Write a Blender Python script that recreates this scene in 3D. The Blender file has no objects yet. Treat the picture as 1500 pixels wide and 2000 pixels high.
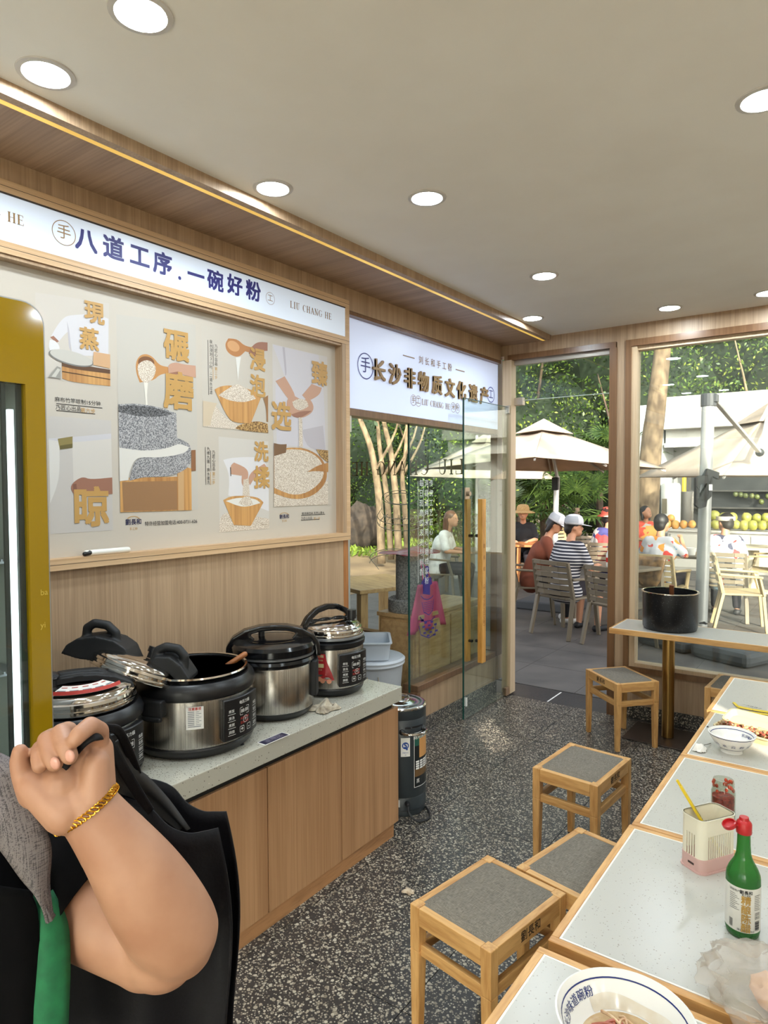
import bpy, bmesh, math, random
import numpy as np
from math import pi, sin, cos, radians, sqrt, atan2
from mathutils import Vector, Matrix, Quaternion

# ------------------------------------------------------------------ camera, sky, sun, exposure
SC = bpy.context.scene
COL = SC.collection
CAM_H, YAW, PITCH, ROLL, FPX = 1.70, .627988339, .038231038, -.00417000097, 1306.85
def _axes():
    cy, sy = cos(YAW), sin(YAW)
    f = Vector((-sy, cy, 0)); r = Vector((cy, sy, 0)); u = Vector((0, 0, 1))
    cp, sp = cos(PITCH), sin(PITCH)
    f2 = f*cp - u*sp; u2 = u*cp + f*sp
    cr, sr = cos(ROLL), sin(ROLL)
    return r*cr + u2*sr, u2*cr - r*sr, f2
AR, AU, AF = _axes()
cam_d = bpy.data.cameras.new('camera'); cam_d.sensor_width = 36; cam_d.sensor_height = 36
cam_d.sensor_fit = 'AUTO'; cam_d.lens = FPX/2000*36; cam_d.clip_start = .05; cam_d.clip_end = 300
cam = bpy.data.objects.new('camera', cam_d); COL.objects.link(cam)
cam.matrix_world = Matrix(((AR.x, AU.x, -AF.x, 0), (AR.y, AU.y, -AF.y, 0), (AR.z, AU.z, -AF.z, CAM_H), (0, 0, 0, 1)))
SC.camera = cam

SUN_DIR = Vector((.60, -.65, .38)).normalized()          # towards the sun
W = bpy.data.worlds.new('sky'); SC.world = W; W.use_nodes = True
nt = W.node_tree; bg = nt.nodes['Background']
sky = nt.nodes.new('ShaderNodeTexSky'); sky.sky_type = 'NISHITA'; sky.sun_disc = False
sky.sun_elevation = math.asin(SUN_DIR.z); sky.sun_rotation = atan2(SUN_DIR.x, SUN_DIR.y)
sky.dust_density = 4; hs = nt.nodes.new('ShaderNodeHueSaturation'); hs.inputs['Saturation'].default_value = .35; nt.links.new(sky.outputs[0], hs.inputs['Color']); nt.links.new(hs.outputs[0], bg.inputs[0]); bg.inputs[1].default_value = .70
sun_d = bpy.data.lights.new('sun', 'SUN'); sun_d.energy = 10.5; sun_d.angle = radians(.6); sun_d.color = (1, .91, .78)
sun = bpy.data.objects.new('sun', sun_d); COL.objects.link(sun); sun.location = SUN_DIR*40
sun.rotation_euler = (-SUN_DIR).to_track_quat('-Z', 'Y').to_euler()
DOWNLIGHT_W = 7.0
vs = SC.view_settings; vs.view_transform = 'Standard'; vs.look = 'None'; vs.exposure = 0.25; vs.gamma = 1; vs.use_curve_mapping = False
cy = SC.cycles
cy.use_denoising = True
cy.max_bounces = 8; cy.diffuse_bounces = 5; cy.glossy_bounces = 4; cy.transmission_bounces = 6; cy.transparent_max_bounces = 16
cy.caustics_reflective = False; cy.caustics_refractive = False; cy.sample_clamp_indirect = 6

# ------------------------------------------------------------------ helpers
def ray(px, py): return AF*FPX + AR*(px-750) - AU*(py-1000)
CAM = Vector((0, 0, CAM_H))
def onZ(px, py, z=0.0): d = ray(px, py); return CAM + d*((z-CAM_H)/d.z)
def onX(px, py, x): d = ray(px, py); return CAM + d*(x/d.x)
def onY(px, py, y): d = ray(px, py); return CAM + d*(y/d.y)
def atD(px, py, dist): return CAM + ray(px, py)*(dist/FPX)     # a point at a given depth in front of the lens

def lin(c):
    return tuple(((v/255)/12.92 if v/255 <= .04045 else ((v/255+.055)/1.055)**2.4) for v in c[:3]) + (1,)

class Mt:
    """one procedural material; small node helpers"""
    def __init__(s, name, col=(200, 200, 200), rough=.6, metal=0, spec=.5):
        s.m = bpy.data.materials.new(name); s.m.use_nodes = True; s.nt = s.m.node_tree
        s.b = s.nt.nodes['Principled BSDF']; s.col = lin(col)
        s.b.inputs['Base Color'].default_value = s.col; s.b.inputs['Roughness'].default_value = rough
        s.b.inputs['Metallic'].default_value = metal; s.b.inputs['Specular IOR Level'].default_value = spec
        s.m.diffuse_color = s.col
    def n(s, t, **kw):
        x = s.nt.nodes.new('ShaderNode'+t)
        for k, v in kw.items():
            if k in x.inputs: x.inputs[k].default_value = v
            else: setattr(x, k, v)
        return x
    def l(s, a, b): s.nt.links.new(a, b)
    def coord(s, scale=(1, 1, 1), kind='Object', rot=(0, 0, 0)):
        tc = s.n('TexCoord'); mp = s.n('Mapping'); mp.inputs['Scale'].default_value = scale; mp.inputs['Rotation'].default_value = rot
        s.l(tc.outputs[kind], mp.inputs[0]); return mp.outputs[0]
    def noise(s, vec, scale=5, detail=3, rough=.5):
        t = s.n('TexNoise'); t.inputs['Scale'].default_value = scale; t.inputs['Detail'].default_value = detail; t.inputs['Roughness'].default_value = rough
        s.l(vec, t.inputs['Vector']); return t.outputs['Fac']
    def ramp(s, fac, stops, interp='LINEAR'):
        r = s.n('ValToRGB'); e = r.color_ramp; e.interpolation = interp
        while len(e.elements) < len(stops): e.elements.new(.5)
        for el, (p, c) in zip(e.elements, stops): el.position = p; el.color = lin(c)
        s.l(fac, r.inputs[0]); return r.outputs[0]
    def base(s, out): s.l(out, s.b.inputs['Base Color'])
    def bump(s, h, strength=.2, dist=.002):
        b = s.n('Bump'); b.inputs['Strength'].default_value = strength; b.inputs['Distance'].default_value = dist
        s.l(h, b.inputs['Height']); s.l(b.outputs[0], s.b.inputs['Normal'])
    def emit(s, col, k): s.b.inputs['Emission Color'].default_value = lin(col); s.b.inputs['Emission Strength'].default_value = k

_mats = {}
def mat(name, col=(200, 200, 200), rough=.6, metal=0, spec=.5):
    if name not in _mats: _mats[name] = Mt(name, col, rough, metal, spec).m
    return _mats[name]
def vary(name, c1=None, c2=None, rough=.7, scale=20, stretch=(1, 1, 1), metal=0, bump=0, spec=.5, lo=.35, hi=.65, detail=4):
    if name in _mats: return _mats[name]
    k = Mt(name, c1, rough, metal, spec); v = k.coord(stretch); f = k.noise(v, scale, detail)
    k.base(k.ramp(f, [(lo, c1), (hi, c2)]))
    if bump: k.bump(f, bump)
    _mats[name] = k.m; return k.m
def laminate(name, c1=None, c2=None, axis='Z', fine=170, rough=.45):
    """wood-look board: fine straight stripes along one axis with slow tone drift"""
    if name in _mats: return _mats[name]
    k = Mt(name, c1, rough); st = {'X': (.02, 1, 1), 'Y': (1, .02, 1), 'Z': (1, 1, .02)}[axis]
    v = k.coord(st); a = k.noise(v, fine, 2); b = k.noise(v, fine*.13, 3)
    ad = k.n('Math', operation='ADD'); k.l(a, ad.inputs[0]); k.l(b, ad.inputs[1])
    ml = k.n('Math', operation='MULTIPLY'); k.l(ad.outputs[0], ml.inputs[0]); ml.inputs[1].default_value = .5
    k.base(k.ramp(ml.outputs[0], [(.36, c2), (.62, c1)])); k.bump(a, .06)
    _mats[name] = k.m; return k.m
def solidwood(name, c1=None, c2=None, axis='Z', rough=.4):
    if name in _mats: return _mats[name]
    k = Mt(name, c1, rough); st = {'X': (.12, 1, 1), 'Y': (1, .12, 1), 'Z': (1, 1, .12)}[axis]
    v = k.coord(st); a = k.noise(v, 26, 4, .6); b = k.noise(v, 130, 2)
    mx = k.n('Math', operation='MULTIPLY_ADD'); k.l(b, mx.inputs[0]); mx.inputs[1].default_value = .35; k.l(a, mx.inputs[2])
    k.base(k.ramp(mx.outputs[0], [(.5, c2), (.78, c1)])); k.bump(b, .05)
    _mats[name] = k.m; return k.m
def glass(name, tint=(243, 248, 246), ior=1.45, extra=0.0):
    """thin pane: clear sheet whose mirror share follows Fresnel; extra = a little dusty veil"""
    if name in _mats: return _mats[name]
    m = bpy.data.materials.new(name); m.use_nodes = True; t = m.node_tree; t.nodes.clear()
    o = t.nodes.new('ShaderNodeOutputMaterial'); tr = t.nodes.new('ShaderNodeBsdfTransparent'); gl = t.nodes.new('ShaderNodeBsdfGlossy')
    lw = t.nodes.new('ShaderNodeLayerWeight'); lw.inputs[0].default_value = .5; mx = t.nodes.new('ShaderNodeMixShader')
    pw = t.nodes.new('ShaderNodeMath'); pw.operation = 'POWER'; pw.inputs[1].default_value = 5; t.links.new(lw.outputs['Facing'], pw.inputs[0])
    fr = t.nodes.new('ShaderNodeMath'); fr.operation = 'MULTIPLY_ADD'; fr.inputs[1].default_value = .9; fr.inputs[2].default_value = ((ior-1)/(ior+1))**2; t.links.new(pw.outputs[0], fr.inputs[0])
    tr.inputs[0].default_value = lin(tint); gl.inputs['Roughness'].default_value = 0.0; gl.inputs[0].default_value = (.9, .95, .93, 1)
    t.links.new(fr.outputs[0], mx.inputs[0]); t.links.new(tr.outputs[0], mx.inputs[1]); t.links.new(gl.outputs[0], mx.inputs[2])
    out = mx.outputs[0]
    if extra:
        df = t.nodes.new('ShaderNodeBsdfDiffuse'); df.inputs[0].default_value = lin((225, 225, 215)); m2 = t.nodes.new('ShaderNodeMixShader')
        m2.inputs[0].default_value = extra; t.links.new(out, m2.inputs[1]); t.links.new(df.outputs[0], m2.inputs[2]); out = m2.outputs[0]
    t.links.new(out, o.inputs[0]); m.diffuse_color = lin(tint); _mats[name] = m; return m

class MB:
    """collects shapes into one mesh; each face keeps a material slot"""
    def __init__(s): s.v = []; s.f = []; s.mi = []; s.M = Matrix(); s.cur = 0
    def _add(s, vs, fs, mi=None):
        o = len(s.v); M = s.M
        s.v += [tuple(M @ Vector(p)) for p in vs]; s.f += [tuple(o+i for i in f) for f in fs]
        s.mi += [s.cur if mi is None else mi]*len(fs); return s
    def slot(s, i): s.cur = i; return s
    def at(s, M=None): s.M = M if M is not None else Matrix(); return s
    def box(s, x0, x1, y0, y1, z0, z1):
        v = [(x, y, z) for z in (z0, z1) for y in (y0, y1) for x in (x0, x1)]
        return s._add(v, [(0, 2, 3, 1), (4, 5, 7, 6), (0, 1, 5, 4), (2, 6, 7, 3), (0, 4, 6, 2), (1, 3, 7, 5)])
    def bar(s, p0, p1, w, h, w1=None, h1=None, up=(0, 0, 1)):
        p0, p1 = Vector(p0), Vector(p1); d = (p1-p0).normalized(); u = Vector(up)
        if abs(d.dot(u)) > .98: u = Vector((0, 1, 0))
        r = d.cross(u).normalized(); u = r.cross(d); w1 = w if w1 is None else w1; h1 = h if h1 is None else h1
        v = []
        for p, a, b in ((p0, w, h), (p1, w1, h1)):
            v += [p - r*a/2 - u*b/2, p + r*a/2 - u*b/2, p + r*a/2 + u*b/2, p - r*a/2 + u*b/2]
        return s._add(v, [(3, 2, 1, 0), (4, 5, 6, 7), (0, 1, 5, 4), (1, 2, 6, 5), (2, 3, 7, 6), (3, 0, 4, 7)])
    def tube(s, pts, r, n=10, cap=True, closed=False):
        pts = [Vector(p) for p in pts]; N = len(pts); rs = r if isinstance(r, (list, tuple)) else [r]*N
        v = []; prev = None
        for i, p in enumerate(pts):
            a = pts[(i-1) % N] if (i > 0 or closed) else p; b = pts[(i+1) % N] if (i < N-1 or closed) else p
            t = (b-a).normalized()
            if prev is None:
                q = Vector((0, 0, 1)) if abs(t.z) < .9 else Vector((1, 0, 0)); x = t.cross(q).normalized()
            else:
                x = (prev - t*prev.dot(t)); x = x.normalized() if x.length > 1e-6 else t.orthogonal().normalized()
            prev = x; y = t.cross(x)
            v += [p + (x*cos(2*pi*k/n) + y*sin(2*pi*k/n))*rs[i] for k in range(n)]
        f = []
        for i in range(N if closed else N-1):
            j = (i+1) % N
            f += [(i*n+k, i*n+(k+1) % n, j*n+(k+1) % n, j*n+k) for k in range(n)]
        if cap and not closed: f += [tuple(range(n-1, -1, -1)), tuple((N-1)*n+k for k in range(n))]
        return s._add(v, f)
    def cyl(s, c, r, z0, z1, n=24, r1=None): return s.tube([(c[0], c[1], z0), (c[0], c[1], z1)], [r, r if r1 is None else r1], n)
    def lathe(s, prof, n=32, c=(0, 0, 0), close=False):
        v = []; f = []; m = len(prof)
        for r, z in prof: v += [(c[0]+r*cos(2*pi*k/n), c[1]+r*sin(2*pi*k/n), c[2]+z) for k in range(n)]
        for i in range(m if close else m-1):
            j = (i+1) % m
            f += [(i*n+k, i*n+(k+1) % n, j*n+(k+1) % n, j*n+k) for k in range(n)]
        if not close:
            if prof[0][0] > 1e-4: f.append(tuple(range(n-1, -1, -1)))
            if prof[-1][0] > 1e-4: f.append(tuple((m-1)*n+k for k in range(n)))
        return s._add(v, f)
    def ball(s, c, r, nu=14, nv=9, R=None):
        rx, ry, rz = r if isinstance(r, (tuple, list)) else (r, r, r); v = []; f = []
        for i in range(nv+1):
            a = -pi/2 + pi*i/nv
            for k in range(nu):
                p = Vector((rx*cos(a)*cos(2*pi*k/nu), ry*cos(a)*sin(2*pi*k/nu), rz*sin(a)))
                if R is not None: p = R @ p
                v.append(Vector(c)+p)
        for i in range(nv): f += [(i*nu+k, i*nu+(k+1) % nu, (i+1)*nu+(k+1) % nu, (i+1)*nu+k) for k in range(nu)]
        return s._add(v, f)
    def cap(s, p0, p1, r0, r1, n=14, sq=1.0, side=None):
        """tapered capsule; sq flattens it across the direction side"""
        p0, p1 = Vector(p0), Vector(p1); d = p1-p0; L = d.length; t = d/L if L > 1e-7 else Vector((0, 0, 1))
        sd = Vector(side) if side is not None else t.orthogonal(); sd = (sd - t*sd.dot(t)).normalized(); o = t.cross(sd)
        rings = []
        for i in range(1, 5): a = pi/2*(1-i/4); rings.append((p0 - t*r0*sin(a), r0*cos(a)))
        for i in range(0, 4): a = pi/2*i/4; rings.append((p1 + t*r1*sin(a), r1*cos(a)))
        v = [p0 - t*r0]
        for p, r in rings: v += [p + (sd*cos(2*pi*k/n)*sq + o*sin(2*pi*k/n))*r for k in range(n)]
        v.append(p1 + t*r1); e = len(v)-1
        f = [(0, 1+(k+1) % n, 1+k) for k in range(n)]
        for i in range(len(rings)-1): f += [(1+i*n+k, 1+i*n+(k+1) % n, 1+(i+1)*n+(k+1) % n, 1+(i+1)*n+k) for k in range(n)]
        b = 1+(len(rings)-1)*n
        f += [(b+k, b+(k+1) % n, e) for k in range(n)]
        return s._add(v, f)
    def poly(s, pts): return s._add(pts, [tuple(range(len(pts)))])
    def prism(s, pts, d):
        """outline swept along the vector d"""
        d = Vector(d); a = [Vector(p) for p in pts]; n = len(a)
        nrm = Vector((0, 0, 0))
        for i in range(n): nrm += (a[i]-a[0]).cross(a[(i+1) % n]-a[0])
        if nrm.dot(d) < 0: a.reverse()
        return s._add(a + [p+d for p in a], [tuple(range(n-1, -1, -1)), tuple(range(n, 2*n))] + [(i, (i+1) % n, n+(i+1) % n, n+i) for i in range(n)])
    def grid(s, P):
        """P[i][j] points -> sheet"""
        m, n = len(P), len(P[0]); v = [p for r in P for p in r]
        return s._add(v, [(i*n+j, i*n+j+1, (i+1)*n+j+1, (i+1)*n+j) for i in range(m-1) for j in range(n-1)])
    def text(s, body, size, M, bold=0.0, ax='CENTER', depth=0.0, track=1.0, sx=1.0):
        c = bpy.data.curves.new('glyphs', 'FONT'); c.body = body; c.size = 1; c.align_x = ax; c.align_y = 'CENTER'
        c.extrude = depth/size/2; c.resolution_u = 3; c.space_character = track
        o = bpy.data.objects.new('glyphs', c); me = bpy.data.meshes.new_from_object(o)
        S = Matrix.Diagonal((size*sx, size, size, 1)); old = s.M; s.M = old @ M @ S
        vs_, fs_ = [tuple(v.co) for v in me.vertices], [tuple(p.vertices) for p in me.polygons]
        for i_, (dx, dy) in enumerate(((0, 0),) if bold <= 0 else ((1, 1), (1, -1), (-1, 1), (-1, -1), (0, 0)) if bold > .02 else ((1, 0), (-1, 0))):      # strokes thickened by nudged copies
            s._add([(x+dx*bold*.6, y+dy*bold*.6, z+i_*.00006/size) for x, y, z in vs_], fs_)
        s.M = old
        bpy.data.objects.remove(o); bpy.data.curves.remove(c); bpy.data.meshes.remove(me); return s
    def ring(s, M, r, w, n=40):
        v = [];
        for k in range(n):
            a = 2*pi*k/n; v += [M @ Vector((cos(a)*r, sin(a)*r, 0)), M @ Vector((cos(a)*(r-w), sin(a)*(r-w), 0))]
        return s._add(v, [(2*k, (2*k+2) % (2*n), (2*k+3) % (2*n), 2*k+1) for k in range(n)])
    def mesh(s, name, mats, smooth=False, angle=35):
        me = bpy.data.meshes.new(name); me.from_pydata(s.v, [], s.f)
        for m in (mats if isinstance(mats, (list, tuple)) else [mats]): me.materials.append(m)
        me.polygons.foreach_set('material_index', s.mi)
        if smooth:
            me.polygons.foreach_set('use_smooth', [True]*len(me.polygons)); me.set_sharp_from_angle(angle=radians(angle))
        me.update(); return me
    def build(s, name, mats, parent=None, smooth=False, bevel=0, seg=2, angle=35, remesh=0, smooths=4):
        me = s.mesh(name, mats, smooth, angle); o = bpy.data.objects.new(name, me); COL.objects.link(o)
        if remesh: fuse(o, remesh, smooths)
        if bevel:
            md = o.modifiers.new('bevel', 'BEVEL'); md.width = bevel; md.segments = seg; md.limit_method = 'ANGLE'; md.angle_limit = radians(40)
        if parent is not None: o.parent = parent
        return o
def fuse(o, voxel, smooths=4, factor=.5):
    """melt overlapping shapes into one continuous skin"""
    r = o.modifiers.new('r', 'REMESH'); r.mode = 'VOXEL'; r.voxel_size = voxel; r.use_smooth_shade = True
    if smooths:
        m = o.modifiers.new('s', 'SMOOTH'); m.iterations = smooths; m.factor = factor
    dg = bpy.context.evaluated_depsgraph_get(); me = bpy.data.meshes.new_from_object(o.evaluated_get(dg), depsgraph=dg)
    old = o.data; o.modifiers.clear(); o.data = me; me.name = o.name
    if not me.materials:
        for m in old.materials: me.materials.append(m)
    me.polygons.foreach_set('use_smooth', [True]*len(me.polygons)); bpy.data.meshes.remove(old)

def tag(o, label=None, cat=None, group=None, kind=None):
    if label: o['label'] = label
    if cat: o['category'] = cat
    if group: o['group'] = group
    if kind: o['kind'] = kind
    return o
def thing(name, label, cat, loc=(0, 0, 0), rz=0, group=None):
    o = bpy.data.objects.new(name, None); COL.objects.link(o); o.empty_display_size = .1
    o.location = loc; o.rotation_euler = (0, 0, rz); return tag(o, label, cat, group)
KIDS = {}
def copy_tree(o, parent=None):
    c = o.copy(); COL.objects.link(c)
    if parent is not None: c.parent = parent
    for ch in list(o.children): copy_tree(ch, c)
    return c
def T(x=0, y=0, z=0): return Matrix.Translation((x, y, z))
def RX(a): return Matrix.Rotation(a, 4, 'X')
def RY(a): return Matrix.Rotation(a, 4, 'Y')
def RZ(a): return Matrix.Rotation(a, 4, 'Z')
def wallX(y, z, x): return Matrix(((0, 0, 1, x), (1, 0, 0, y), (0, 1, 0, z), (0, 0, 0, 1)))     # flat print facing +X
def frame(o, xa, ya):
    """matrix with origin o, text direction xa, up direction ya"""
    xa = Vector(xa).normalized(); ya = Vector(ya); ya = (ya - xa*ya.dot(xa)).normalized(); z = xa.cross(ya)
    return Matrix(((xa.x, ya.x, z.x, o[0]), (xa.y, ya.y, z.y, o[1]), (xa.z, ya.z, z.z, o[2]), (0, 0, 0, 1)))
def rrect(w, h, r, n=5, cx=0, cy=0):
    o = []
    for sx, sy, a0 in ((1, 1, 0), (-1, 1, 90), (-1, -1, 180), (1, -1, 270)):
        for k in range(n+1):
            a = radians(a0+90*k/n); o.append((cx+sx*(w/2-r)+r*cos(a), cy+sy*(h/2-r)+r*sin(a)))
    return o
def serif(mb, body, h, M, w=.17):
    """upright roman capitals with small serifs, built from strokes; M places the centre of the line"""
    G = {'L': .62, 'I': .36, 'U': .72, 'C': .72, 'H': .78, 'A': .76, 'N': .78, 'G': .76, 'E': .64, ' ': .45}
    tot = sum(G[c]+.14 for c in body)-.14; x = -tot/2; old = mb.M; mb.M = old @ M @ Matrix.Diagonal((h, h, h, 1)) @ T(0, -.5, 0)
    def q(x0, y0, x1, y1): mb.poly([(x0, y0, 0), (x1, y0, 0), (x1, y1, 0), (x0, y1, 0)])
    def sf(cx, y, s=.14): q(cx-s, y, cx+s, y+.065)
    def stem(cx, a=True, b=True, t=w):
        q(cx-t/2, .03, cx+t/2, .97)
        if a: sf(cx, 0)
        if b: sf(cx, .95)
    def line(x0, y0, x1, y1, t):
        d = Vector((x1-x0, y1-y0, 0)).normalized()*t/2; n = Vector((-d.y, d.x, 0)); mb.poly([Vector((x0, y0, 0))-n, Vector((x1, y1, 0))-n, Vector((x1, y1, 0))+n, Vector((x0, y0, 0))+n])
    for c in body:
        g = G[c]
        if c == 'I': stem(x+g/2)
        elif c == 'L': stem(x+.16); q(x+.1, 0, x+g, .05); q(x+g-.05, 0, x+g, .25)
        elif c == 'E': stem(x+.16); q(x+.1, 0, x+g, .05); q(x+g-.05, 0, x+g, .22); q(x+.1, .95, x+g-.04, 1); q(x+g-.09, .78, x+g-.04, 1); q(x+.16, .49, x+g-.14, .54); q(x+g-.18, .42, x+g-.14, .62)
        elif c == 'H': stem(x+.15); stem(x+g-.15); q(x+.15, .49, x+g-.15, .54)
        elif c == 'N': stem(x+.13, t=.08); stem(x+g-.13, t=.08, a=False); line(x+.1, .97, x+g-.12, .03, w)
        elif c == 'A': line(x+.1, .02, x+g/2, .98, .08); line(x+g-.1, .02, x+g/2, .98, w); sf(x+.1, 0, .1); sf(x+g-.1, 0, .12); q(x+.2, .33, x+g-.2, .38)
        elif c == 'U':
            q(x+.1, .3, x+.1+w, .97); sf(x+.155, .95); q(x+g-.16, .3, x+g-.11, .97); sf(x+g-.135, .95)
            P = [(x+.1+(g-.21)*.5*(1-cos(pi*k/10)), .3-.31*sin(pi*k/10)) for k in range(11)]; Q = [(x+.1+w+(g-.21-w-.05)*.5*(1-cos(pi*k/10)), .3-.25*sin(pi*k/10)) for k in range(11)]
            for k in range(10): mb.poly([(*P[k], 0), (*P[k+1], 0), (*Q[k+1], 0), (*Q[k], 0)])
        elif c in 'CG':
            A = [radians(50+260*k/16) for k in range(17)]
            for k in range(16):
                a, b = A[k], A[k+1]; r = g/2
                mb.poly([(x+r+r*cos(a), .5+.51*sin(a), 0), (x+r+r*cos(b), .5+.51*sin(b), 0), (x+r+.02+(r-w*(.35+.65*abs(cos(b))))*cos(b), .5+.46*sin(b), 0), (x+r+.02+(r-w*(.35+.65*abs(cos(a))))*cos(a), .5+.46*sin(a), 0)])
            q(x+g-.1, .72, x+g-.05, .98)
            if c == 'G': q(x+g-.14, .05, x+g-.04, .42); sf(x+g-.09, .4)
        x += g+.14
    mb.M = old
# ------------------------------------------------------------------ materials shared by many things
PANEL = laminate('wood laminate panel', (184, 156, 125), (158, 130, 102))
PANEL_Y = laminate('wood laminate rail', (214, 180, 140), (192, 156, 116), 'Y', 120)
PANEL_X = laminate('wood laminate soffit', (168, 136, 106), (140, 110, 84), 'X', 120)
CABW = laminate('cabinet wood', (178, 136, 98), (154, 112, 76), 'Z', 110)
TRIM = laminate('dark bronze trim', (128, 94, 64), (108, 76, 50), 'X', 60, .3)
TRIMV = laminate('dark bronze trim upright', (128, 94, 64), (108, 76, 50), 'Z', 60, .3)
OAK = solidwood('oak', (216, 168, 106), (182, 130, 72))
OAKX = solidwood('oak along x', (216, 168, 106), (182, 130, 72), 'X')
OAKY = solidwood('oak along y', (216, 168, 106), (182, 130, 72), 'Y')
WHITE = mat('white plaster', (236, 232, 224), .85)
BLACKP = mat('black plastic', (22, 22, 24), .32)
BLACKM = mat('matt black', (20, 20, 21), .6)
STEEL = vary('brushed steel', (196, 192, 186), (150, 146, 140), .26, 8, (60, 60, .3), 1.0)
CHROME = mat('polished steel', (216, 212, 206), .1, 1)
BRASS = vary('brushed brass', (190, 152, 92), (164, 128, 72), .28, 10, (40, 40, .3), 1.0)
INK = mat('black print', (28, 28, 32), .6)
WPRINT = mat('white print', (236, 236, 232), .5)
GOLDP = mat('gold print', (176, 136, 74), .5)
BLUEP = mat('blue print', (40, 44, 120), .5)
PAPER = mat('white label', (232, 230, 224), .5)
ALU = mat('aluminium', (178, 178, 176), .35, .9)
GL = glass('clear glass')
GLD = glass('dusty window glass', (240, 244, 241), 1.45, .022)
GEDGE = mat('green glass edge', (34, 74, 66), .15)

def terrazzo(name):
    k = Mt(name, (70, 66, 62), .32); geo = k.n('NewGeometry'); pos = geo.outputs['Position']
    out = None
    for sc, thr, seed in ((62, .30, 0), (120, .36, 5)):
        mp = k.n('Mapping'); mp.inputs['Location'].default_value = (seed, seed*.7, 0); mp.inputs['Rotation'].default_value = (.3, .2, .5)
        k.l(pos, mp.inputs[0]); vo = k.n('TexVoronoi'); vo.feature = 'F1'; vo.inputs['Scale'].default_value = sc; vo.inputs['Randomness'].default_value = 1
        k.l(mp.outputs[0], vo.inputs['Vector'])
        sep = k.n('SeparateColor'); k.l(vo.outputs['Color'], sep.inputs[0])
        r = k.n('Math', operation='MULTIPLY_ADD'); k.l(sep.outputs[0], r.inputs[0]); r.inputs[1].default_value = .40; r.inputs[2].default_value = thr-.24
        lt = k.n('Math', operation='LESS_THAN'); k.l(vo.outputs['Distance'], lt.inputs[0]); k.l(r.outputs[0], lt.inputs[1])
        chip = k.ramp(sep.outputs[1], [(0, (118, 110, 96)), (.5, (164, 154, 136)), (1, (192, 184, 166))])
        mx = k.n('Mix', data_type='RGBA'); k.l(lt.outputs[0], mx.inputs[0]); k.l(chip, mx.inputs[7])
        if out is None: mx.inputs[6].default_value = lin((56, 53, 51))
        else: k.l(out, mx.inputs[6])
        out = mx.outputs[2]
    k.base(out); return k.m
TERR = terrazzo('terrazzo')
def speckle(name, base, dark, light, sc=160, rough=.18):
    k = Mt(name, base, rough); v = k.coord(); vo = k.n('TexVoronoi'); vo.inputs['Scale'].default_value = sc; k.l(v, vo.inputs['Vector'])
    sep = k.n('SeparateColor'); k.l(vo.outputs['Color'], sep.inputs[0])
    r = k.n('Math', operation='MULTIPLY'); k.l(sep.outputs[0], r.inputs[0]); r.inputs[1].default_value = .36
    lt = k.n('Math', operation='LESS_THAN'); k.l(vo.outputs['Distance'], lt.inputs[0]); k.l(r.outputs[0], lt.inputs[1])
    ch = k.ramp(sep.outputs[2], [(0, dark), (.3, dark), (.45, base), (.8, base), (.9, light)], 'CONSTANT')
    mx = k.n('Mix', data_type='RGBA'); k.l(lt.outputs[0], mx.inputs[0]); mx.inputs[6].default_value = lin(base); k.l(ch, mx.inputs[7]); k.base(mx.outputs[2]); return k.m
QUARTZ = speckle('speckled quartz', (180, 176, 162), (92, 86, 78), (214, 210, 200), 150, .22)
TABLETOP = speckle('pale table stone', (184, 181, 172), (156, 150, 140), (200, 198, 190), 190, .27)

# ------------------------------------------------------------------ the setting
def struct(name, mb, m, smooth=False, bevel=0, label=None):
    o = mb.build(name, m, None, smooth, bevel); o['kind'] = 'structure'
    if label: o['label'] = label
    return o
def child(o, par): o.parent = par; return o
CEIL = 2.853; WX = 4.96
# floor: one slab with its tiles as parts
g = MB(); g.box(-4.6, 1.7, -1.9, WX, -.12, -.003); floor = struct('floor', g, mat('dark grout', (40, 38, 36), .8), label='dark grey terrazzo tiled floor with pale stone chips')
P = .604; xs = [-1.8+P*i for i in range(-5, 7)]; ys = [1.735+P*j for j in range(-6, 7)]
tile_me = None
for i in range(len(xs)-1):
    for j in range(len(ys)-1):
        x0, x1, y0, y1 = xs[i], min(xs[i+1], 1.7), ys[j], min(ys[j+1], WX)
        if x1-x0 < .05 or y1-y0 < .03 or x0 < -4.7: continue
        full = abs(x1-x0-P) < 1e-4 and abs(y1-y0-P) < 1e-4; h = .0016
        if full and tile_me is not None: o = bpy.data.objects.new('floor_tile', tile_me); COL.objects.link(o); o.parent = floor
        else:
            b = MB(); b.box(-(x1-x0)/2+h, (x1-x0)/2-h, -(y1-y0)/2+h, (y1-y0)/2-h, -.02, 0); o = b.build('floor_tile', TERR, floor)
            if full: tile_me = o.data
        o.location = ((x0+x1)/2, (y0+y1)/2, 0)
g = MB(); g.box(-2.0, 1.7, -1.6, WX, CEIL, CEIL+.1); struct('ceiling', g, vary('ceiling paint', (244, 240, 232), (240, 235, 226), .55, 3))
# soffit with beam lip on the left
g = MB(); g.box(-4.6, -2.06, -1.6, WX, 2.822, 2.95); struct('trim_1', g, PANEL_X, label='dark wood soffit above the left wall')
g = MB(); g.box(-2.035, -2.0, -1.6, WX-.04, 2.812, 2.95); struct('trim_2', g, PANEL, label='narrow wooden lip at the ceiling edge')
led = MB(); led.box(-2.058, -2.036, -1.6, WX-.04, 2.812, 2.824)
k = Mt('warm led strip', (230, 190, 90), .4, .3)
v = k.coord((1, 1, 1)); f = k.noise(v, 2.2, 2); k.base(k.ramp(f, [(.4, (170, 134, 54)), (.6, (236, 204, 110))])); k.emit((255, 206, 96), .55)
o = led.build('light_strip', k.m); tag(o, 'thin golden light strip along the edge of the wooden soffit', 'light strip')
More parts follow.
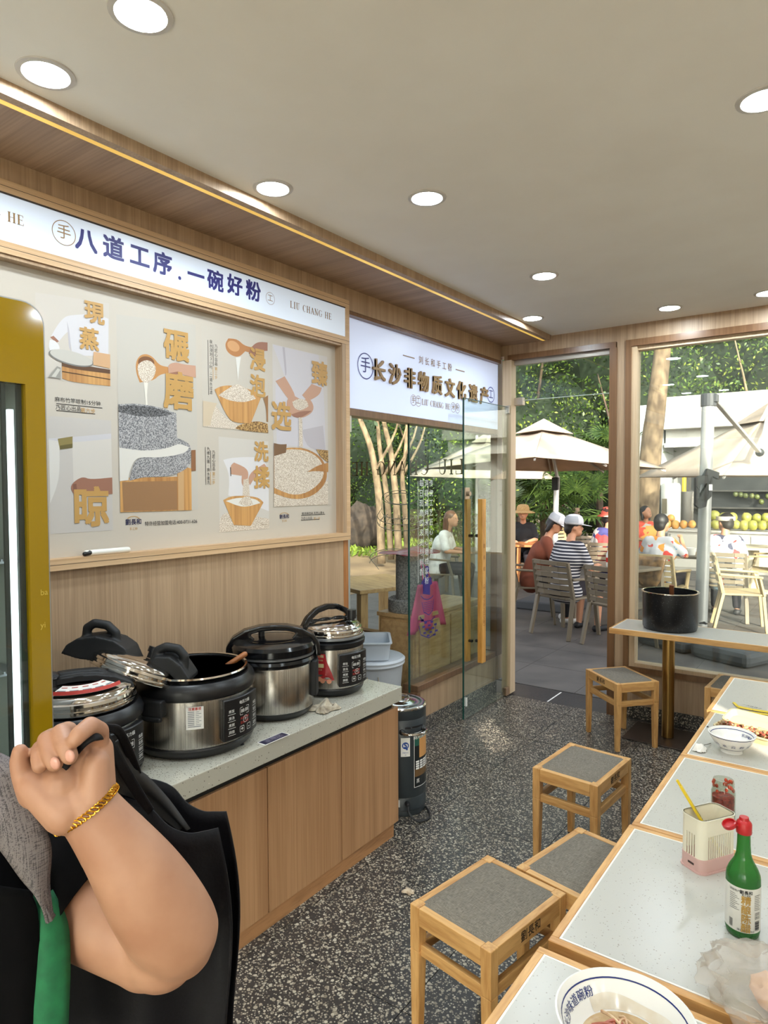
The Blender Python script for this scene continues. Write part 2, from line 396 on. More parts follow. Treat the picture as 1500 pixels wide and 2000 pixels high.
# wall left: upper band, back panel behind the cookers
g = MB(); g.box(-2.55, -2.41, -1.6, WX-.04, 2.70, 2.83); g.box(-2.55, -2.425, -1.6, 2.975, 0, 1.40); g.box(-2.55, -2.475, -1.6, 2.975, 1.40, 2.70)
struct('wall_left', g, PANEL)
g = MB(); g.box(-2.50, -2.423, 2.945, 2.985, .74, 1.397); struct('trim_3', g, solidwood('copper wood edge', (176, 118, 66), (150, 96, 50)), label='orange-brown wooden edge strip below the poster frame')
# wall back
g = MB(); g.box(-4.6, 1.7, WX, WX+.12, 2.74, 2.95); g.box(-1.505, -1.44, WX, WX+.12, 0, 2.74)
g.box(-2.40, -2.365, WX, WX+.1, 0, 2.74)
g.box(-1.44, 1.7, WX+.02, WX+.12, .10, .385)
g.box(-4.6, -2.46, WX+.02, WX+.12, .10, .30); g.box(1.5, 1.7, WX, WX+.12, .385, 2.74)
struct('wall_back', g, PANEL)
g = MB(); g.box(-1.44, 1.7, WX+.01, WX+.13, 0, .10); struct('baseboard_back', g, TERR)
# door frame (dark metal) and window frame
g = MB(); g.box(-2.365, -1.51, WX-.012, WX+.1, 2.70, 2.742); g.box(-1.555, -1.503, WX-.012, WX+.1, 0, 2.70)
struct('trim_4', g, TRIMV, label='dark bronze door frame beside the wooden column')
g = MB(); g.box(-2.40, -2.325, WX-.03, WX+.06, 0.02, 2.70); struct('trim_5', g, laminate('pale post', (206, 182, 150), (190, 164, 130), 'Z', 80), label='pale post at the hinge side of the glass door')
g = MB(); g.box(-2.365, -1.555, WX+.03, WX+.07, 2.665, 2.70); struct('trim_6', g, mat('grey aluminium frame', (168, 160, 150), .4, .2), label='thin grey rail above the door transom')
WIN0, WIN1, WZ0, WZ1 = -1.355, 1.5, .425, 2.69
win = thing('window_1', None, None); win['kind'] = 'structure'
g = MB(); g.box(-1.44, WIN1, WX-.012, WX+.09, 2.695, 2.742); g.box(-1.44, -1.40, WX-.012, WX+.09, .345, 2.695); g.box(-1.40, WIN1, WX-.012, WX+.1, .345, .385)
g.build('window_frame', TRIMV, win)
g = MB(); fr = laminate('pale window lining', (212, 186, 152), (196, 168, 134), 'Z', 90)
g.box(-1.40, -1.362, WX+.0, WX+.09, .385, 2.695); g.box(-1.362, WIN1, WX+.02, WX+.09, 2.668, 2.695); g.box(-1.362, WIN1, WX+.0, WX+.09, .385, .412)
g.build('window_lining', fr, win)
g = MB(); g.box(-1.362, WIN1, WX+.055, WX+.063, .412, 2.668); g.build('pane', GLD, win)
# pane over the door
g = MB(); g.box(-2.32, -1.558, WX+.045, WX+.055, 2.385, 2.665); o = g.build('window_2', GL); tag(o, 'fixed glass transom over the doorway', kind='structure')
g = MB(); g.box(-2.32, -1.558, WX+.0445, WX+.0555, 2.381, 2.385); g.build('pane_edge', mat('pale glass edge', (190, 205, 200), .2), o)
# right and front walls (behind and beside the photographer)
g = MB()
# unseen side wall; its two high openings are added and shaped for sun patches
g.box(1.62, 1.66, -1.6, -.08, 0, 2.95); g.box(1.62, 1.66, -.08, .22, 0, 2.22); g.box(1.62, 1.66, -.08, .22, 2.46, 2.95); g.box(1.62, 1.66, .22, .58, 0, 2.95)
g.box(1.62, 1.66, .58, .86, 0, 1.80); g.box(1.62, 1.66, .58, .86, 2.14, 2.95); g.box(1.62, 1.66, .86, WX+.12, 0, 2.95)
struct('wall_right', g, mat('right wall paint', (214, 200, 180), .8))
g = MB(); g.box(-4.6, 1.74, -1.72, -1.6, 2.55, 2.95); g.box(-4.6, -2.4, -1.72, -1.6, 0, 2.55); g.box(1.3, 1.74, -1.72, -1.6, 0, 2.55); g.box(-.65, -.5, -1.72, -1.6, 0, 2.55)
struct('wall_front', g, PANEL)
fw = thing('window_3', None, None); fw['kind'] = 'structure'  # unseen glazed front, put in to let skylight into the room
for x0, x1 in ((-2.4, -.65), (-.5, 1.3)):
    g = MB(); g.box(x0, x1, -1.665, -1.655, .02, 2.55); g.build('pane', GL, fw)
# side room behind the glass partition
g = MB(); g.box(-4.72, -4.6, 1.9, WX+.12, 0, 2.95); g.box(-4.6, -2.55, 1.8, 1.9, 0, 2.95); struct('wall_side', g, PANEL)
kw = thing('window_4', None, None); kw['kind'] = 'structure'
g = MB(); g.box(-4.6, -2.46, WX, WX+.09, .30, .345); g.box(-4.6, -2.46, WX, WX+.09, 2.66, 2.74); g.box(-2.52, -2.46, WX, WX+.09, .345, 2.66); g.build('window_frame', TRIMV, kw)
g = MB(); g.box(-4.6, -2.52, WX+.04, WX+.048, .345, 2.66); g.build('pane', GL, kw)
# low wall and glass of the partition
g = MB(); g.box(-2.56, -2.47, 3.80, WX, .10, .30); struct('wall_partition', g, PANEL)
g = MB(); g.box(-2.565, -2.462, 3.79, WX, 0, .10); struct('baseboard_left', g, TERR)
g = MB(); g.box(-2.575, -2.455, 3.76, WX-.03, .30, .345); g.box(-2.575, -2.455, 3.755, 3.80, .0, .30); struct('trim_7', g, TRIMV, bevel=.004, label='dark bronze cap on the low partition wall')
g = MB(); g.box(-2.54, -2.45, 3.0, WX, 2.115, 2.155); struct('trim_8', g, TRIMV, label='dark bronze rail under the white illuminated sign')
part = thing('window_5', None, None); part['kind'] = 'structure'
g = MB(); g.box(-2.508, -2.498, 3.735, WX-.03, .345, 2.115); g.build('pane', GL, part)
g = MB(); g.box(-2.509, -2.497, 3.728, 3.736, .30, 2.115); g.build('pane_edge', GEDGE, part)
d2 = thing('door_2', None, None); d2['kind'] = 'structure'
g = MB(); g.box(-3.2, -2.52, 3.035, 3.045, .03, 2.08); g.build('door_leaf', GL, d2)
g = MB(); g.box(-2.52, -2.47, 3.02, 3.06, .0, 2.10); g.build('door_stile', mat('pale grey aluminium', (176, 184, 182), .3, .4), d2)
g = MB(); g.box(-2.53, -2.465, 3.015, 3.075, 2.02, 2.115); g.build('hinge', mat('brushed clamp', (196, 190, 180), .3, .9), d2)
# open glass door leaf, standing at a right angle to its doorway
dr = thing('door_1', 'open frameless glass door with tall wooden pulls'.replace('  ', ' '), None, (-2.35, WX, 0)); dr['kind'] = 'structure'
L0, L1 = -.755, .055
g = MB(); g.box(-.006, .006, L0, L1, .012, 2.325); g.build('door_leaf', GL, dr)
g = MB(); g.box(-.0065, .0065, L0-.004, L0, .012, 2.325); g.box(-.0065, .0065, L0, L1, 2.325, 2.328); g.box(-.0065, .0065, L1, L1+.003, .07, 2.28); g.build('pane_edge', GEDGE, dr)
clampm = mat('bronze clamp', (150, 122, 96), .35, .6)
g = MB(); g.box(-.018, .018, L1-.14, L1+.025, .012, .075); g.build('hinge', clampm, dr, bevel=.003)
g = MB(); g.box(-.018, .018, L1-.10, L1+.02, 2.275, 2.34); g.build('hinge', mat('silver clamp', (188, 176, 160), .3, .7), dr, bevel=.003)
g = MB(); g.box(-.02, .1, .03, .07, 2.345, 2.405); g.build('hinge', mat('silver clamp', (188, 176, 160)), dr, bevel=.003)
g = MB(); g.box(-.016, .016, L0+.0, L0+.065, 1.605, 1.69); g.cyl((0, 0), .0, 0, 0, 4); g.M = T(.016, L0+.035, 1.645) @ RY(pi/2); g.cyl((0, 0), .017, 0, .02, 14)
g.build('lock', mat('steel lock', (176, 160, 140), .3, .9), dr, bevel=.002)
for sx, y in ((1, -.58), (-1, -.61)):
    g = MB(); xo = .055*sx; g.box(xo-.020, xo+.020, y-.028, y+.028, .40, 1.605); h = g.build('pull_handle', solidwood('golden oak pull', (222, 166, 84), (190, 132, 58)), dr, bevel=.003)
    if sx > 0:
        t = MB(); xf = xo+.0206
        for i, ch in enumerate('劉長和'): t.text(ch, .034, wallX(y, 1.26-.085*i, xf), .01)
        for i, ch in enumerate('传统手工粉'):
            z = .95-.062*i; t.text(ch, .030, wallX(y, z, xf))
            t.slot(0)
            q = [(xf, y+a, z+b) for a, b in rrect(.040, .054, .014, 3)]; q2 = [(xf, y+a, z+b) for a, b in rrect(.036, .050, .012, 3)]
            for a in range(len(q)): t.poly([q[a], q[(a+1) % len(q)], q2[(a+1) % len(q)], q2[a]])
        t.build('lettering', mat('engraved brown', (150, 96, 36), .7), h)
    g = MB()
    for z in (1.335, .555): g.tube([(.006*sx, y, z), (.04*sx, y, z)], .011, 12)
    g.build('standoff', BLACKM, dr, smooth=True)
g = MB(); g.box(-.0075, -.0065, L0+.02, L0+.045, .10, .165); g.box(.0065, .0075, L0+.02, L0+.045, .10, .165); g.build('sticker', PAPER, dr)
# printing on the glass: white line drawing of a mill, upright writing, mirrored roman letters, blue figure
WIN2 = mat('white window print', (222, 226, 222), .6); TAN = mat('tan window letters', (200, 182, 148), .6)
pane = part.children[0]
y0 = WX+.037
def gp(px, py): return onY(px, py, y0)
t = MB(); a, b = gp(724, 925), gp(868, 905)
M = frame(gp(790, 914), (-1, 0, 0), (0, 0, 1)); serif(t, 'LIU CHANG HE', .13, M, .13)
t.build('lettering', TAN, kw)
def stroke(mb, pts, w):
    for i in range(len(pts)-1):
        p, q = Vector(pts[i]), Vector(pts[i+1]); d = (q-p); n = Vector((0, 1, 0)).cross(d).normalized()*w/2
        mb.poly([p-n, q-n, q+n, p+n])
t = MB()
def ell(cx, cy, rx, ry, a0=0, a1=360, n=28): return [gp(cx+rx*cos(radians(a0+(a1-a0)*k/n)), cy+ry*sin(radians(a0+(a1-a0)*k/n))) for k in range(n+1)]
for e in ((783, 972, 37, 14), (783, 974, 30, 11)): stroke(t, ell(*e), .006)
stroke(t, ell(764, 976, 4, 4), .005)
stroke(t, [gp(746, 972), gp(746, 1000)], .006); stroke(t, [gp(820, 972), gp(820, 1000)], .006); stroke(t, ell(783, 1000, 37, 14, 0, 180), .006)
stroke(t, ell(783, 1008, 46, 17, -20, 200), .006); stroke(t, ell(783, 1020, 46, 17, 0, 180), .006)
for k in range(12): stroke(t, [gp(750+6*k, 1006+1.5*(k % 5)), gp(744+6*k, 1019)], .004)
stroke(t, [gp(746, 992), gp(736, 1008), gp(742, 1016), gp(758, 1004)], .006)
stroke(t, [gp(736, 1008), gp(736, 1018), gp(742, 1026), gp(742, 1016)], .006)
stroke(t, ell(770, 1090, 48, 18, 180, 300), .006); stroke(t, ell(770, 1100, 48, 18, 180, 300), .006); stroke(t, [gp(722, 1090), gp(740, 1112)], .006)
t.build('line_drawing', WIN2, kw)
t = MB()
for c, (px, s, n) in enumerate(((822.5, '每日现磨的滚烫与鲜香', 10), (833, '洞庭湖畔米用心磨成浆粉', 11), (842, '传统工艺匠心传承', 8))):
    top = onX(px, 945, -2.497); 
    for i, ch in enumerate(s): t.text(ch, .052, Matrix(((0, 0, 1, -2.4965), (1, 0, 0, top.y), (0, 1, 0, top.z-.068*i), (0, 0, 0, 1))), .004)
    t.box(-2.4968, -2.4965, top.y-.042, top.y-.038, top.z-.068*n, top.z+.02)
t.build('lettering', WIN2, part)
# blue printed cook over a bowl
t = MB(); N = -2.4965
def pp(px, py): return onX(px, py, N)
def blob(pts): t.poly([pp(*p) for p in pts])
t.slot(0)
blob([(831, 1106), (835, 1105), (838, 1108), (838, 1116), (834, 1119), (831, 1116)])
blob([(829, 1127), (835, 1129), (842, 1127), (844, 1140), (840, 1143), (840, 1162), (826, 1160), (826, 1142), (822, 1140)])
blob([(832, 1119), (834, 1122), (836, 1119), (837, 1127), (834, 1129), (831, 1126)])
for i in range(14):
    x = 822+(i*7 % 30); y = 1210+(i*5 % 32); blob([(x, y), (x+5, y-1), (x+5, y+2.5), (x, y+4)])
def lineX(pts, w=.006):
    for i in range(len(pts)-1):
        p, q = pp(*pts[i]), pp(*pts[i+1]); d = q-p; n = Vector((1, 0, 0)).cross(d).normalized()*w/2; t.poly([p-n, q-n, q+n, p+n])
lineX([(822, 1164+0), (828, 1170), (836, 1171), (843, 1167), (846, 1163)]); lineX([(824, 1176), (828, 1196), (838, 1201), (845, 1192), (847, 1170)])
for k in range(6): lineX([(826+.6*k, 1178+3.6*k), (845, 1174+3.6*k)], .003)
lineX([(820, 1205), (828, 1214), (842, 1212), (850, 1204)]); lineX([(818, 1222), (822, 1240), (838, 1246), (849, 1238), (852, 1216)])
t.build('printed_figure', mat('violet blue print', (52, 40, 120), .5), part)
# threshold and outside paving
g = MB(); g.box(-4.8, 1.9, WX+.001, WX+.32, -.12, -.001); struct('trim_9', g, vary('dark granite sill', (58, 56, 56), (44, 43, 44), .35, 60), label='dark granite threshold at the doorway')
g = MB(); g.box(-2.03, -2.02, WX+.01, WX+.3, -.001, .001); struct('trim_10', g, PAPER, label='pale joint line across the dark threshold')
def spline(P, n=8):
    P = [Vector(p) for p in P]; Q = [P[0]*2-P[1]]+P+[P[-1]*2-P[-2]]; o = []
    for i in range(1, len(Q)-2):
        for k in range(n):
            t_ = k/n; a, b, c_, d_ = Q[i-1:i+3]; o.append(.5*((2*b)+(c_-a)*t_+(2*a-5*b+4*c_-d_)*t_*t_+(3*b-a-3*c_+d_)*t_**3))
    return o+[P[-1]]
# ------------------------------------------------------------------ left wall: signs and poster
FX = -2.40
def lit_panel(name, col, k):
    m = Mt(name, col, .35); v = m.coord(); f = m.noise(v, 1.3, 1); m.base(m.ramp(f, [(.3, tuple(c*.97 for c in col)), (.7, col)])); m.emit(col, k); return m.m
def hpx(px, py, X): return abs(onX(px, py-5, X).z - onX(px, py+5, X).z)/10
sign = thing('sign_light_box', 'long white illuminated sign with blue characters above the poster board', 'sign', (FX, 2.98, 2.50))
sign['label'] = 'long white illuminated sign with blue characters above the poster board'
o0 = Vector((FX, 2.98, 2.50)); LOC = T(*(-o0))
g = MB(); g.M = LOC; y0 = -1.5
g.box(-2.47, FX, y0, 2.98, 2.706, 2.748); g.box(-2.47, FX, y0, 2.98, 2.500, 2.541); g.box(-2.47, FX, 2.947, 2.98, 2.541, 2.706); g.build('frame', PANEL_Y, sign)
g = MB(); g.M = LOC; g.box(-2.47, FX-.004, y0, 2.947, 2.541, 2.706); pn = g.build('panel', lit_panel('sign glow one', (212, 222, 236), .26), sign)
g = MB(); g.M = LOC; g.box(FX-.0035, FX-.001, y0, 2.947, 2.700, 2.706); g.box(-2.405, FX+.0006, y0, 2.98, 2.726, 2.7275); g.box(-2.405, FX+.0006, y0, 2.98, 2.519, 2.5205); g.build('frame_groove', mat('dark groove', (60, 50, 42), .7), sign)
BLUE = mat('sign blue', (46, 46, 120), .5); GOLDS = mat('sign gold', (150, 118, 74), .45)
t = MB(); t.M = LOC; X1 = FX-.003
for i, (ch, px, py, s) in enumerate((('八', 168.5, 472, 47), ('道', 222, 488, 47), ('工', 273, 503, 46), ('序', 318, 518, 45), ('一', 383, 541, 42), ('碗', 421, 551, 41), ('好', 459, 560, 40), ('粉', 495, 571, 40))):
    p = onX(px, py, X1); t.text(ch, s*hpx(px, py, X1), wallX(p.y, p.z, X1), .046)
p = onX(351, 543, X1); t.poly([(X1, p.y+.008*cos(a*pi/5), p.z+.008*sin(a*pi/5)) for a in range(10)])
t.build('lettering', BLUE, sign)
t = MB(); t.M = LOC
for ch, px, py, r in (('手', 125, 455, .045), ('工', 528, 583, .030)):
    p = onX(px, py, X1); M = wallX(p.y, p.z, X1); t.ring(M, r, r*.06); t.text(ch, r*1.25, M, 0)
a, b = onX(566, 597, X1), onX(648, 619, X1); c = (a+b)/2; L = (b.y-a.y)
hh = L/9.55; serif(t, 'LIU CHANG HE', hh, wallX(c.y, c.z+.004, X1)); e = onX(48, 431, X1)
serif(t, 'LIU CHANG HE', hh, wallX(e.y-L/2, c.z+.004, X1))
t.build('lettering', GOLDS, sign)

sign2 = thing('sign_light_box', 'white illuminated sign with large gold characters over the glass partition', 'sign', (-2.45, 4, 2.16))
L2 = T(2.45, -4, -2.16); X2 = -2.45
g = MB(); g.M = L2; g.box(-2.53, X2, 2.992, WX-.012, 2.157, 2.676); g.build('panel', lit_panel('sign glow two', (204, 214, 240), .36), sign2)
g = MB(); g.M = L2; g.box(-2.53, -2.412, 2.99, WX-.03, 2.678, 2.699); g.build('frame', TRIMV, sign2)
t = MB(); t.M = L2; X3 = X2+.002
def q2(a, b): return 560+a/2.679, 540+b/2.679
for ch, a, b, s in (('长', 478, 500, 118), ('沙', 562, 522, 114), ('非', 640, 541, 110), ('物', 712, 560, 106), ('质', 783, 576, 104), ('文', 850, 592, 101), ('化', 910, 605, 98), ('遗', 972, 620, 97), ('产', 1030, 632, 95)):
    px, py = q2(a, b); p = onX(px, py, X3); t.text(ch, s/2.679*hpx(px, py, X3), wallX(p.y, p.z, X3+.006), .036, depth=.012)
a, b = onX(*q2(702, 440), X3), onX(*q2(853, 478), X3); st = (b-a)/5
for i, ch in enumerate('刘长和手工粉'):
    p = a+st*i; t.text(ch, 44/2.679*hpx(pa[0] if False else 850, 710, X3), wallX(p.y, p.z, X3+.001), .02)
for pa, pb in (((608, 412), (668, 428)), ((884, 487), (930, 498))):
    a, b = onX(*q2(*pa), X3), onX(*q2(*pb), X3); z = (a.z+b.z)/2; t.box(X3, X3+.002, a.y, b.y, z-.003, z+.003)
a, b = onX(*q2(706, 655), X3), onX(*q2(855, 683), X3); c = (a+b)/2; serif(t, 'LIU CHANG HE', (b.y-a.y)/9.55, wallX(c.y, c.z, X3+.001))
for ch, pa in (('手', (663, 647)), ('工', (688, 652)), ('米', (871, 685)), ('粉', (893, 689))):
    p = onX(*q2(*pa), X3); M = wallX(p.y, p.z, X3+.001); t.ring(M, .036, .003); t.text(ch, .05, M)
t.build('lettering', GOLDS, sign2)
t = MB(); t.M = L2
for ch, pa, s in (('手', (412, 469), .078), ('工', (1068, 619), .062)):
    p = onX(*q2(*pa), X3); M = wallX(p.y, p.z, X3+.001); t.ring(M, s, .006); t.text(ch, s*1.3, M, .01)
t.build('lettering', BLUE, sign2)

board = thing('poster_board', 'large framed poster of rice noodle making photographs with gold characters', 'poster', (FX, 2.98, 1.396))
LB = T(2.40, -2.98, -1.396); PX = -2.452
g = MB(); g.M = LB; g.box(-2.47, FX, -1.5, 2.98, 1.396, 1.438); g.box(-2.47, FX, 2.947, 2.98, 1.438, 2.499); g.build('frame', PANEL_Y, board)
g = MB(); g.M = LB; g.box(-2.41, FX+.0006, -1.5, 2.98, 1.4165, 1.418); g.build('frame_groove', mat('dark groove'), board)
g = MB(); g.M = LB; g.box(-2.47, FX-.001, 2.915, 2.947, 1.438, 2.499); g.box(-2.47, FX-.008, -1.5, 2.915, 2.487, 2.499); g.build('reveal', PANEL, board)
g = MB(); g.M = LB; g.box(-2.47, PX, -1.5, 2.915, 1.438, 2.487); g.build('sheet', mat('poster paper', (196, 187, 174), .45), board)
PC = {}
def pcol(c):
    k = tuple(c)
    if k not in PC: PC[k] = mat('print %d %d %d' % k, k, .45)
    return PC[k]
def grain(name, c1, c2, sc): return vary(name, c1, c2, .45, sc, lo=.42, hi=.58, detail=2)
GRAN = grain('printed granite', (96, 96, 100), (184, 182, 182), 260); RICE = grain('printed rice', (176, 158, 138), (232, 222, 208), 300); PWOOD = laminate('printed wood', (206, 156, 94), (164, 112, 62), 'Z', 60)
STRAW = grain('printed straw', (110, 76, 40), (196, 158, 98), 120); DGRAN = grain('printed dark granite', (40, 40, 42), (120, 120, 122), 260)
SKIN1, SKIN2 = (190, 148, 124), (152, 106, 86); GOLDC = (188, 150, 92)
GOLDT = mat('poster gold', (190, 148, 84), .45)
def chaikin(pts, rounds=2, lim=62):
    """rounds gentle bends of an outline, keeps its sharp corners"""
    for _ in range(rounds):
        o = []; n = len(pts)
        for k in range(n):
            p, q, r = Vector(pts[k-1]), Vector(pts[k]), Vector(pts[(k+1) % n])
            if (q-p).length > 1e-6 and (r-q).length > 1e-6 and abs((q-p).angle_signed(r-q)) < radians(lim): o += [tuple(q.lerp(p, .25)), tuple(q.lerp(r, .25))]
            else: o.append(tuple(q))
        pts = o
    return pts
def picture(org, sc, quad, shapes, chars):
    mats = []; b = MB(); b.M = LB; lay = [0]
    def P(p): return onX(org[0]+p[0]/sc, org[1]+p[1]/sc, PX + .0006 + .00025*lay[0])
    def slot(m):
        m = m if not isinstance(m, tuple) else pcol(m)
        if m not in mats: mats.append(m)
        b.cur = mats.index(m)
    for m, pts in [quad]+shapes:
        pts = chaikin(pts)
        slot(m); b.poly([P(p) for p in pts]); lay[0] += 1
    slot(GOLDT)
    for ch, x, y, s in chars:
        px, py = org[0]+x/sc, org[1]+y/sc; p = P((x, y)); b.text(ch, s/sc*hpx(px, py, PX), wallX(p.y, p.z, p.x), .050, sx=.95)
    return b.build('picture', mats, board)
def E(cx, cy, rx, ry, rot=0, n=22):
    a = radians(rot); return [(cx+rx*cos(2*pi*k/n)*cos(a)-ry*sin(2*pi*k/n)*sin(a), cy+rx*cos(2*pi*k/n)*sin(a)+ry*sin(2*pi*k/n)*cos(a)) for k in range(n)]
CH = (206, 203, 206)
picture((60, 560), 3.705, ((198, 190, 180), [(32, 40), (565, 120), (577, 735), (45, 650)]), [
    ((206, 203, 206), [(300, 205), (250, 215), (205, 262), (165, 325), (142, 370), (200, 400), (240, 350), (275, 320), (288, 400), (300, 480), (360, 500), (562, 500), (563, 232), (470, 195)]),
    ((182, 178, 184), [(262, 250), (282, 320), (292, 470), (276, 440), (268, 330)]),
    (SKIN2, [(140, 365), (165, 355), (205, 395), (185, 405)]), ((214, 212, 212), [(138, 385), (170, 385), (205, 420), (210, 450), (140, 460), (128, 430)]),
    (PWOOD, [(225, 560), (330, 590), (470, 605), (575, 620), (576, 720), (300, 690), (228, 665)]), ((92, 62, 38), [(225, 545), (575, 600), (575, 630), (330, 600), (225, 575)]),
    ((70, 46, 28), [(228, 610), (576, 668), (576, 674), (228, 617)]), ((200, 160, 120), [(455, 470), (575, 490), (575, 592), (450, 565)]),
    ((120, 118, 114), E(292, 517, 168, 50, 15)), ((190, 186, 178), E(294, 512, 160, 45, 15)),
    ((150, 146, 138), [(125, 655), (190, 575), (218, 585), (218, 668), (180, 660)]), ((196, 192, 182), [(150, 650), (195, 590), (215, 600), (180, 655)])],
    [('現', 462, 198, 165), ('蒸', 425, 390, 165)])
picture((60, 560), 3.705, ((192, 186, 180), [(128, 935), (582, 968), (596, 1762), (142, 1790)]), [
    ((206, 200, 192), [(300, 1120), (582, 1095), (590, 1395), (310, 1430)]), ((198, 195, 198), [(128, 1098), (300, 1088), (582, 1062), (582, 1100), (305, 1128), (128, 1125)]),
    ((210, 206, 200), [(130, 1105), (208, 1120), (210, 1350), (185, 1460), (140, 1570)]), ((136, 122, 72), [(195, 1100), (303, 1083), (303, 1165), (212, 1178)]), ((98, 88, 48), [(212, 1150), (303, 1135), (303, 1165), (212, 1178)]),
    (SKIN2, [(300, 1425), (335, 1395), (380, 1375), (432, 1395), (590, 1380), (592, 1500), (440, 1505), (365, 1490), (315, 1505), (288, 1460)]), ((124, 82, 66), [(305, 1430), (330, 1425), (335, 1470), (310, 1480)])],
    [('晾', 440, 1615, 300)])
picture((220, 600), 4.35, ((192, 186, 176), [(30, 60), (705, 150), (725, 1720), (65, 1745)]), [
    ((188, 134, 78), [(195, 470), (230, 408), (290, 395), (345, 425), (400, 495), (470, 508), (475, 560), (400, 572), (350, 622), (230, 640), (200, 560)]), ((120, 78, 46), E(285, 470, 70, 52, 10)),
    (RICE, [(210, 490), (260, 452), (320, 450), (375, 512), (350, 600), (290, 652), (240, 622), (215, 560)]), ((226, 220, 208), [(265, 640), (300, 640), (290, 760), (306, 925), (290, 925), (276, 760)]),
    (SKIN1, [(468, 505), (490, 478), (540, 468), (600, 486), (705, 497), (709, 598), (640, 588), (565, 562), (545, 580), (528, 597), (505, 592), (478, 578)]), (SKIN2, [(480, 560), (560, 545), (530, 597), (486, 585)]),
    ((140, 96, 64), [(668, 1215), (705, 1212), (707, 1390), (668, 1392)]), (PWOOD, [(62, 1450), (550, 1440), (552, 1340), (668, 1370), (672, 1725), (66, 1742)]), ((150, 112, 76), [(80, 1485), (548, 1475), (550, 1720), (92, 1735)]), ((196, 158, 112), [(555, 1340), (605, 1335), (608, 1725), (558, 1727)]),
    (GRAN, [(548, 1110), (640, 1150), (666, 1190), (666, 1330), (610, 1387), (500, 1432), (380, 1442), (260, 1442), (140, 1476), (180, 1320), (240, 1270), (400, 1280), (548, 1200)]),
    ((216, 212, 204), [(55, 1190), (250, 1215), (550, 1150), (650, 1190), (620, 1240), (420, 1278), (240, 1272), (185, 1300), (140, 1400), (135, 1470), (60, 1478)]), (GRAN, [(50, 825), (200, 816), (400, 850), (540, 900), (550, 1165), (440, 1205), (250, 1222), (55, 1192)]), (DGRAN, [(50, 838), (200, 832), (400, 860), (505, 905), (400, 935), (200, 925), (50, 890)])],
    [('碾', 545, 345, 275), ('磨', 565, 735, 330)])
picture((380, 620), 4.546, ((196, 188, 176), [(60, 70), (648, 215), (655, 1028), (72, 975)]), [
    ((178, 122, 74), [(270, 235), (300, 186), (380, 192), (440, 250), (520, 268), (520, 322), (450, 300), (400, 350), (340, 345), (285, 300)]), ((206, 156, 108), E(345, 255, 60, 42, 35)),
    (SKIN2, [(500, 265), (560, 215), (648, 222), (648, 297), (570, 300), (540, 348), (480, 320)]), ((222, 220, 214), [(365, 355), (412, 350), (396, 450), (386, 565), (376, 450)]),
    (RICE, [(75, 742), (170, 760), (260, 880), (380, 950), (420, 1000), (75, 968)]), ((202, 184, 158), [(75, 740), (200, 762), (160, 850), (140, 960), (75, 965)]), ((150, 108, 66), [(610, 720), (653, 690), (653, 930), (640, 925), (636, 800)]),
    (STRAW, [(360, 985), (400, 950), (560, 915), (650, 945), (655, 1026), (420, 1004)]), (PWOOD, [(178, 640), (230, 610), (330, 600), (540, 650), (592, 705), (500, 940), (390, 938), (300, 908)]), (RICE, [(212, 690), (300, 630), (370, 588), (430, 610), (500, 660), (545, 722), (440, 757), (300, 737)])],
    [('浸', 562, 388, 205), ('泡', 562, 622, 200)])
picture((380, 620), 4.546, ((202, 196, 188), [(213, 1057), (655, 1100), (662, 1872), (222, 1908)]), [
    ((216, 213, 214), [(255, 1265), (330, 1245), (560, 1235), (657, 1300), (660, 1720), (300, 1580), (312, 1400)]), (RICE, [(222, 1770), (300, 1720), (662, 1790), (662, 1872), (222, 1908)]),
    (SKIN1, [(318, 1315), (350, 1288), (460, 1335), (485, 1400), (445, 1515), (415, 1475), (420, 1405), (318, 1392)]), (SKIN1, [(500, 1370), (620, 1298), (642, 1330), (545, 1405), (492, 1490), (470, 1450)]), ((20, 20, 24), [(316, 1330), (322, 1330), (326, 1408), (320, 1408)]),
    (RICE, [(435, 1440), (480, 1430), (492, 1600), (425, 1600)]), (PWOOD, [(255, 1622), (330, 1580), (560, 1590), (612, 1642), (500, 1850), (350, 1842)]), ((224, 220, 212), [(278, 1630), (380, 1598), (540, 1608), (585, 1648), (430, 1692)]), (RICE, [(390, 1650), (430, 1590), (490, 1590), (520, 1660), (440, 1680)]), (RICE, E(622, 1810, 42, 30, 0))],
    [('洗', 592, 1205, 185), ('揉', 598, 1435, 205)])
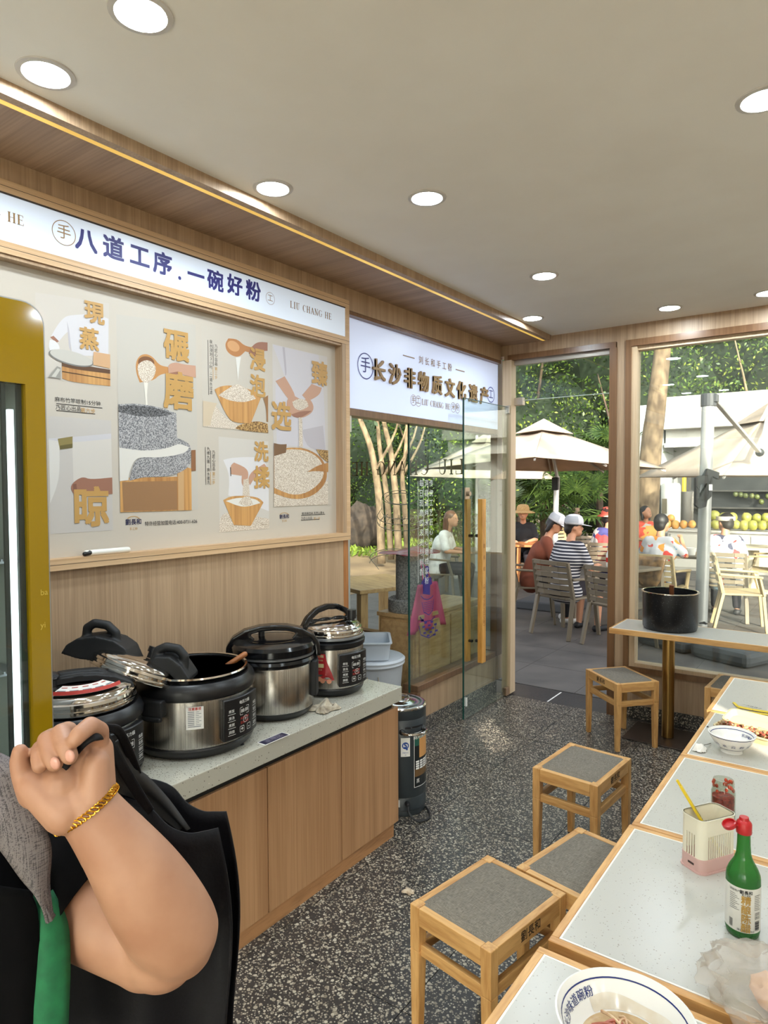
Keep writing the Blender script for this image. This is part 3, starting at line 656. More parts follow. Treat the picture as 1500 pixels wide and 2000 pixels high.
picture((380, 620), 4.546, ((200, 194, 190), [(690, 235), (1178, 350), (1187, 1660), (705, 1680)]), [
    ((200, 196, 202), [(692, 240), (1100, 335), (1150, 640), (1165, 1200), (940, 1140), (730, 1140), (715, 650), (730, 540), (800, 525)]), ((178, 172, 180), [(780, 262), (800, 265), (820, 500), (806, 520)]), ((184, 178, 184), [(950, 1000), (1140, 960), (1165, 1200), (1000, 1160)]),
    (SKIN1, [(718, 565), (800, 522), (905, 700), (870, 765), (830, 725)]), (SKIN1, [(1130, 625), (1040, 590), (955, 690), (1005, 745), (1110, 690)]), (SKIN1, [(815, 750), (840, 705), (875, 690), (920, 715), (960, 738), (1010, 715), (1040, 745), (1058, 790), (1050, 835), (1005, 872), (950, 894), (900, 890), (862, 872), (825, 830)]), (SKIN2, [(860, 860), (950, 830), (1040, 830), (950, 892), (880, 885)]),
    (RICE, [(868, 750), (930, 715), (1000, 738), (1012, 790), (940, 832), (880, 802)]), (RICE, [(925, 888), (955, 888), (962, 1155), (928, 1155)]), (RICE, [(705, 1540), (1186, 1450), (1187, 1660), (705, 1680)]), (STRAW, [(1080, 1170), (1186, 1180), (1187, 1290), (1120, 1240)]),
    (PWOOD, [(705, 1175), (850, 1152), (1000, 1163), (1130, 1240), (1182, 1370), (1162, 1480), (1050, 1590), (880, 1622), (705, 1562)]), (RICE, [(708, 1188), (850, 1168), (990, 1178), (1112, 1250), (1155, 1360), (1125, 1462), (1000, 1560), (860, 1580), (708, 1512)]), ((118, 86, 58), [(705, 1115), (760, 1128), (818, 1125), (812, 1200), (705, 1232)]), (PWOOD, [(1000, 1372), (1100, 1310), (1187, 1290), (1187, 1372), (1080, 1362)])],
    [('臻', 1112, 515, 225), ('选', 772, 895, 265)])
t = MB(); t.M = LB; Xt = PX+.0012
def wr(s, px, py, size, align='CENTER', bold=.0, sx=1):
    p = onX(px, py, Xt); t.text(s, size*hpx(px, py, Xt), wallX(p.y, p.z, Xt), bold, align, sx=sx)
def ul(a, b):
    p, q = onX(*a, Xt), onX(*b, Xt); z = (p.z+q.z)/2; t.box(Xt-.0002, Xt, p.y, q.y, z-.0012, z+.0012)
def vert(s, px, y0, y1, size):
    n = len(s)
    for i, c in enumerate(s): wr(c, px, y0+(y1-y0)*(i+.5)/n, size)
    p, q = onX(px-6, y0, Xt), onX(px-6, y1, Xt); t.box(Xt-.0002, Xt, p.y-.0012, p.y+.0012, q.z, p.z)
t.slot(0)
wr('麻布竹竿晾制15分钟', 153, 785, 10.5); wr('乃匠心出品', 134, 798, 10.5); ul((110, 788), (200, 797)); ul((110, 801), (186, 809))
vert('乃匠心出品', 422, 673, 715, 8); vert('泉水浸泡3小时,二道水过滤', 412, 664, 771, 8); vert('乃匠心出品', 417.5, 880, 920, 8); vert('九揉九搓·换水搓洗', 407, 873, 947, 8)
wr('特许经营加盟电话:400-0731-626', 336, 1021, 9.5, bold=.012, sx=.92); wr('甄选梯田米·天然山泉水', 612, 1003, 6.4); wr('乃匠心出品', 599, 1012.5, 6.4); ul((588, 1006.5), (635, 1005)); ul((588, 1016), (624, 1014.5))
t.slot(1); wr('劉長和', 261, 1020, 12, bold=.03); wr('劉長和', 555.5, 1009.5, 9, bold=.03)
t.slot(2); wr('手工粉', 261, 1033, 6); wr('手工粉', 555.5, 1017.5, 4.5); wr('第六步', 172, 803, 10.5); vert('第三步', 422, 717, 742, 8); vert('第二步', 417.5, 922, 947, 8); wr('第一步', 619, 1013, 6.4)
for cx, cy, r in ((261, 1020, 13), (555.5, 1009.5, 9)):
    for k in range(9):
        a = radians(40+100*k/8); p = onX(cx+r*1.1*cos(a), cy-r*.9*sin(a), Xt); t.box(Xt-.0002, Xt, p.y-.004, p.y+.004, p.z-.0012, p.z+.0012)
t.build('lettering', [INK, mat('poster navy', (34, 38, 76), .5), GOLDT], board)
# white scanner-like remote on the ledge
p = onX(212, 1086, FX-.012)
rm = thing('remote_control', 'slim white remote control lying on the poster ledge', 'remote control', (FX-.022, p.y, 1.438))
g = MB(); g.cap((0, -.085, .011), (0, .09, .011), .012, .012, 12); g.build('body', mat('white plastic', (226, 224, 216), .35), rm, smooth=True)
g = MB(); g.cap((.004, -.094, .009), (.004, -.075, .012), .009, .010, 10); g.build('tip', BLACKP, rm, smooth=True)

# ------------------------------------------------------------------ fridge at the left edge
fx = -1.76; e = onX(86, 700, fx); yR = e.y; ztop = onX(30, 586, fx).z; yw = onX(58, 1100, fx).y; zw = onX(48, 750, fx).z
fr_ = thing('display_fridge', 'tall yellow framed glass door drinks fridge beside the counter', 'fridge', (fx, yR-.33, 0))
g = MB(); b0, b1 = -.33, .33
g.box(-.60, -.045, b0, b0+.03, .06, ztop); g.box(-.60, -.045, b1-.03, b1, .06, ztop); g.box(-.60, -.57, b0+.03, b1-.03, .06, ztop); g.box(-.57, -.045, b0+.03, b1-.03, ztop-.06, ztop); g.box(-.57, -.045, b0+.03, b1-.03, .06, .2); g.box(-.55, -.08, b0+.02, b1-.02, 0, .06)
g.build('cabinet', mat('fridge grey', (150, 156, 156), .4), fr_, bevel=.006)
out = rrect(.66, ztop-.08, .055, 8, 0, (ztop+.08)/2); wi = .66/2-(yR-yw); inn = [(wi, zw), (-wi, zw), (-wi, .2), (wi, .2)]
g = MB(); n = len(out)
def ring2(mb, outer, x0, x1, x_in=True):
    m = len(outer); hole = []
    for (y, z) in outer:
        hole.append((max(-wi, min(wi, y)), max(.2, min(zw, z))))
    for xx, rev in ((x0, True), (x1, False)):
        for i in range(m):
            j = (i+1) % m; q = [(xx, *outer[i]), (xx, *outer[j]), (xx, *hole[j]), (xx, *hole[i])]
            mb.poly(q[::-1] if rev else q)
    for i in range(m):
        j = (i+1) % m; mb.poly([(x0, *outer[i]), (x0, *outer[j]), (x1, *outer[j]), (x1, *outer[i])]); mb.poly([(x1, *hole[i]), (x1, *hole[j]), (x0, *hole[j]), (x0, *hole[i])])
ring2(g, out, -.04, 0)
kk = Mt('yellow enamel glass', (148, 118, 14), .08, 0, .5); door = g.build('door', kk.m, fr_)
g = MB(); o2 = rrect(.668, ztop-.072, .058, 8, 0, (ztop+.08)/2); m = len(out)
for i in range(m):
    j = (i+1) % m; q = [(-.002, *o2[i]), (-.002, *o2[j]), (-.042, *o2[j]), (-.042, *o2[i])]; g.poly(q); g.poly([(-.002, *out[i]), (-.002, *out[j]), (-.002, *o2[j]), (-.002, *o2[i])])
g.build('door_edge', ALU, door)
g = MB(); g.box(-.02, -.012, -wi, wi, .2, zw); g.build('pane', GL, door)
t = MB()
for s, px, py in (('ba', 86, 1157), ('yi', 84, 1221)):
    pp_ = onX(px, py, fx); t.text(s, .022, wallX(pp_.y-(yR-.33), pp_.z, .0008))
t.build('lettering', mat('pale yellow print', (206, 178, 70), .4), door)
g = MB(); g.box(-.03, -.022, wi-.012, wi, .2, zw); g.box(-.03, -.022, wi-.05, wi-.04, .2, zw); g.build('gasket', mat('dark gasket', (44, 48, 50), .5), door)
a, b = onX(18, 800, fx-.07), onX(38, 1480, fx-.07)
g = MB(); g.box(-.075, -.06, a.y-(yR-.33)-.006, a.y-(yR-.33)+.006, .25, a.z); kk = Mt('fridge lamp', (245, 250, 255), .4); kk.emit((235, 245, 255), 2.2); g.build('lamp_tube', kk.m, fr_)
for z in (.5, .85, 1.2, 1.5):
    g = MB(); g.box(-.56, -.09, b0+.03, b1-.03, z, z+.006)
    for k in range(9): g.box(-.56, -.09, b0+.06+k*.065, b0+.064+k*.065, z+.006, z+.012)
    g.build('shelf', mat('wire grey', (140, 146, 148), .4, .5), fr_)

# ------------------------------------------------------------------ counter
cab = thing('base_cabinet', 'light wooden base cabinet with flat doors along the left wall', 'cabinet', (-1.853, 2.62, 0))
LCb = T(1.853, -2.62, 0)
g = MB(); g.M = LCb; g.box(-2.42, -1.855, .97, 2.62, .065, .648); g.box(-2.42, -1.856, .975, 2.612, .648, .664); g.build('body', mat('cabinet carcass', (170, 130, 92), .5), cab)
g = MB(); g.M = LCb; g.box(-1.87, -1.843, .97, 2.608, 0, .062); g.box(-2.40, -1.87, 2.59, 2.608, 0, .062); g.build('kick_board', solidwood('kick board wood', (168, 122, 82), (136, 96, 62), 'Y', .5), cab)
g = MB(); g.M = LCb; g.box(-1.872, -1.846, .97, 2.60, .634, .664); g.build('gap_shade_strip', mat('painted gap shade', (18, 18, 18), .6), cab)  # black strip standing in for the shade under the slab
for a, b in ((.972, 1.323), (1.327, 1.765), (1.769, 2.205), (2.209, 2.640)):
    g = MB(); g.M = LCb; g.box(-1.853, -1.835, a, b-.002, .066, .632); g.build('door', CABW, cab, bevel=.0012, seg=1)
g = MB(); g.box(-2.423, -1.812, .97, 2.637, .665, .735); wt = g.build('worktop', QUARTZ, None, bevel=.003); tag(wt, 'speckled pale stone worktop on the wooden cabinet', 'worktop')
p = onZ(535, 1443, .735); st = thing('label_plate', 'small dark blue label plate stuck on the speckled worktop', 'label', (p.x, p.y, .7352))
g = MB(); g.box(-.022, .022, -.066, .066, 0, .001); g.build('backing', PAPER, st)
g = MB(); g.box(-.019, .019, -.062, .062, .001, .0014); g.build('face', mat('navy label', (34, 30, 58), .4), st)
t = MB(); t.text('家电区', .03, frame((0, 0, .0018), (0, 1, 0), (-1, 0, 0)), .0); t.build('lettering', mat('lilac grey print', (130, 124, 140), .5), st)

# ------------------------------------------------------------------ pressure cookers
def sector(mb, r0, r1, z0, z1, a0, a1, n=12):
    v = []; f = []
    for k in range(n+1):
        a = a0+(a1-a0)*k/n
        for r in (r0, r1):
            for z in (z0, z1): v.append((r*cos(a), r*sin(a), z))
    for k in range(n):
        i = 4*k; j = i+4
        f += [(i+2, j+2, j+3, i+3), (i, i+1, j+1, j), (i+1, i+3, j+3, j+1), (i, j, j+2, i+2)]
    f += [(0, 2, 3, 1), (4*n, 4*n+1, 4*n+3, 4*n+2)]
    mb._add(v, f)
def bend(mb, start, r, az):
    for i in range(start, len(mb.v)):
        u, v, w = mb.v[i]; a = az+u/r; mb.v[i] = ((r+w)*cos(a), (r+w)*sin(a), v)
def cpatch(mb, r, az, u0, u1, z0, z1, n=6):
    s = len(mb.v); mb.grid([[(u0+(u1-u0)*i/n, z, 0) for z in (z1, z0)] for i in range(n+1)]); bend(mb, s, r, az)
def ctext(mb, s, size, r, az, u, z, bold=0, track=1): k = len(mb.v); mb.text(s, size, T(u, z, 0), bold, track=track); bend(mb, k, r, az)
def arch(mb, pts, w, h):
    """flat strap swept over an arch given by points"""
    for i in range(len(pts)-1): mb.bar(pts[i], pts[i+1], w, h)
def panel(par, r, az, z0, z1, half, big=True):
    g = MB(); sector(g, r-.01, r+.018, z0, z1, az-half, az+half, 10); ob = g.build('control_panel', BLACKP, par, smooth=True, bevel=.004)
    R = r+.0186; t = MB(); hgt = z1-z0; zc = (z0+z1)/2; wd = half*R
    t.slot(0); ctext(t, '电压力锅', .014, R, az, 0, z1-.022, .02)
    for i, s in enumerate(('煮饭', '煲汤', '煮粥', '蹄筋')):
        z = z1-.045-(hgt-.075)*i/3; ctext(t, s, .0125, R, az, -wd*.66, z); cpatch(t, R, az, -wd*.82, -wd*.48, z-.011, z-.0098)
        ctext(t, ('保温', '取消', '预约', '定时')[i], .0125, R, az, wd*.70, z); cpatch(t, R, az, wd*.54, wd*.88, z-.011, z-.0098)
    ctext(t, '+', .022, R, az, -wd*.16, z0+.03, .03); ctext(t, '-', .022, R, az, wd*.24, z0+.03, .03)
    k = len(t.v); t.ring(T(wd*.04, z0+.062, 0), .013, .0015, 18); bend(t, k, R, az); ctext(t, '开', .013, R, az, wd*.04, z0+.062)
    k = len(t.v)
    for (u, v, a, b) in ((-wd*.16, z0+.03, .022, .022), (wd*.24, z0+.03, .022, .022), (0.02*0, z1-.055, .05, .028)):
        q = rrect(a, b, .003, 2, u, v); q2_ = rrect(a-.0024, b-.0024, .002, 2, u, v)
        for i in range(len(q)): j = (i+1) % len(q); t.poly([(*q[i], 0), (*q[j], 0), (*q2_[j], 0), (*q2_[i], 0)])
    bend(t, k, R, az); ctext(t, '88:88', .018, R, az, 0, z1-.055)
    t.slot(1); ctext(t, '米饭 杂粮', .011, R, az, 0, z1-.082); ctext(t, '豆类 肉类', .011, R, az, 0, z1-.098)
    t.build('lettering', [WPRINT, mat('red print', (190, 60, 50), .5)], ob)
    return ob
def cooker_base(par, r, H, steel_top, panel_az=0.0, ph=(.07, .22), half=.42, side=True):
    g = MB(); g.lathe([(r-.045, 0), (r-.02, .004), (r-.004, .02), (r, .035), (r-.002, .04)], 48); g.build('base', BLACKP, par, smooth=True)
    g = MB(); g.lathe([(r-.006, .038), (r-.003, .05), (r-.003, steel_top-.012), (r-.004, steel_top)], 64); g.build('steel_body', STEEL, par, smooth=True)
    g = MB(); g.lathe([(r-.004, steel_top-.002), (r+.004, steel_top+.006), (r+.006, steel_top+.025), (r, H-.012), (r-.012, H), (r-.022, H), (r-.024, H-.02)], 56); g.build('rim_ring', BLACKP, par, smooth=True)
    panel(par, r, panel_az, ph[0], ph[1], half)
    if side:
        for s in (-1, 1):
            a = panel_az+s*pi/2; g = MB(); sector(g, r-.012, r+.032, steel_top-.045, steel_top+.012, a-.30, a+.30, 8); sector(g, r+.012, r+.034, steel_top-.062, steel_top-.043, a-.28, a+.28, 8)
            g.build('side_handle', BLACKM, par, bevel=.006)
def steel_lid(r):
    g = MB(); g.lathe([(r, 0), (r+.004, .006), (r+.002, .014), (r-.006, .016), (r-.006, .024), (r+.0, .027), (r-.002, .036), (r-.012, .040), (r-.014, .048), (r-.03, .056), (r*.6, .066), (r*.25, .069), (0.001, .070)], 56)
    g.lathe([(r, 0), (r-.02, .001), (r-.03, .03), (r*.5, .045), (.001, .048)], 40); return g
CTOP = .735
# cooker 2, open
c2 = thing('pressure_cooker', 'wide open steel pressure cooker, lid propped on its rim and a wooden handled ladle inside', 'pressure cooker', (-2.075, 1.62, CTOP), radians(9), 'pressure cookers on the counter')
cooker_base(c2, .222, .268, .212, 0, (.055, .205), .40)
g = MB(); g.lathe([(.195, .275), (.200, .283), (.196, .286), (.190, .28), (.186, .10), (.17, .075), (.001, .07)], 56); g.lathe([(.195, .275), (.191, .27), (.188, .20)], 56); g.build('inner_pot', mat('dark non stick', (16, 16, 17), .35), c2, smooth=True)
g = MB(); g.lathe([(.193, .276), (.201, .282), (.199, .288), (.191, .286)], 56, close=True); g.build('pot_rim', CHROME, c2, smooth=True)
t = MB(); az = radians(-47); R = .2205; cpatch(t, R, az, -.03, .03, .115, .195)
lb = t.build('label_sticker', PAPER, c2)
t = MB(); t.slot(0); ctext(t, '注意事项', .011, R+.0004, az, 0, .187, .03); t.slot(1)
for i in range(9): cpatch(t, R+.0004, az, -.024, -.002 if i < 8 else .02, .176-.0065*i, .1785-.0065*i, 2); cpatch(t, R+.0004, az, .003, .014+.008*(i % 2), .176-.0065*i, .1775-.0065*i, 2)
t.build('lettering', [mat('red print'), mat('grey print', (110, 116, 124), .6)], lb)
# its lid, tilted and resting on the left of the rim
def lid_beam(par, r, z, hi, M=Matrix(), name='handle'):
    g = MB(); g.M = M
    pts = [(-r-.02, 0, z-.05), (-r-.005, 0, z-.005), (-r*.7, 0, z+.018), (-r*.35, 0, z+.03), (0, 0, z+.034), (r*.35, 0, z+.03), (r*.7, 0, z+.018), (r+.005, 0, z-.005), (r+.02, 0, z-.05)]
    for i in range(len(pts)-1): g.bar(pts[i], pts[i+1], .075, .022, up=(0, 1, 0)) if False else g.bar(pts[i], pts[i+1], .075, .022)
    for q in pts[1:-1]: g.ball(q, (.012, .037, .012), 10, 6)
    for s in (-1, 1):
        q = [(s*r*.52, 0, z+.02), (s*r*.50, 0, z+.02+hi*.55), (s*r*.40, 0, z+.02+hi*.9), (s*r*.2, 0, z+.02+hi), (0, 0, z+.02+hi*1.02)]
        for i in range(4): g.bar(q[i], q[i+1], .038, .026)
        for p_ in q[1:]: g.ball(p_, (.014, .019, .014), 10, 6)
    ob = g.build(name, BLACKM, par, remesh=.004, smooths=5); return ob
lw = atD(268, 1303, 2.42)
right = AR.copy(); down = -AU
xa = (right*.94 - AU*.33).normalized(); toc = (-AF + AU*.05).normalized(); na = (AU*.94 + right*.33)
na = (na + AF*.24).normalized(); ya = na.cross(xa).normalized(); xa = ya.cross(na).normalized()
ML = Matrix(((xa.x, ya.x, na.x, lw.x), (xa.y, ya.y, na.y, lw.y), (xa.z, ya.z, na.z, lw.z), (0, 0, 0, 1)))
loc = Matrix.Translation((-2.075, 1.62, CTOP)) @ RZ(radians(9)); ML = loc.inverted() @ ML
g = steel_lid(.160); b = MB(); b.v = [tuple(ML @ Vector(p) - (ML.to_3x3() @ Vector((0, 0, .03)))) for p in g.v]; b.f = g.f; b.mi = g.mi; lid = b.build('lid', CHROME, c2, smooth=True, angle=50)
LI = loc.inverted()
def vp2(px, py, d): return LI @ atD(px, py, d)
g = MB(); dd = (LI.to_3x3() @ AF)*.12
for pts in ([(118, 1277), (128, 1260), (150, 1247), (185, 1243), (222, 1252), (245, 1268), (258, 1298), (240, 1303), (215, 1287), (185, 1292), (150, 1287)], [(290, 1297), (302, 1283), (330, 1284), (352, 1300), (369, 1325), (367, 1342), (350, 1340), (332, 1318), (308, 1308)]): g.prism([vp2(*q, 2.36) for q in pts], dd)
for pts in ([(168, 1254), (171, 1226), (185, 1217), (210, 1221), (226, 1236), (229, 1262)], [(300, 1294), (309, 1270), (325, 1263), (348, 1267), (361, 1282), (359, 1314)]):
    for a, b in zip(pts, pts[1:]): g.cap(vp2(*a, 2.40), vp2(*b, 2.40), .0165, .0165, 10); g.cap(vp2(*a, 2.44), vp2(*b, 2.44), .0165, .0165, 10)
g.build('handle', BLACKM, c2, remesh=.004, smooths=5)
g = MB(); g.M = ML; g.cyl((.02, .06), .018, .04, .062, 16); g.cyl((.02, .06), .024, .062, .082, 16); g.build('valve', BLACKP, c2, smooth=True)
# ladle in it
lp = thing('ladle', 'thin steel spoon with brown wooden handle standing in the open cooker', 'ladle', (-2.02, 1.64, CTOP+.09))
a, b = atD(478, 1278, 2.64), atD(418, 1316, 2.60); c = atD(398, 1333, 2.58); o_ = Vector((-2.02, 1.64, CTOP+.09))
g = MB(); d = (a-b).normalized(); g.cap(b-o_, b+d*.05-o_, .007, .010, 12); g.cap(b+d*.05-o_, a-o_, .010, .0115, 12); g.build('handle', solidwood('brown handle wood', (150, 92, 48), (110, 62, 30), 'X'), lp, smooth=True)
g = MB(); g.tube([b-o_, b-d*.035-o_], [.0075, .0055], 12); g.tube([b-d*.03-o_, c-o_, Vector((-2.08, 1.60, CTOP+.12))-o_], .0028, 8); g.ball(Vector((-2.09, 1.595, CTOP+.105))-o_, (.03, .03, .014)); g.build('stem', CHROME, lp, smooth=True)
# cooker 1, partly behind the fridge
c1 = thing('pressure_cooker', 'steel pressure cooker with picture sticker on its lid, half hidden by the yellow fridge', 'pressure cooker', (-2.10, 1.175, CTOP), radians(12), 'pressure cookers on the counter')
cooker_base(c1, .195, .255, .205, 0, (.06, .20), .40, False)
b = MB(); g = steel_lid(.178); b.v = [(x, y, z+.262) for x, y, z in g.v]; b.f = g.f; b.mi = g.mi; b.build('lid', CHROME, c1, smooth=True, angle=50)
lid_beam(c1, .15, .312, .022, RZ(radians(48)))
g = MB(); g.cyl((-.03, -.08), .016, .33, .35, 14); g.ball((-.03, -.08, .362), (.026, .026, .014), 12, 6); g.build('valve', BLACKP, c1, smooth=True)
t = MB(); n = 14; a0, a1 = radians(-75), radians(15)
for r0, r1, z, mi in ((.085, .150, .3335, 0), (.145, .150, .3245+.0095, 1), (.085, .089, .3245+.0095, 1)):
    t.slot(mi); t.grid([[((r0+(r1-r0)*j)*cos(a0+(a1-a0)*i/n), (r0+(r1-r0)*j)*sin(a0+(a1-a0)*i/n), z+(-.0105 if j else 0)+.0025) for j in (0, 1)] for i in range(n+1)])
t.slot(2)
for i in range(5):
    a = a0+(a1-a0)*(i+.5)/5; t.box(0, 0, 0, 0, 0, 0); M = T(.114*cos(a), .114*sin(a), .3300) @ RZ(a+pi/2) @ RX(radians(-0)); old = t.M; t.M = M
    t.box(-.013, .013, -.010, .010, 0, .0008); t.slot(1); t.box(-.009, .009, .013, .019, .004, .0045); t.slot(2); t.M = old
t.build('label_sticker', [PAPER, mat('red print'), mat('grey print')], c1)
# cooker 3, black lid
c3 = thing('pressure_cooker', 'tall steel pressure cooker with closed glossy black lid and arched handle', 'pressure cooker', (-2.067, 2.032, CTOP), radians(46), 'pressure cookers on the counter')
GLOSS = mat('glossy black', (14, 14, 16), .14)
g = MB(); g.lathe([(.125, 0), (.15, .004), (.166, .02), (.170, .034)], 48); g.build('base', BLACKP, c3, smooth=True)
g = MB(); g.lathe([(.168, .032), (.171, .04), (.171, .215), (.169, .22)], 64); g.build('steel_body', STEEL, c3, smooth=True)
g = MB(); g.lathe([(.169, .218), (.178, .224), (.181, .236), (.176, .248), (.165, .25)], 56); g.build('rim_ring', GLOSS, c3, smooth=True)
g = MB(); g.lathe([(.166, .250), (.176, .254), (.177, .263), (.170, .266)], 56); g.build('lid_band', mat('grey band', (130, 132, 134), .35, .6), c3, smooth=True)
g = MB(); g.lathe([(.168, .262), (.180, .268), (.181, .292), (.172, .306), (.13, .316), (.06, .320), (.001, .321)], 56); g.build('lid', GLOSS, c3, smooth=True)
g = MB(); M = RZ(radians(-90)); g.M = M
pts = [(0, -.190, .235), (0, -.186, .285), (0, -.165, .318), (0, -.12, .345), (0, -.06, .360), (0, 0, .364), (0, .06, .360), (0, .12, .345), (0, .165, .318), (0, .186, .285), (0, .190, .235)]
for i in range(len(pts)-1): g.bar(pts[i], pts[i+1], .06, .024)
for q in pts[1:-1]: g.ball(q, (.03, .0125, .0125), 10, 6)
for s in (-1, 1): g.bar((0, s*.15, .27), (0, s*.09, .33), .06, .05)
g.build('handle', GLOSS, c3, remesh=.004, smooths=4)
g = MB(); g.lathe([(.118, .3165), (.122, .319), (.118, .3195), (.114, .3175)], 48, close=True); g.build('lid_ring', CHROME, c3, smooth=True)
g = MB(); g.M = T(-.05, .03, 0); g.cyl((0, 0), .014, .32, .345, 14); g.cyl((0, 0), .02, .345, .362, 14); g.build('valve', BLACKP, c3, smooth=True)
g = MB(); sector(g, .165, .192, .075, .225, -.42, .42, 10); g.build('control_panel', BLACKM, c3, smooth=True, bevel=.005)
t = MB(); ctext(t, '电压力锅', .016, .1926, 0, 0, .2); t.build('lettering', WPRINT, c3)
# cooker 4, steel lid with arch and red sticker
c4 = thing('pressure_cooker', 'steel pressure cooker with red sticker and chrome lid at the far end of the counter', 'pressure cooker', (-2.067, 2.411, CTOP), radians(-8), 'pressure cookers on the counter')
cooker_base(c4, .157, .262, .222, 0, (.055, .205), .52, False)
b = MB(); g = steel_lid(.150); b.v = [(x, y, z+.268) for x, y, z in g.v]; b.f = g.f; b.mi = g.mi; b.build('lid', CHROME, c4, smooth=True, angle=50)
g = MB(); g.lathe([(.140, .258), (.160, .262), (.160, .268), (.145, .271)], 48); g.build('lid_band', mat('grey band'), c4, smooth=True)
g = MB(); g.M = RZ(radians(-14))
pts = [(0, -.150, .262), (0, -.146, .305), (0, -.120, .350), (0, -.075, .384), (0, -.02, .398), (0, .03, .394), (0, .075, .372), (0, .11, .346), (0, .13, .33)]
for i in range(len(pts)-1): g.bar(pts[i], pts[i+1], .032, .026)
for q in pts[1:-1]: g.ball(q, (.016, .013, .013), 10, 6)
for q in ((0, -.09, .335), (0, -.03, .338), (0, .04, .338), (0, .1, .335)): g.ball(q, (.016, .04, .010), 10, 6)
g.build('handle', GLOSS, c4, remesh=.004, smooths=4)
g = MB(); p_ = RZ(radians(28)) @ Vector((.105, 0, 0)); g.cyl((p_.x, p_.y), .011, .335, .35, 12); g.cyl((p_.x, p_.y), .022, .345, .385, 14); g.build('valve', BLACKP, c4, smooth=True)
t = MB(); az = radians(-58); R = .1553
t.slot(0); cpatch(t, R, az, -.05, .018, .11, .205, 8)
k = len(t.v); pts = [(.018, .205), (.026, .17), (.045, .125), (.06, .085), (.04, .075), (0, .085), (-.05, .11), (.018, .11)]
t.poly([(a, b, .0004) for a, b in pts[:2]+[(.018, .11)]]); t.poly([(a, b, .0004) for a, b in ((.026, .17), (.045, .125), (.018, .11))]); t.poly([(a, b, .0004) for a, b in ((.045, .125), (.06, .085), (.03, .08), (.0, .095), (.018, .11))]); t.poly([(a, b, .0004) for a, b in ((.018, .11), (0, .095), (-.05, .105), (-.05, .11))]); bend(t, k, R, az)
t.slot(1); k = len(t.v)
for u, v, s in ((-.046, .108, 1), (-.026, .092, 1)): t.poly([(u+.012*cos(a*pi/8), v+.012*sin(a*pi/8), .0009) for a in range(16)])
bend(t, k, R, az); t.slot(2); k = len(t.v)
for u, v in ((.006, .082), (.036, .080), (-.008, .09)): t.poly([(u+.011*cos(a*pi/8), v+.011*sin(a*pi/8), .0012+.0003*v) for a in range(16)])
bend(t, k, R, az); t.slot(3); cpatch(t, R+.0006, az, -.046, .012, .142, .160, 4)
ctext(t, '电压力锅', .014, R+.0007, az, -.016, .193, .03); ctext(t, '大容量 多功能', .008, R+.0007, az, -.016, .175); ctext(t, '精控火候', .008, R+.0007, az, -.012, .132)
t.build('label_sticker', [mat('red sticker', (164, 34, 40), .35), mat('sticker blue', (44, 100, 170), .4), mat('sticker peach', (206, 140, 110), .4), mat('sticker cream', (206, 200, 150), .4)], c4)
# rag
def crumple(name, c, size, m, seed, h=.05, n=14, par=None):
    rng = random.Random(seed); P = []
    ph = [rng.uniform(0, 6) for _ in range(8)]
    for i in range(n+1):
        r = []
        for j in range(n+1):
            u, v = i/n*2-1, j/n*2-1; d = max(abs(u), abs(v)); rr = 1-.28*d*d*abs(sin(3*atan2(v, u)+ph[0]))
            z = h*(1-d*d)*(.45+.3*sin(5*u+ph[1])*sin(4*v+ph[2])+.25*sin(9*u*v+ph[3]+7*v))
            r.append((u*size[0]*rr+.1*size[0]*sin(4*v+ph[4]), v*size[1]*rr+.1*size[1]*sin(4*u+ph[5]), max(z, 0)+.003+.002*sin(11*u+13*v)))
        P.append(r)
    g = MB(); g.grid(P); ob = g.build(name, m, par, smooth=True, angle=180); md = ob.modifiers.new('thick', 'SOLIDIFY'); md.thickness = .0016; sb = ob.modifiers.new('sub', 'SUBSURF'); sb.levels = sb.render_levels = 1; ob.location = c; return ob
p = onZ(635, 1388, CTOP); o = crumple('cleaning_rag', (p.x-.01, p.y+.01, CTOP), (.055, .07), vary('grubby cloth', (206, 196, 176), (122, 108, 90), .9, 24), 4, .055); tag(o, 'small crumpled grubby rag lying beside the far cooker on the worktop', 'rag')
p = onZ(473, 1455, CTOP); g = MB(); g.ball((0, 0, .002), (.007, .01, .0025), 8, 5); o = g.build('crumb', BLACKM, None); o.location = (p.x, p.y, CTOP); tag(o, 'tiny dark crumb on the worktop in front of the open cooker', 'crumb')

# ------------------------------------------------------------------ boiler
bo = thing('insulated_barrel', 'dark grey insulated barrel with steel lid standing at the end of the counter', 'barrel', (-1.987, 2.884, 0))
r = .131; BAR = vary('dark grey enamel', (50, 56, 60), (44, 50, 54), .38, 5)
g = MB(); g.lathe([(r-.01, 0), (r-.004, .012), (r-.006, .03), (r, .035), (r, .095), (r-.003, .1), (r, .105), (r, .50), (r-.002, .503), (r, .506), (r, .55), (r-.006, .553)], 56); g.build('body', BAR, bo, smooth=True)
g = MB(); g.lathe([(r-.006, .55), (r+.001, .551), (r+.002, .558), (r-.004, .564), (r-.02, .566), (r-.03, .563), (.06, .567), (.05, .572), (.001, .572)], 56); g.build('lid', CHROME, bo, smooth=True)
g = MB(); g.tube([(.042*cos(a*pi/10), .042*sin(a*pi/10), .578+.012*sin(a*pi/10)) for a in range(20)], .0035, 8, closed=True); g.build('lid_ring', CHROME, bo, smooth=True)
az = radians(-18); g = MB(); pts = []
for k in range(13):
    a = az-.62+1.0*k/12; rr = r+.005+.045*sin(pi*min(1, max(0, (k)/12)))**.5; pts.append((rr*cos(a), rr*sin(a), .445))
g.tube(pts, .0075, 10); g.build('handle', CHROME, bo, smooth=True)
g = MB()
for a in (az-.62, az+.38): g.ball((r*cos(a), r*sin(a), .445), .016, 10, 7)
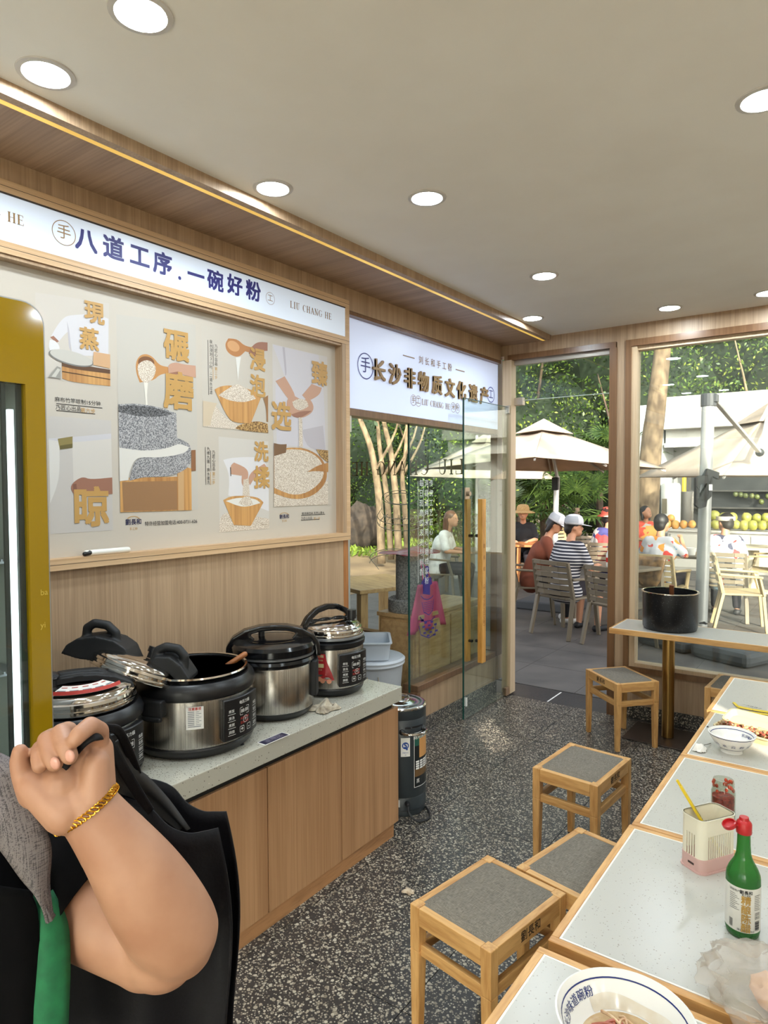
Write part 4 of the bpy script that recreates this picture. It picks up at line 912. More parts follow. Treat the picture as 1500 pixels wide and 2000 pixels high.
sector(g, r, r+.003, .462, .470, az-.5, az+.3, 8); g.build('handle_mount', BLACKP, bo, smooth=True)
t = MB(); a1 = radians(-46); cpatch(t, r+.0006, a1, -.024, .024, .318, .415, 4); lb = t.build('label_sticker', PAPER, bo)
t = MB(); k = len(t.v); t.ring(T(0, .375, 0), .018, .0055, 24); bend(t, k, r+.0012, a1); ctext(t, 'S', .036, r+.0012, a1, 0, .375, .06); cpatch(t, r+.0012, a1, .002, .012, .352, .360, 2); ctext(t, '质量安全', .008, r+.0012, a1, 0, .338); ctext(t, 'QS', .007, r+.0012, a1, 0, .327); t.build('lettering', mat('safety blue', (34, 72, 150), .5), lb)
t = MB(); a2 = radians(-2); R = r+.0008; t.slot(0); cpatch(t, R, a2, -.055, .075, .15, .435, 10)
t.slot(1); cpatch(t, R+.0004, a2, -.05, .07, .365, .425, 8); t.slot(2); cpatch(t, R+.0006, a2, -.02, .06, .30, .40, 6); t.slot(4); cpatch(t, R+.0004, a2, -.05, .07, .205, .245, 6)
t.slot(3)
ctext(t, '商用保温桶', .026, R+.001, a2, .005, .41, .02)
for i in range(4):
    for j in range(4): cpatch(t, R+.001, a2, -.044+.028*j, -.022+.028*j, .262+.012*i-.02, .271+.012*i-.02, 2)
ctext(t, '蒸', .024, R+.001, a2, -.03, .18)
for u in (-.055, .0725): cpatch(t, R+.0007, a2, u, u+.0025, .15, .435, 1)
for z in (.15, .4325): cpatch(t, R+.0007, a2, -.055, .075, z, z+.0025, 8)
t.build('poster_sticker', [mat('sticker black', (26, 30, 32), .35), mat('sticker green', (38, 92, 78), .4), mat('sticker amber', (206, 150, 90), .4), WPRINT, mat('sticker brown', (110, 82, 50), .4)], bo)
t = MB(); a3 = radians(-72); cpatch(t, r+.0006, a3, -.035, .03, .055, .093, 5); ob = t.build('rating_plate', PAPER, bo); t = MB()
for i in range(4): cpatch(t, r+.0012, a3, -.03, .02-.01*(i % 2), .061+.008*i, .0635+.008*i, 3)
t.build('lettering', INK, ob)
g = MB(); a4 = radians(-43); c = Vector((r*cos(a4), r*sin(a4), .075)); d = Vector((cos(a4), sin(a4), 0)); g.cap(c, c+d*.018, .013, .010, 10)
w = [c+d*.018, c+d*.05+Vector((0, .0, -.03)), c+d*.06+Vector((.03, .02, -.062)), c+d*.05+Vector((.06, .05, -.068)), c+d*.03+Vector((.075, .085, -.068)), c+Vector((.04, .13, -.067)), c+Vector((-.02, .15, -.066)), c+Vector((-.09, .19, -.067))]
g.tube(spline(w), .0055, 8); g.build('power_cord', BLACKM, bo, smooth=True)

# ------------------------------------------------------------------ behind the partition
p = atD(730, 1300, 4.55); bx, by = p.x, p.y
LTUB = mat('pale grey plastic', (196, 202, 208), .45)
bi = thing('plastic_bin', 'round pale grey plastic bin with wire handles beyond the counter', 'bin', (bx, by, 0))
g = MB(); g.lathe([(.15, 0), (.155, .005), (.198, .50), (.2, .505), (.208, .507), (.212, .515), (.208, .53), (.196, .532), (.19, .52), (.148, .01), (.001, .008)], 48); g.build('body', LTUB, bi, smooth=True)
g = MB(); g.lathe([(.212, .53), (.214, .54), (.20, .552), (.18, .548), (.001, .548)], 48); g.build('lid', LTUB, bi, smooth=True)
for a in (-55, 125):
    g = MB(); a = radians(a); M = RZ(a); g.M = M; g.tube(spline([(.2, -.035, .46), (.213, -.04, .42), (.212, -.03, .385), (.211, 0, .38), (.212, .03, .385), (.213, .04, .42), (.2, .035, .46)], 4), .0035, 8); g.build('wire_handle', CHROME, bi, smooth=True)
tr = thing('storage_tub', 'translucent grey rectangular tub on top of the round bin', 'tub', (bx-.01, by, .553), radians(38))
g = MB()
for a, b, c, d in ((.13, .17, 0, .0),): pass
prof = [(.105, .15, 0), (.118, .165, .11), (.128, .175, .112), (.128, .175, .12), (.112, .158, .12), (.1, .145, .006)]
v = []; nn = 0
for hx, hy, z in prof:
    q = rrect(hx*2, hy*2, .03, 4); nn = len(q); v += [(a, b, z) for a, b in q]
f = []
for i in range(len(prof)-1): f += [(i*nn+k, i*nn+(k+1) % nn, (i+1)*nn+(k+1) % nn, (i+1)*nn+k) for k in range(nn)]
f += [tuple(range(nn-1, -1, -1)), tuple((len(prof)-1)*nn+k for k in range(nn))]; g._add(v, f); g.build('body', mat('cloudy plastic', (190, 198, 206), .3), tr, smooth=True)
# cabinet with the stone mill
kc = thing('mill_cabinet', 'low oak cabinet behind the glass partition carrying the stone mill', 'cabinet', (-2.93, 3.97, 0))
g = MB(); g.box(0, .33, 0, .93, .06, .745); g.build('body', solidwood('pale oak board', (196, 160, 112), (170, 134, 88), 'Y', .5), kc, bevel=.004)
g = MB(); g.box(-.012, .345, -.015, .94, .745, .775); g.build('top', solidwood('pale oak board'), kc, bevel=.003)
g = MB(); g.box(.02, .31, -.014, 0, .10, .72); g.build('door', solidwood('pale oak board'), kc, bevel=.003)
for a, b in ((.03, .45), (.47, .9)): g = MB(); g.box(.33, .344, a, b, .10, .72); g.build('door', solidwood('pale oak board'), kc, bevel=.003)
STONE = vary('grey granite', (92, 92, 92), (150, 148, 144), .75, 90, bump=.2)
ml = thing('stone_mill', 'grey granite hand mill standing on the oak cabinet', 'stone mill', (-2.76, 4.13, .775))
g = MB(); g.lathe([(.16, 0), (.165, .01), (.165, .09), (.15, .10), (.13, .07), (.001, .065)], 36); g.build('trough', STONE, ml, smooth=True)
g = MB(); g.lathe([(.105, .07), (.108, .2), (.106, .42), (.095, .43), (.08, .41), (.001, .405)], 32); g.build('grindstone', STONE, ml, smooth=True)
o = crumple('red_cloth', (-2.76, 4.13, .775+.432), (.22, .27), mat('red satin', (150, 28, 34), .35), 9, .05); tag(o, 'crumpled red cloth draped over the stone mill', 'cloth')
P = []
for i in range(15):
    r_ = []
    for j in range(13):
        u, v_ = i/14, j/12; w_ = .13+.12*v_; r_.append((.0+.014*sin(u*14)*(.3+v_)-.01*v_, -w_+2*w_*u, -.34*v_+.004*sin(30*u)))
    P.append(r_)
g = MB(); g.grid(P); ap = g.build('pink_bag', mat('pink cloth', (206, 74, 122), .6), None, smooth=True, angle=180); md = ap.modifiers.new('t', 'SOLIDIFY'); md.thickness = .004; ap.location = (-2.575, 4.08, 1.0); tag(ap, 'pink cloth bag hanging by the stone mill behind the glass', 'bag')
g = MB(); g.tube(spline([(0, -.06, 0), (-.03, -.03, .1), (-.06, 0, .155), (-.03, .03, .1), (0, .06, 0)], 6), .005, 8); g.build('strap', mat('pink cloth'), ap, smooth=True)
# ------------------------------------------------------------------ downlights
def downlight(x, y, label, r=.076, power=None):
    t = thing('downlight', label, 'downlight', (x, y, CEIL), 0, 'round recessed ceiling lights')
    g = MB(); g.lathe([(r-.018, -.001), (r-.014, -.006), (r, -.004), (r+.001, 0)], 36); g.v = [(a, b, c) for a, b, c in g.v]
    g.f = g.f[:-2]; g.mi = g.mi[:-2]; g.build('trim_ring', mat('white lamp ring', (205, 200, 194), .4), t, smooth=True)
    g = MB(); n = 32; g._add([((r-.016)*cos(2*pi*k/n), (r-.016)*sin(2*pi*k/n), -.0025) for k in range(n)], [tuple(range(n-1, -1, -1))]); g.build('diffuser', LAMP, t)
    return t
kk = Mt('lamp diffuser', (250, 250, 250), .5); kk.emit((232, 246, 255), DOWNLIGHT_W/(pi*pi*.06*.06)); LAMP = kk.m
for x, y, l in ((-1.457, 1.009, 'ceiling downlight cut by the top edge of the picture'), (-1.878, .994, 'ceiling downlight near the left wall above the yellow fridge'), (-1.887, 1.878, 'ceiling downlight beside the wooden lip above the blue lettered sign'),
                (-1.455, 2.306, 'ceiling downlight alone near the middle of the ceiling'), (-1.469, 3.529, 'ceiling downlight midway to the doorway wall'), (-1.90, 4.364, 'ceiling downlight above the gold lettered sign by the doorway'),
                (-1.076, 4.652, 'ceiling downlight above the window and bar table'), (-.279, 2.326, 'ceiling downlight cut by the right edge of the picture'), (-.518, 4.652, 'ceiling downlight barely showing at the right edge over the window'),
                (-.28, .9, 'added unseen downlight above the nearest table'), (.95, 2.3, 'added unseen downlight over the right ends of the tables'), (.95, .9, 'added unseen downlight behind the tables on the right'), (.9, 3.6, 'added unseen downlight near the right wall'),  # unseen lamps from this line on, added to light the room
                (-1.4, -.5, 'added unseen downlight behind the photographer on the left'), (-.2, -.6, 'added unseen downlight behind the photographer'), (.9, -.6, 'added unseen downlight behind the photographer on the right')):
    downlight(x, y, l)

# ------------------------------------------------------------------ stools
FAB = Mt('grey woven seat', (140, 132, 120), .9); v = FAB.coord(); a = FAB.noise(FAB.coord((1, .06, 1)), 900, 2); b = FAB.noise(FAB.coord((.06, 1, 1)), 900, 2)
m_ = FAB.n('Math', operation='ADD'); FAB.l(a, m_.inputs[0]); FAB.l(b, m_.inputs[1]); m2 = FAB.n('Math', operation='MULTIPLY'); FAB.l(m_.outputs[0], m2.inputs[0]); m2.inputs[1].default_value = .5
FAB.base(FAB.ramp(m2.outputs[0], [(.38, (92, 85, 75)), (.62, (140, 132, 118))])); FAB.bump(m2.outputs[0], .25); FAB = FAB.m
def make_stool(loc, rz, label):
    t = thing('stool', label, 'stool', (loc[0], loc[1], 0), radians(rz), 'oak stools with grey seats')
    hx, hy, H, lw = .152, .192, .437, .036
    for sx in (-1, 1):
        for sy in (-1, 1):
            g = MB(); x, y = sx*(hx-lw/2), sy*(hy-lw/2)
            g.bar((x+sx*.002, y+sy*.002, 0), (x, y, .30), lw*.74, lw*.74, lw, lw, up=(0, 1, 0)); g.box(x-lw/2, x+lw/2, y-lw/2, y+lw/2, .30, H)
            g.build('leg', OAK, t, bevel=.003)
    for s in (-1, 1):
        g = MB(); x = s*(hx-.013); g.box(x-.012, x+.012, -hy+lw, hy-lw, H-.056, H-.001); ob = g.build('apron', OAKY, t, bevel=.002)
        q = MB(); q.M = RZ(0) if s > 0 else RZ(pi); q.text('劉長和', .034, wallX(0.0, H-.029, hx-.0004), .022); q.build('lettering', mat('burnt brown', (44, 28, 16), .7), ob)
        g = MB(); y = s*(hy-.013); g.box(-hx+lw, hx-lw, y-.012, y+.012, H-.056, H-.001); g.build('apron', OAKX, t, bevel=.002)
        g = MB(); x = s*(hx-.020); g.box(x-.010, x+.010, -hy+lw*.9, hy-lw*.9, .285, .32); g.build('stretcher', OAKY, t, bevel=.002)
        g = MB(); y = s*(hy-.020); g.box(-hx+lw*.9, hx-lw*.9, y-.010, y+.010, .285, .32); g.build('stretcher', OAKX, t, bevel=.002)
    P = []; n = 12; cx, cy = hx-.020, hy-.022
    for i in range(n+1):
        r = []
        for j in range(n+1):
            u, v_ = i/n*2-1, j/n*2-1; e = (1-abs(u)**6)*(1-abs(v_)**6); r.append((u*cx, v_*cy, H-.004+.014*e**.5))
        P.append(r)
    g = MB(); g.grid(P); g.box(-cx, cx, -cy, cy, H-.03, H-.003); g.build('seat', FAB, t, smooth=True, angle=60)
    return t
make_stool((-.922, 1.81), -10.2, 'nearest oak stool with grey seat, its whole frame in view')
make_stool((-.74, 2.173), -11.4, 'oak stool half hidden under the table edge behind the nearest stool')
make_stool((-1.037, 2.964), -4.6, 'oak stool standing in the aisle beside the sunlit floor patch')
make_stool((-1.32, 4.505), 49, 'oak stool turned diagonally in front of the bar table')
make_stool((-.655, 4.715), -2.7, 'oak stool mostly hidden behind the farthest table under the bar')

# ------------------------------------------------------------------ tables
TT = .745
def edged_top(x0, x1, y0, y1, z, par, th=.03, e=.018, frame_=None):
    for q, m in (((x0, x1, y0, y0+e), OAKX), ((x0, x1, y1-e, y1), OAKX), ((x0, x0+e, y0+e, y1-e), OAKY), ((x1-e, x1, y0+e, y1-e), OAKY)): g = MB(); g.box(*q, z-th, z); g.build('edge_band', m, par, bevel=.0015, seg=1)
    g = MB()
    g = MB(); w = .0045; a, b, c, d = x0+e, x1-e, y0+e, y1-e
    g.box(a, b, c, c+w, z-.01, z+.0002); g.box(a, b, d-w, d, z-.01, z+.0002); g.box(a, a+w, c+w, d-w, z-.01, z+.0002); g.box(b-w, b, c+w, d-w, z-.01, z+.0002); g.build('inlay', mat('white inlay', (226, 222, 212), .4), par)
    g = MB(); g.box(a+w, b-w, c+w, d-w, z-.02, z-.0002); g.box(a, b, c, d, z-th, z-.02); g.build('table_top', TABLETOP, par)
def pedestal(par, x, y, top, w=.5, d=.38):
    g = MB(); g.cyl((x, y), .039, .012, top, 32); g.build('post', BRASS, par, smooth=True)
    g = MB(); g.box(x-w/2, x+w/2, y-d/2, y+d/2, 0, .010); g.build('base_plate', mat('brown steel plate', (74, 62, 54), .4, .5), par, bevel=.003)
    g = MB(); g.box(x-.15, x+.15, y-.12, y+.12, top-.004, top); g.build('mount_plate', BLACKM, par)
for i, (x0, y0, y1, l) in enumerate(((-.538, .685, 1.284, 'nearest oak edged stone table carrying the big noodle bowl'), (-.531, 1.312, 1.905, 'oak edged stone table carrying the green vinegar bottle'),
        (-.527, 1.909, 2.508, 'oak edged stone table with the chilli jar at its near corner'), (-.527, 2.512, 3.076, 'oak edged stone table with the small empty bowl and food tray'), (-.545, 3.08, 3.69, 'farthest oak edged stone table of the row'))):
    t = thing('dining_table', l, 'table', (x0+.6, (y0+y1)/2, 0), 0, 'oak edged tables in a row')
    dx, dy = .6, (y1-y0)/2
    edged_top(-dx, dx, -dy, dy, TT, t)
    for sx in (-.38, .38): pedestal(t, sx, 0, TT-.03, .42, .42)
bt = thing('bar_table', 'narrow oak edged bar table on a brass post under the window', 'table', (-.45, 4.74, 0))
edged_top(-.965, .95, -.20, .20, .735, bt, .036, .014)
for x in (-.62, .62): pedestal(bt, x, -.03, .699, .50, .37)

# ------------------------------------------------------------------ things on the bar table
pt = thing('stock_pot', 'black speckled stock pot with silver rim on the bar table', 'pot', (-1.075, 4.755, .735))
k = Mt('speckled enamel', (20, 20, 22), .3); vo = k.n('TexVoronoi'); vo.inputs['Scale'].default_value = 130; k.l(k.coord(), vo.inputs['Vector']); sp = k.n('SeparateColor'); k.l(vo.outputs['Color'], sp.inputs[0])
r_ = k.n('Math', operation='MULTIPLY'); k.l(sp.outputs[0], r_.inputs[0]); r_.inputs[1].default_value = .2; lt = k.n('Math', operation='LESS_THAN'); k.l(vo.outputs['Distance'], lt.inputs[0]); k.l(r_.outputs[0], lt.inputs[1])
k.base(k.ramp(lt.outputs[0], [(0, (20, 20, 22)), (1, (120, 120, 122))]))
g = MB(); g.lathe([(.001, 0), (.155, 0), (.166, .006), (.172, .02), (.174, .25), (.170, .25), (.167, .02), (.15, .008), (.001, .008)], 56); g.build('body', k.m, pt, smooth=True)
g = MB(); g.lathe([(.168, .248), (.176, .247), (.182, .250), (.182, .255), (.174, .256), (.168, .254)], 56, close=True); g.build('rim', CHROME, pt, smooth=True)
st_ = thing('ladle', 'ladle with a dark wooden handle leaning upright in the speckled pot', 'ladle', (-1.07, 4.80, .745))
g = MB(); g.bar((.0, -.02, .15), (.004, -.045, .285), .026, .016, .030, .018); g.build('handle', solidwood('dark handle wood', (120, 70, 40), (84, 44, 24)), st_, bevel=.004)
g = MB(); g.tube([(0, -.02, .16), (0, 0, .04)], .004, 8); g.ball((0, .01, .032), (.04, .04, .02)); g.build('scoop', CHROME, st_, smooth=True)
p = onZ(1374, 1219, .735); o = crumple('black_scrap', (p.x, p.y, .735), (.03, .025), BLACKM, 12, .02, 8); tag(o, 'small black scrap lying on the bar table right of the pot', 'scrap')

# ------------------------------------------------------------------ things on the tables
PORC = mat('white porcelain', (232, 230, 224), .12); BLUEG = mat('blue glaze', (40, 52, 110), .2)
def bowl(name, label, loc, r, h, foot, seed, big):
    t = thing(name, label, 'bowl', loc, 0, 'blue and white bowls')
    prof = [(.001, .006), (foot*.9, .006), (foot*.92, 0), (foot, 0), (foot, .010), (foot*1.08, .013), (r*.72, h*.42), (r*.9, h*.76), (r, h), (r-.0035, h+.001), (r*.9-.004, h*.78), (r*.72-.004, h*.47), (foot*1.05, .020), (.001, .017)]
    g = MB(); g.lathe(prof, 56); g.build('body', PORC, t, smooth=True, angle=60)
    def inn(z): 
        P = [(foot*1.05, .020), (r*.72-.004, h*.47), (r*.9-.004, h*.78), (r-.0035, h+.001)]
        for (a, b), (c, d) in zip(P, P[1:]):
            if b <= z <= d: return a+(c-a)*(z-b)/(d-b)
        return r
    def outr(z):
        P = [(foot*1.08, .013), (r*.72, h*.42), (r*.9, h*.76), (r, h)]
        for (a, b), (c, d) in zip(P, P[1:]):
            if b <= z <= d: return a+(c-a)*(z-b)/(d-b)
        return r
    g = MB()
    for z, w in ((h*.86, .0022),):
        a = inn(z)-.0006; b = inn(z+w)-.0006; g.lathe([(a, z), (b, z+w)], 56); g.f = g.f[:-2]; g.mi = g.mi[:-2]
    for z, w in ((h*.93, .0022), (.016, .0018)):
        q = MB(); a = outr(z)+.0006; b = outr(z+w)+.0006; q.lathe([(a, z), (b, z+w)], 56); g._add(q.v, q.f[:-2])
    s0 = 0 if big else 1
    for i, ch in enumerate('长沙味道碗粉'):
        sz = .0155*r/.11*1.15; a = radians(206-11.6*i) if big else radians(62-11.8*i); zc = h*.70; rr = inn(zc)-.0012; zz = h*.60; r2 = inn(h*.80)-inn(h*.58)
        rad = Vector((cos(a), sin(a), 0)); up_ = Vector((rad.x*r2, rad.y*r2, h*.22)).normalized(); tang = Vector((sin(a), -cos(a), 0))
        g.text(ch, sz, frame(rad*rr+Vector((0, 0, zc)), tang, up_), .02)
    if not big:
        for k in range(14):
            a = 2*pi*k/14; zc = h*.52; rad = Vector((cos(a), sin(a), 0)); rr = outr(zc)+.0012; up_ = Vector((rad.x*.5, rad.y*.5, .6)).normalized(); F = frame(rad*rr+Vector((0, 0, zc)), (-sin(a), cos(a), 0), up_)
            g.text('粉鱼荷粉水云'[k % 6], .017, F, .0)
    g.build('decoration', BLUEG, t)
    return t, inn
p = onZ(1221, 1984, .828)
bw, inn = bowl('noodle_bowl', 'large white bowl with blue rim line and leftover noodles on the nearest table', (p.x, p.y, TT), .112, .083, .052, 1, True)
g = MB(); z = .034; g.lathe([(.0, z), (inn(z)+.0005, z)], 40); g.f = g.f[:-1]; g.mi = g.mi[:-1]; o = g.build('broth', vary('thin broth', (196, 170, 130), (170, 138, 98), .12, 30), None); o.location = (p.x, p.y, TT); tag(o, 'thin brown broth at the bottom of the large noodle bowl', 'broth', kind='stuff')
k = vary('stained porcelain', (226, 220, 206), (214, 202, 180), .15, 26); g = MB(); n = 24; a0, a1 = radians(20), radians(150)
g.grid([[((inn(zz)-.0008)*cos(a0+(a1-a0)*i/n), (inn(zz)-.0008)*sin(a0+(a1-a0)*i/n), zz) for zz in (.036, .044, .052+.003*sin(i*.4))] for i in range(n+1)]); o = g.build('stain', k, bw, smooth=True)
rng = random.Random(5); g = MB()
for i in range(34):
    a = rng.uniform(0, 6.28); rr = rng.uniform(0, .032); c = Vector((rr*cos(a)-.012, rr*sin(a)-.008, .036+rng.uniform(0, .016))); b = rng.uniform(0, 6.28); L = rng.uniform(.015, .03)
    P = [c+Vector((cos(b), sin(b), 0))*L*(s-.5)*2+Vector((-sin(b), cos(b), 0))*.012*sin(3*s+i)+Vector((0, 0, .010*sin(s*3.1))) for s in (0, .33, .66, 1)]
    g.slot(0 if i % 5 else 1); g.tube(spline(P, 4), .0026 if i % 5 else .0034, 6)
o = g.build('noodles', [vary('rice noodles', (214, 186, 146), (176, 130, 92), .35, 60), mat('reddish meat', (168, 92, 70), .4)], None, smooth=True); o.location = (p.x, p.y, TT); tag(o, 'leftover rice noodles in the large bowl', 'noodles', kind='stuff')
for i, (px, py) in enumerate(((1153, 1960), (1179, 1945), (1206, 1960), (1246, 1939))):
    d = ray(px, py); o_ = CAM-Vector((p.x, p.y, TT)); best = None
    for s in range(4000):
        q = o_+d*(s*.0000004*1000)
        if q.z < .08 and q.z > .02 and math.hypot(q.x, q.y) > inn(q.z)-.003 and q.y > -.02: best = q; break
        if q.z <= .037: best = q; break
    q = best or Vector((0, .05, .05)); nrm = Vector((-q.x, -q.y, .06)).normalized()
    g = MB(); F = frame((0, 0, 0), (1, .3*i-.4, 0), Vector((q.x, q.y, .07))); g.M = F; g.box(-.0045, .0045, -.0055, .0055, -.001, .0016); ob = g.build('scallion_piece', mat('scallion green', (54, 70, 44), .4), None, bevel=.0008, seg=1); ob.location = Vector((p.x, p.y, TT))+q+nrm*.0015
    tag(ob, ('leftmost', 'second', 'third', 'rightmost')[i]+' small green scallion piece from the left inside the large noodle bowl', 'scallion', 'scallion pieces in the noodle bowl')
p = onZ(1429, 1467, TT); b2, inn2 = bowl('small_bowl', 'small empty blue and white bowl beside the food tray', (p.x, p.y, TT), .078, .066, .036, 2, False)
g = MB(); g.tube([(-.006, 0, 0), (.006, .008, .001)], .0022, 6); o = g.build('noodle_bit', mat('rice white', (230, 226, 214), .5), None); o.location = (p.x, p.y, TT+.022); tag(o, 'short white noodle bit lying inside the small bowl', 'noodle')
# vinegar bottle
vb = thing('vinegar_bottle', 'green glass vinegar bottle with open red cap and white label', 'bottle', (-.203, 1.578, TT), radians(-72)); GG = bpy.data.materials.new('green bottle glass'); GG.use_nodes = True
t_ = GG.node_tree; t_.nodes.clear(); o = t_.nodes.new('ShaderNodeOutputMaterial'); tr_ = t_.nodes.new('ShaderNodeBsdfTransparent'); tr_.inputs[0].default_value = lin((120, 190, 110)); gl_ = t_.nodes.new('ShaderNodeBsdfGlossy'); gl_.inputs['Roughness'].default_value = .05
df_ = t_.nodes.new('ShaderNodeBsdfPrincipled'); df_.inputs['Base Color'].default_value = lin((60, 130, 62)); df_.inputs['Roughness'].default_value = .1; m1 = t_.nodes.new('ShaderNodeMixShader'); m1.inputs[0].default_value = .55; t_.links.new(tr_.outputs[0], m1.inputs[1]); t_.links.new(df_.outputs[0], m1.inputs[2])
t_.links.new(m1.outputs[0], o.inputs[0]); GG.diffuse_color = lin((60, 130, 62))
R = .0335; g = MB(); g.lathe([(.001, .003), (R-.006, 0), (R-.002, .003), (R, .012), (R, .122), (R-.001, .130), (R-.006, .143), (.018, .160), (.0145, .172), (.0132, .19), (.0125, .218), (.001, .219)], 40); g.build('body', GG, vb, smooth=True, angle=60)
g = MB(); g.lathe([(.001, .004), (R-.004, .004), (R-.0025, .012), (R-.0025, .022), (.001, .022)], 36); g.build('vinegar', mat('dark vinegar', (24, 14, 12), .1), vb, smooth=True)
g = MB(); g.lathe([(R+.0004, .018), (R+.0005, .112)], 44); g.f = g.f[:-2]; g.mi = g.mi[:-2]; lb = g.build('label_sticker', mat('vinegar label', (214, 212, 204), .4), vb, smooth=True)
t = MB(); RR = R+.0012; t.slot(0)
for i, ch in enumerate('精酿陈醋'): ctext(t, ch, .020, RR, 0, 0, .086-.0195*i, .035)
t.slot(1); ctext(t, '劉長和', .0085, RR, 0, 0, .104, .03); ctext(t, '手工米粉', .0045, RR, 0, 0, .098); ctext(t, '净含量: 420ml', .0058, RR, 0, .0, .0225); ctext(t, '湖南特产', .0055, RR, 0, -.023, .104)
for i in range(9): cpatch(t, RR, 0, -.033, -.021+.004*(i % 3), .096-.004*i, .0968-.004*i, 2); cpatch(t, RR, 0, .017, .032-.003*(i % 2), .098-.0038*i, .0988-.0038*i, 2)
k = len(t.v); q = rrect(.013, .013, .001, 1, .025, .055); q2_ = rrect(.0118, .0118, .001, 1, .025, .055)
for i in range(len(q)): j = (i+1) % len(q); t.poly([(*q[i], 0), (*q[j], 0), (*q2_[j], 0), (*q2_[i], 0)])
bend(t, k, RR, 0); ctext(t, '品质', .005, RR, 0, .025, .058); ctext(t, '保证', .005, RR, 0, .025, .052)
for i in range(11): cpatch(t, RR, 0, .019, .031, .024+.0018*i, .0248+.0018*i+.0004*(i % 3), 2); cpatch(t, RR, 0, -.034, -.026, .024+.0016*i, .0247+.0016*i, 2)
t.build('lettering', [mat('label gold', (180, 142, 70), .35), INK], lb)
RED = mat('red cap plastic', (178, 30, 34), .3)
g = MB(); g.lathe([(.001, .216), (.0150, .216), (.0155, .218), (.0155, .236), (.0140, .240), (.010, .244), (.009, .250), (.001, .250)], 32); cp = g.build('cap', RED, vb, smooth=True)
g = MB(); M = T(*(RZ(radians(72)).to_3x3() @ Vector(((AR.x)*-.031, AR.y*-.031, .234)))) @ RX(radians(24)) @ RY(radians(10)); g.M = M; g.lathe([(.001, -.004), (.0135, -.004), (.0145, -.002), (.0145, .004), (.0120, .005), (.0118, 0), (.001, 0)], 28); g.M = Matrix()
e = RZ(radians(72)).to_3x3() @ Vector((AR.x*-.016, AR.y*-.016, .235)); g.box(e.x-.004, e.x+.004, e.y-.004, e.y+.004, .232, .236); g.build('flip_lid', RED, cp, smooth=True)
# cutlery holder
A, B, C = onZ(1328, 1685, TT), onZ(1376, 1707, TT), onZ(1437, 1690, TT)
u = (C-B); rz = atan2(u.y, u.x); w1 = u.length; w2 = (A-B).length; cx = (A+C)/2; w1, w2 = min(w1*1.12, .14), min(w2*1.12, .115)
ch = thing('cutlery_holder', 'cream slatted cutlery holder with pink base on the second table', 'cutlery holder', (cx.x, cx.y, TT), rz)
CREAM = mat('cream plastic', (226, 220, 198), .4); PINK = mat('dusty pink plastic', (204, 166, 158), .45); a, b, Hh = w1/2, w2/2, .134
def wall(mb, outer, inner, z0, z1):
    n = len(outer); v = [(x, y, z) for z in (z0, z1) for x, y in outer]+[(x, y, z) for z in (z0, z1) for x, y in inner]
    f = []
    for i in range(n):
        j = (i+1) % n; f += [(i, j, n+j, n+i), (2*n+j, 2*n+i, 3*n+i, 3*n+j), (n+i, n+j, 3*n+j, 3*n+i), (j, i, 2*n+i, 2*n+j)]
    mb._add(v, f)
g = MB(); o_, i_ = rrect(2*a, 2*b, .018, 5), rrect(2*a-.004, 2*b-.004, .016, 5); wall(g, o_, i_, .092, Hh); wall(g, rrect(2*a+.003, 2*b+.003, .019, 5), i_, Hh-.003, Hh)
for s in (-1, 1):
    for L, fix, ax in ((a, b, 'x'), (b, a, 'y')):
        n = int((2*L-.03)/.0068)
        for k in range(n):
            c = -L+.016+(2*L-.032)*(k+.5)/n; e = .0018
            if ax == 'x': g.box(c-e, c+e, s*fix-(.002 if s > 0 else 0), s*fix+(0 if s > 0 else .002), .034, .093)
            else: g.box(s*fix-(.002 if s > 0 else 0), s*fix+(0 if s > 0 else .002), c-e, c+e, .034, .093)
for sx in (-1, 1):
    for sy in (-1, 1):
        q = [(sx*(a-.018)+sx*.018*cos(t_*pi/12), sy*(b-.018)+sy*.018*sin(t_*pi/12)) for t_ in range(7)]; q2_ = [(sx*(a-.018)+sx*.016*cos(t_*pi/12), sy*(b-.018)+sy*.016*sin(t_*pi/12)) for t_ in range(6, -1, -1)]
        g.prism([(x, y, .034) for x, y in q+q2_], (0, 0, .059))
g.build('body', CREAM, ch, smooth=True)
g = MB(); wall(g, rrect(2*a+.002, 2*b+.002, .018, 5), rrect(2*a-.004, 2*b-.004, .016, 5), .003, .036); g.prism([(x, y, 0) for x, y in rrect(2*a+.008, 2*b+.008, .02, 5)], (0, 0, .004)); g.build('base', PINK, ch, smooth=True)
g = MB(); g.M = T(-a-.0012, .0, .018) @ RX(0); g.box(-.0006, .001, -.012, .006, -.0025, .0025); g.build('drain_slot', mat('dark slot', (60, 44, 40), .7), ch)
t = MB(); t.text('life', .0085, frame((.022, -b-.0008, .107), (1, 0, 0), (0, 0, 1))); t.build('lettering', mat('faint grey print', (150, 146, 132), .6), ch)
YEL = mat('yellow wrapper', (222, 190, 36), .4)
def packet(name, label, P, w, th=.004, txt=True, seg=1):
    t = thing(name, label, 'chopstick packet', P[0]); P = [Vector(p)-Vector(P[0]) for p in P]
    g = MB()
    for i in range(len(P)-1): g.bar(P[i], P[i+1], w if i else w*.55, th)
    g.build('wrapper', YEL, t, bevel=.001, seg=1)
    if txt:
        d = (P[-1]-P[0]).normalized(); mid = P[0].lerp(P[-1], .42); side = d.cross(Vector((0, 0, 1))).normalized(); up_ = side.cross(d)
        q = MB(); q.text('一次性筷子', w*.75, frame(mid+up_*(th/2+.0006), d, side*-1 if True else side), .01); q.build('lettering', INK, t)
    return t
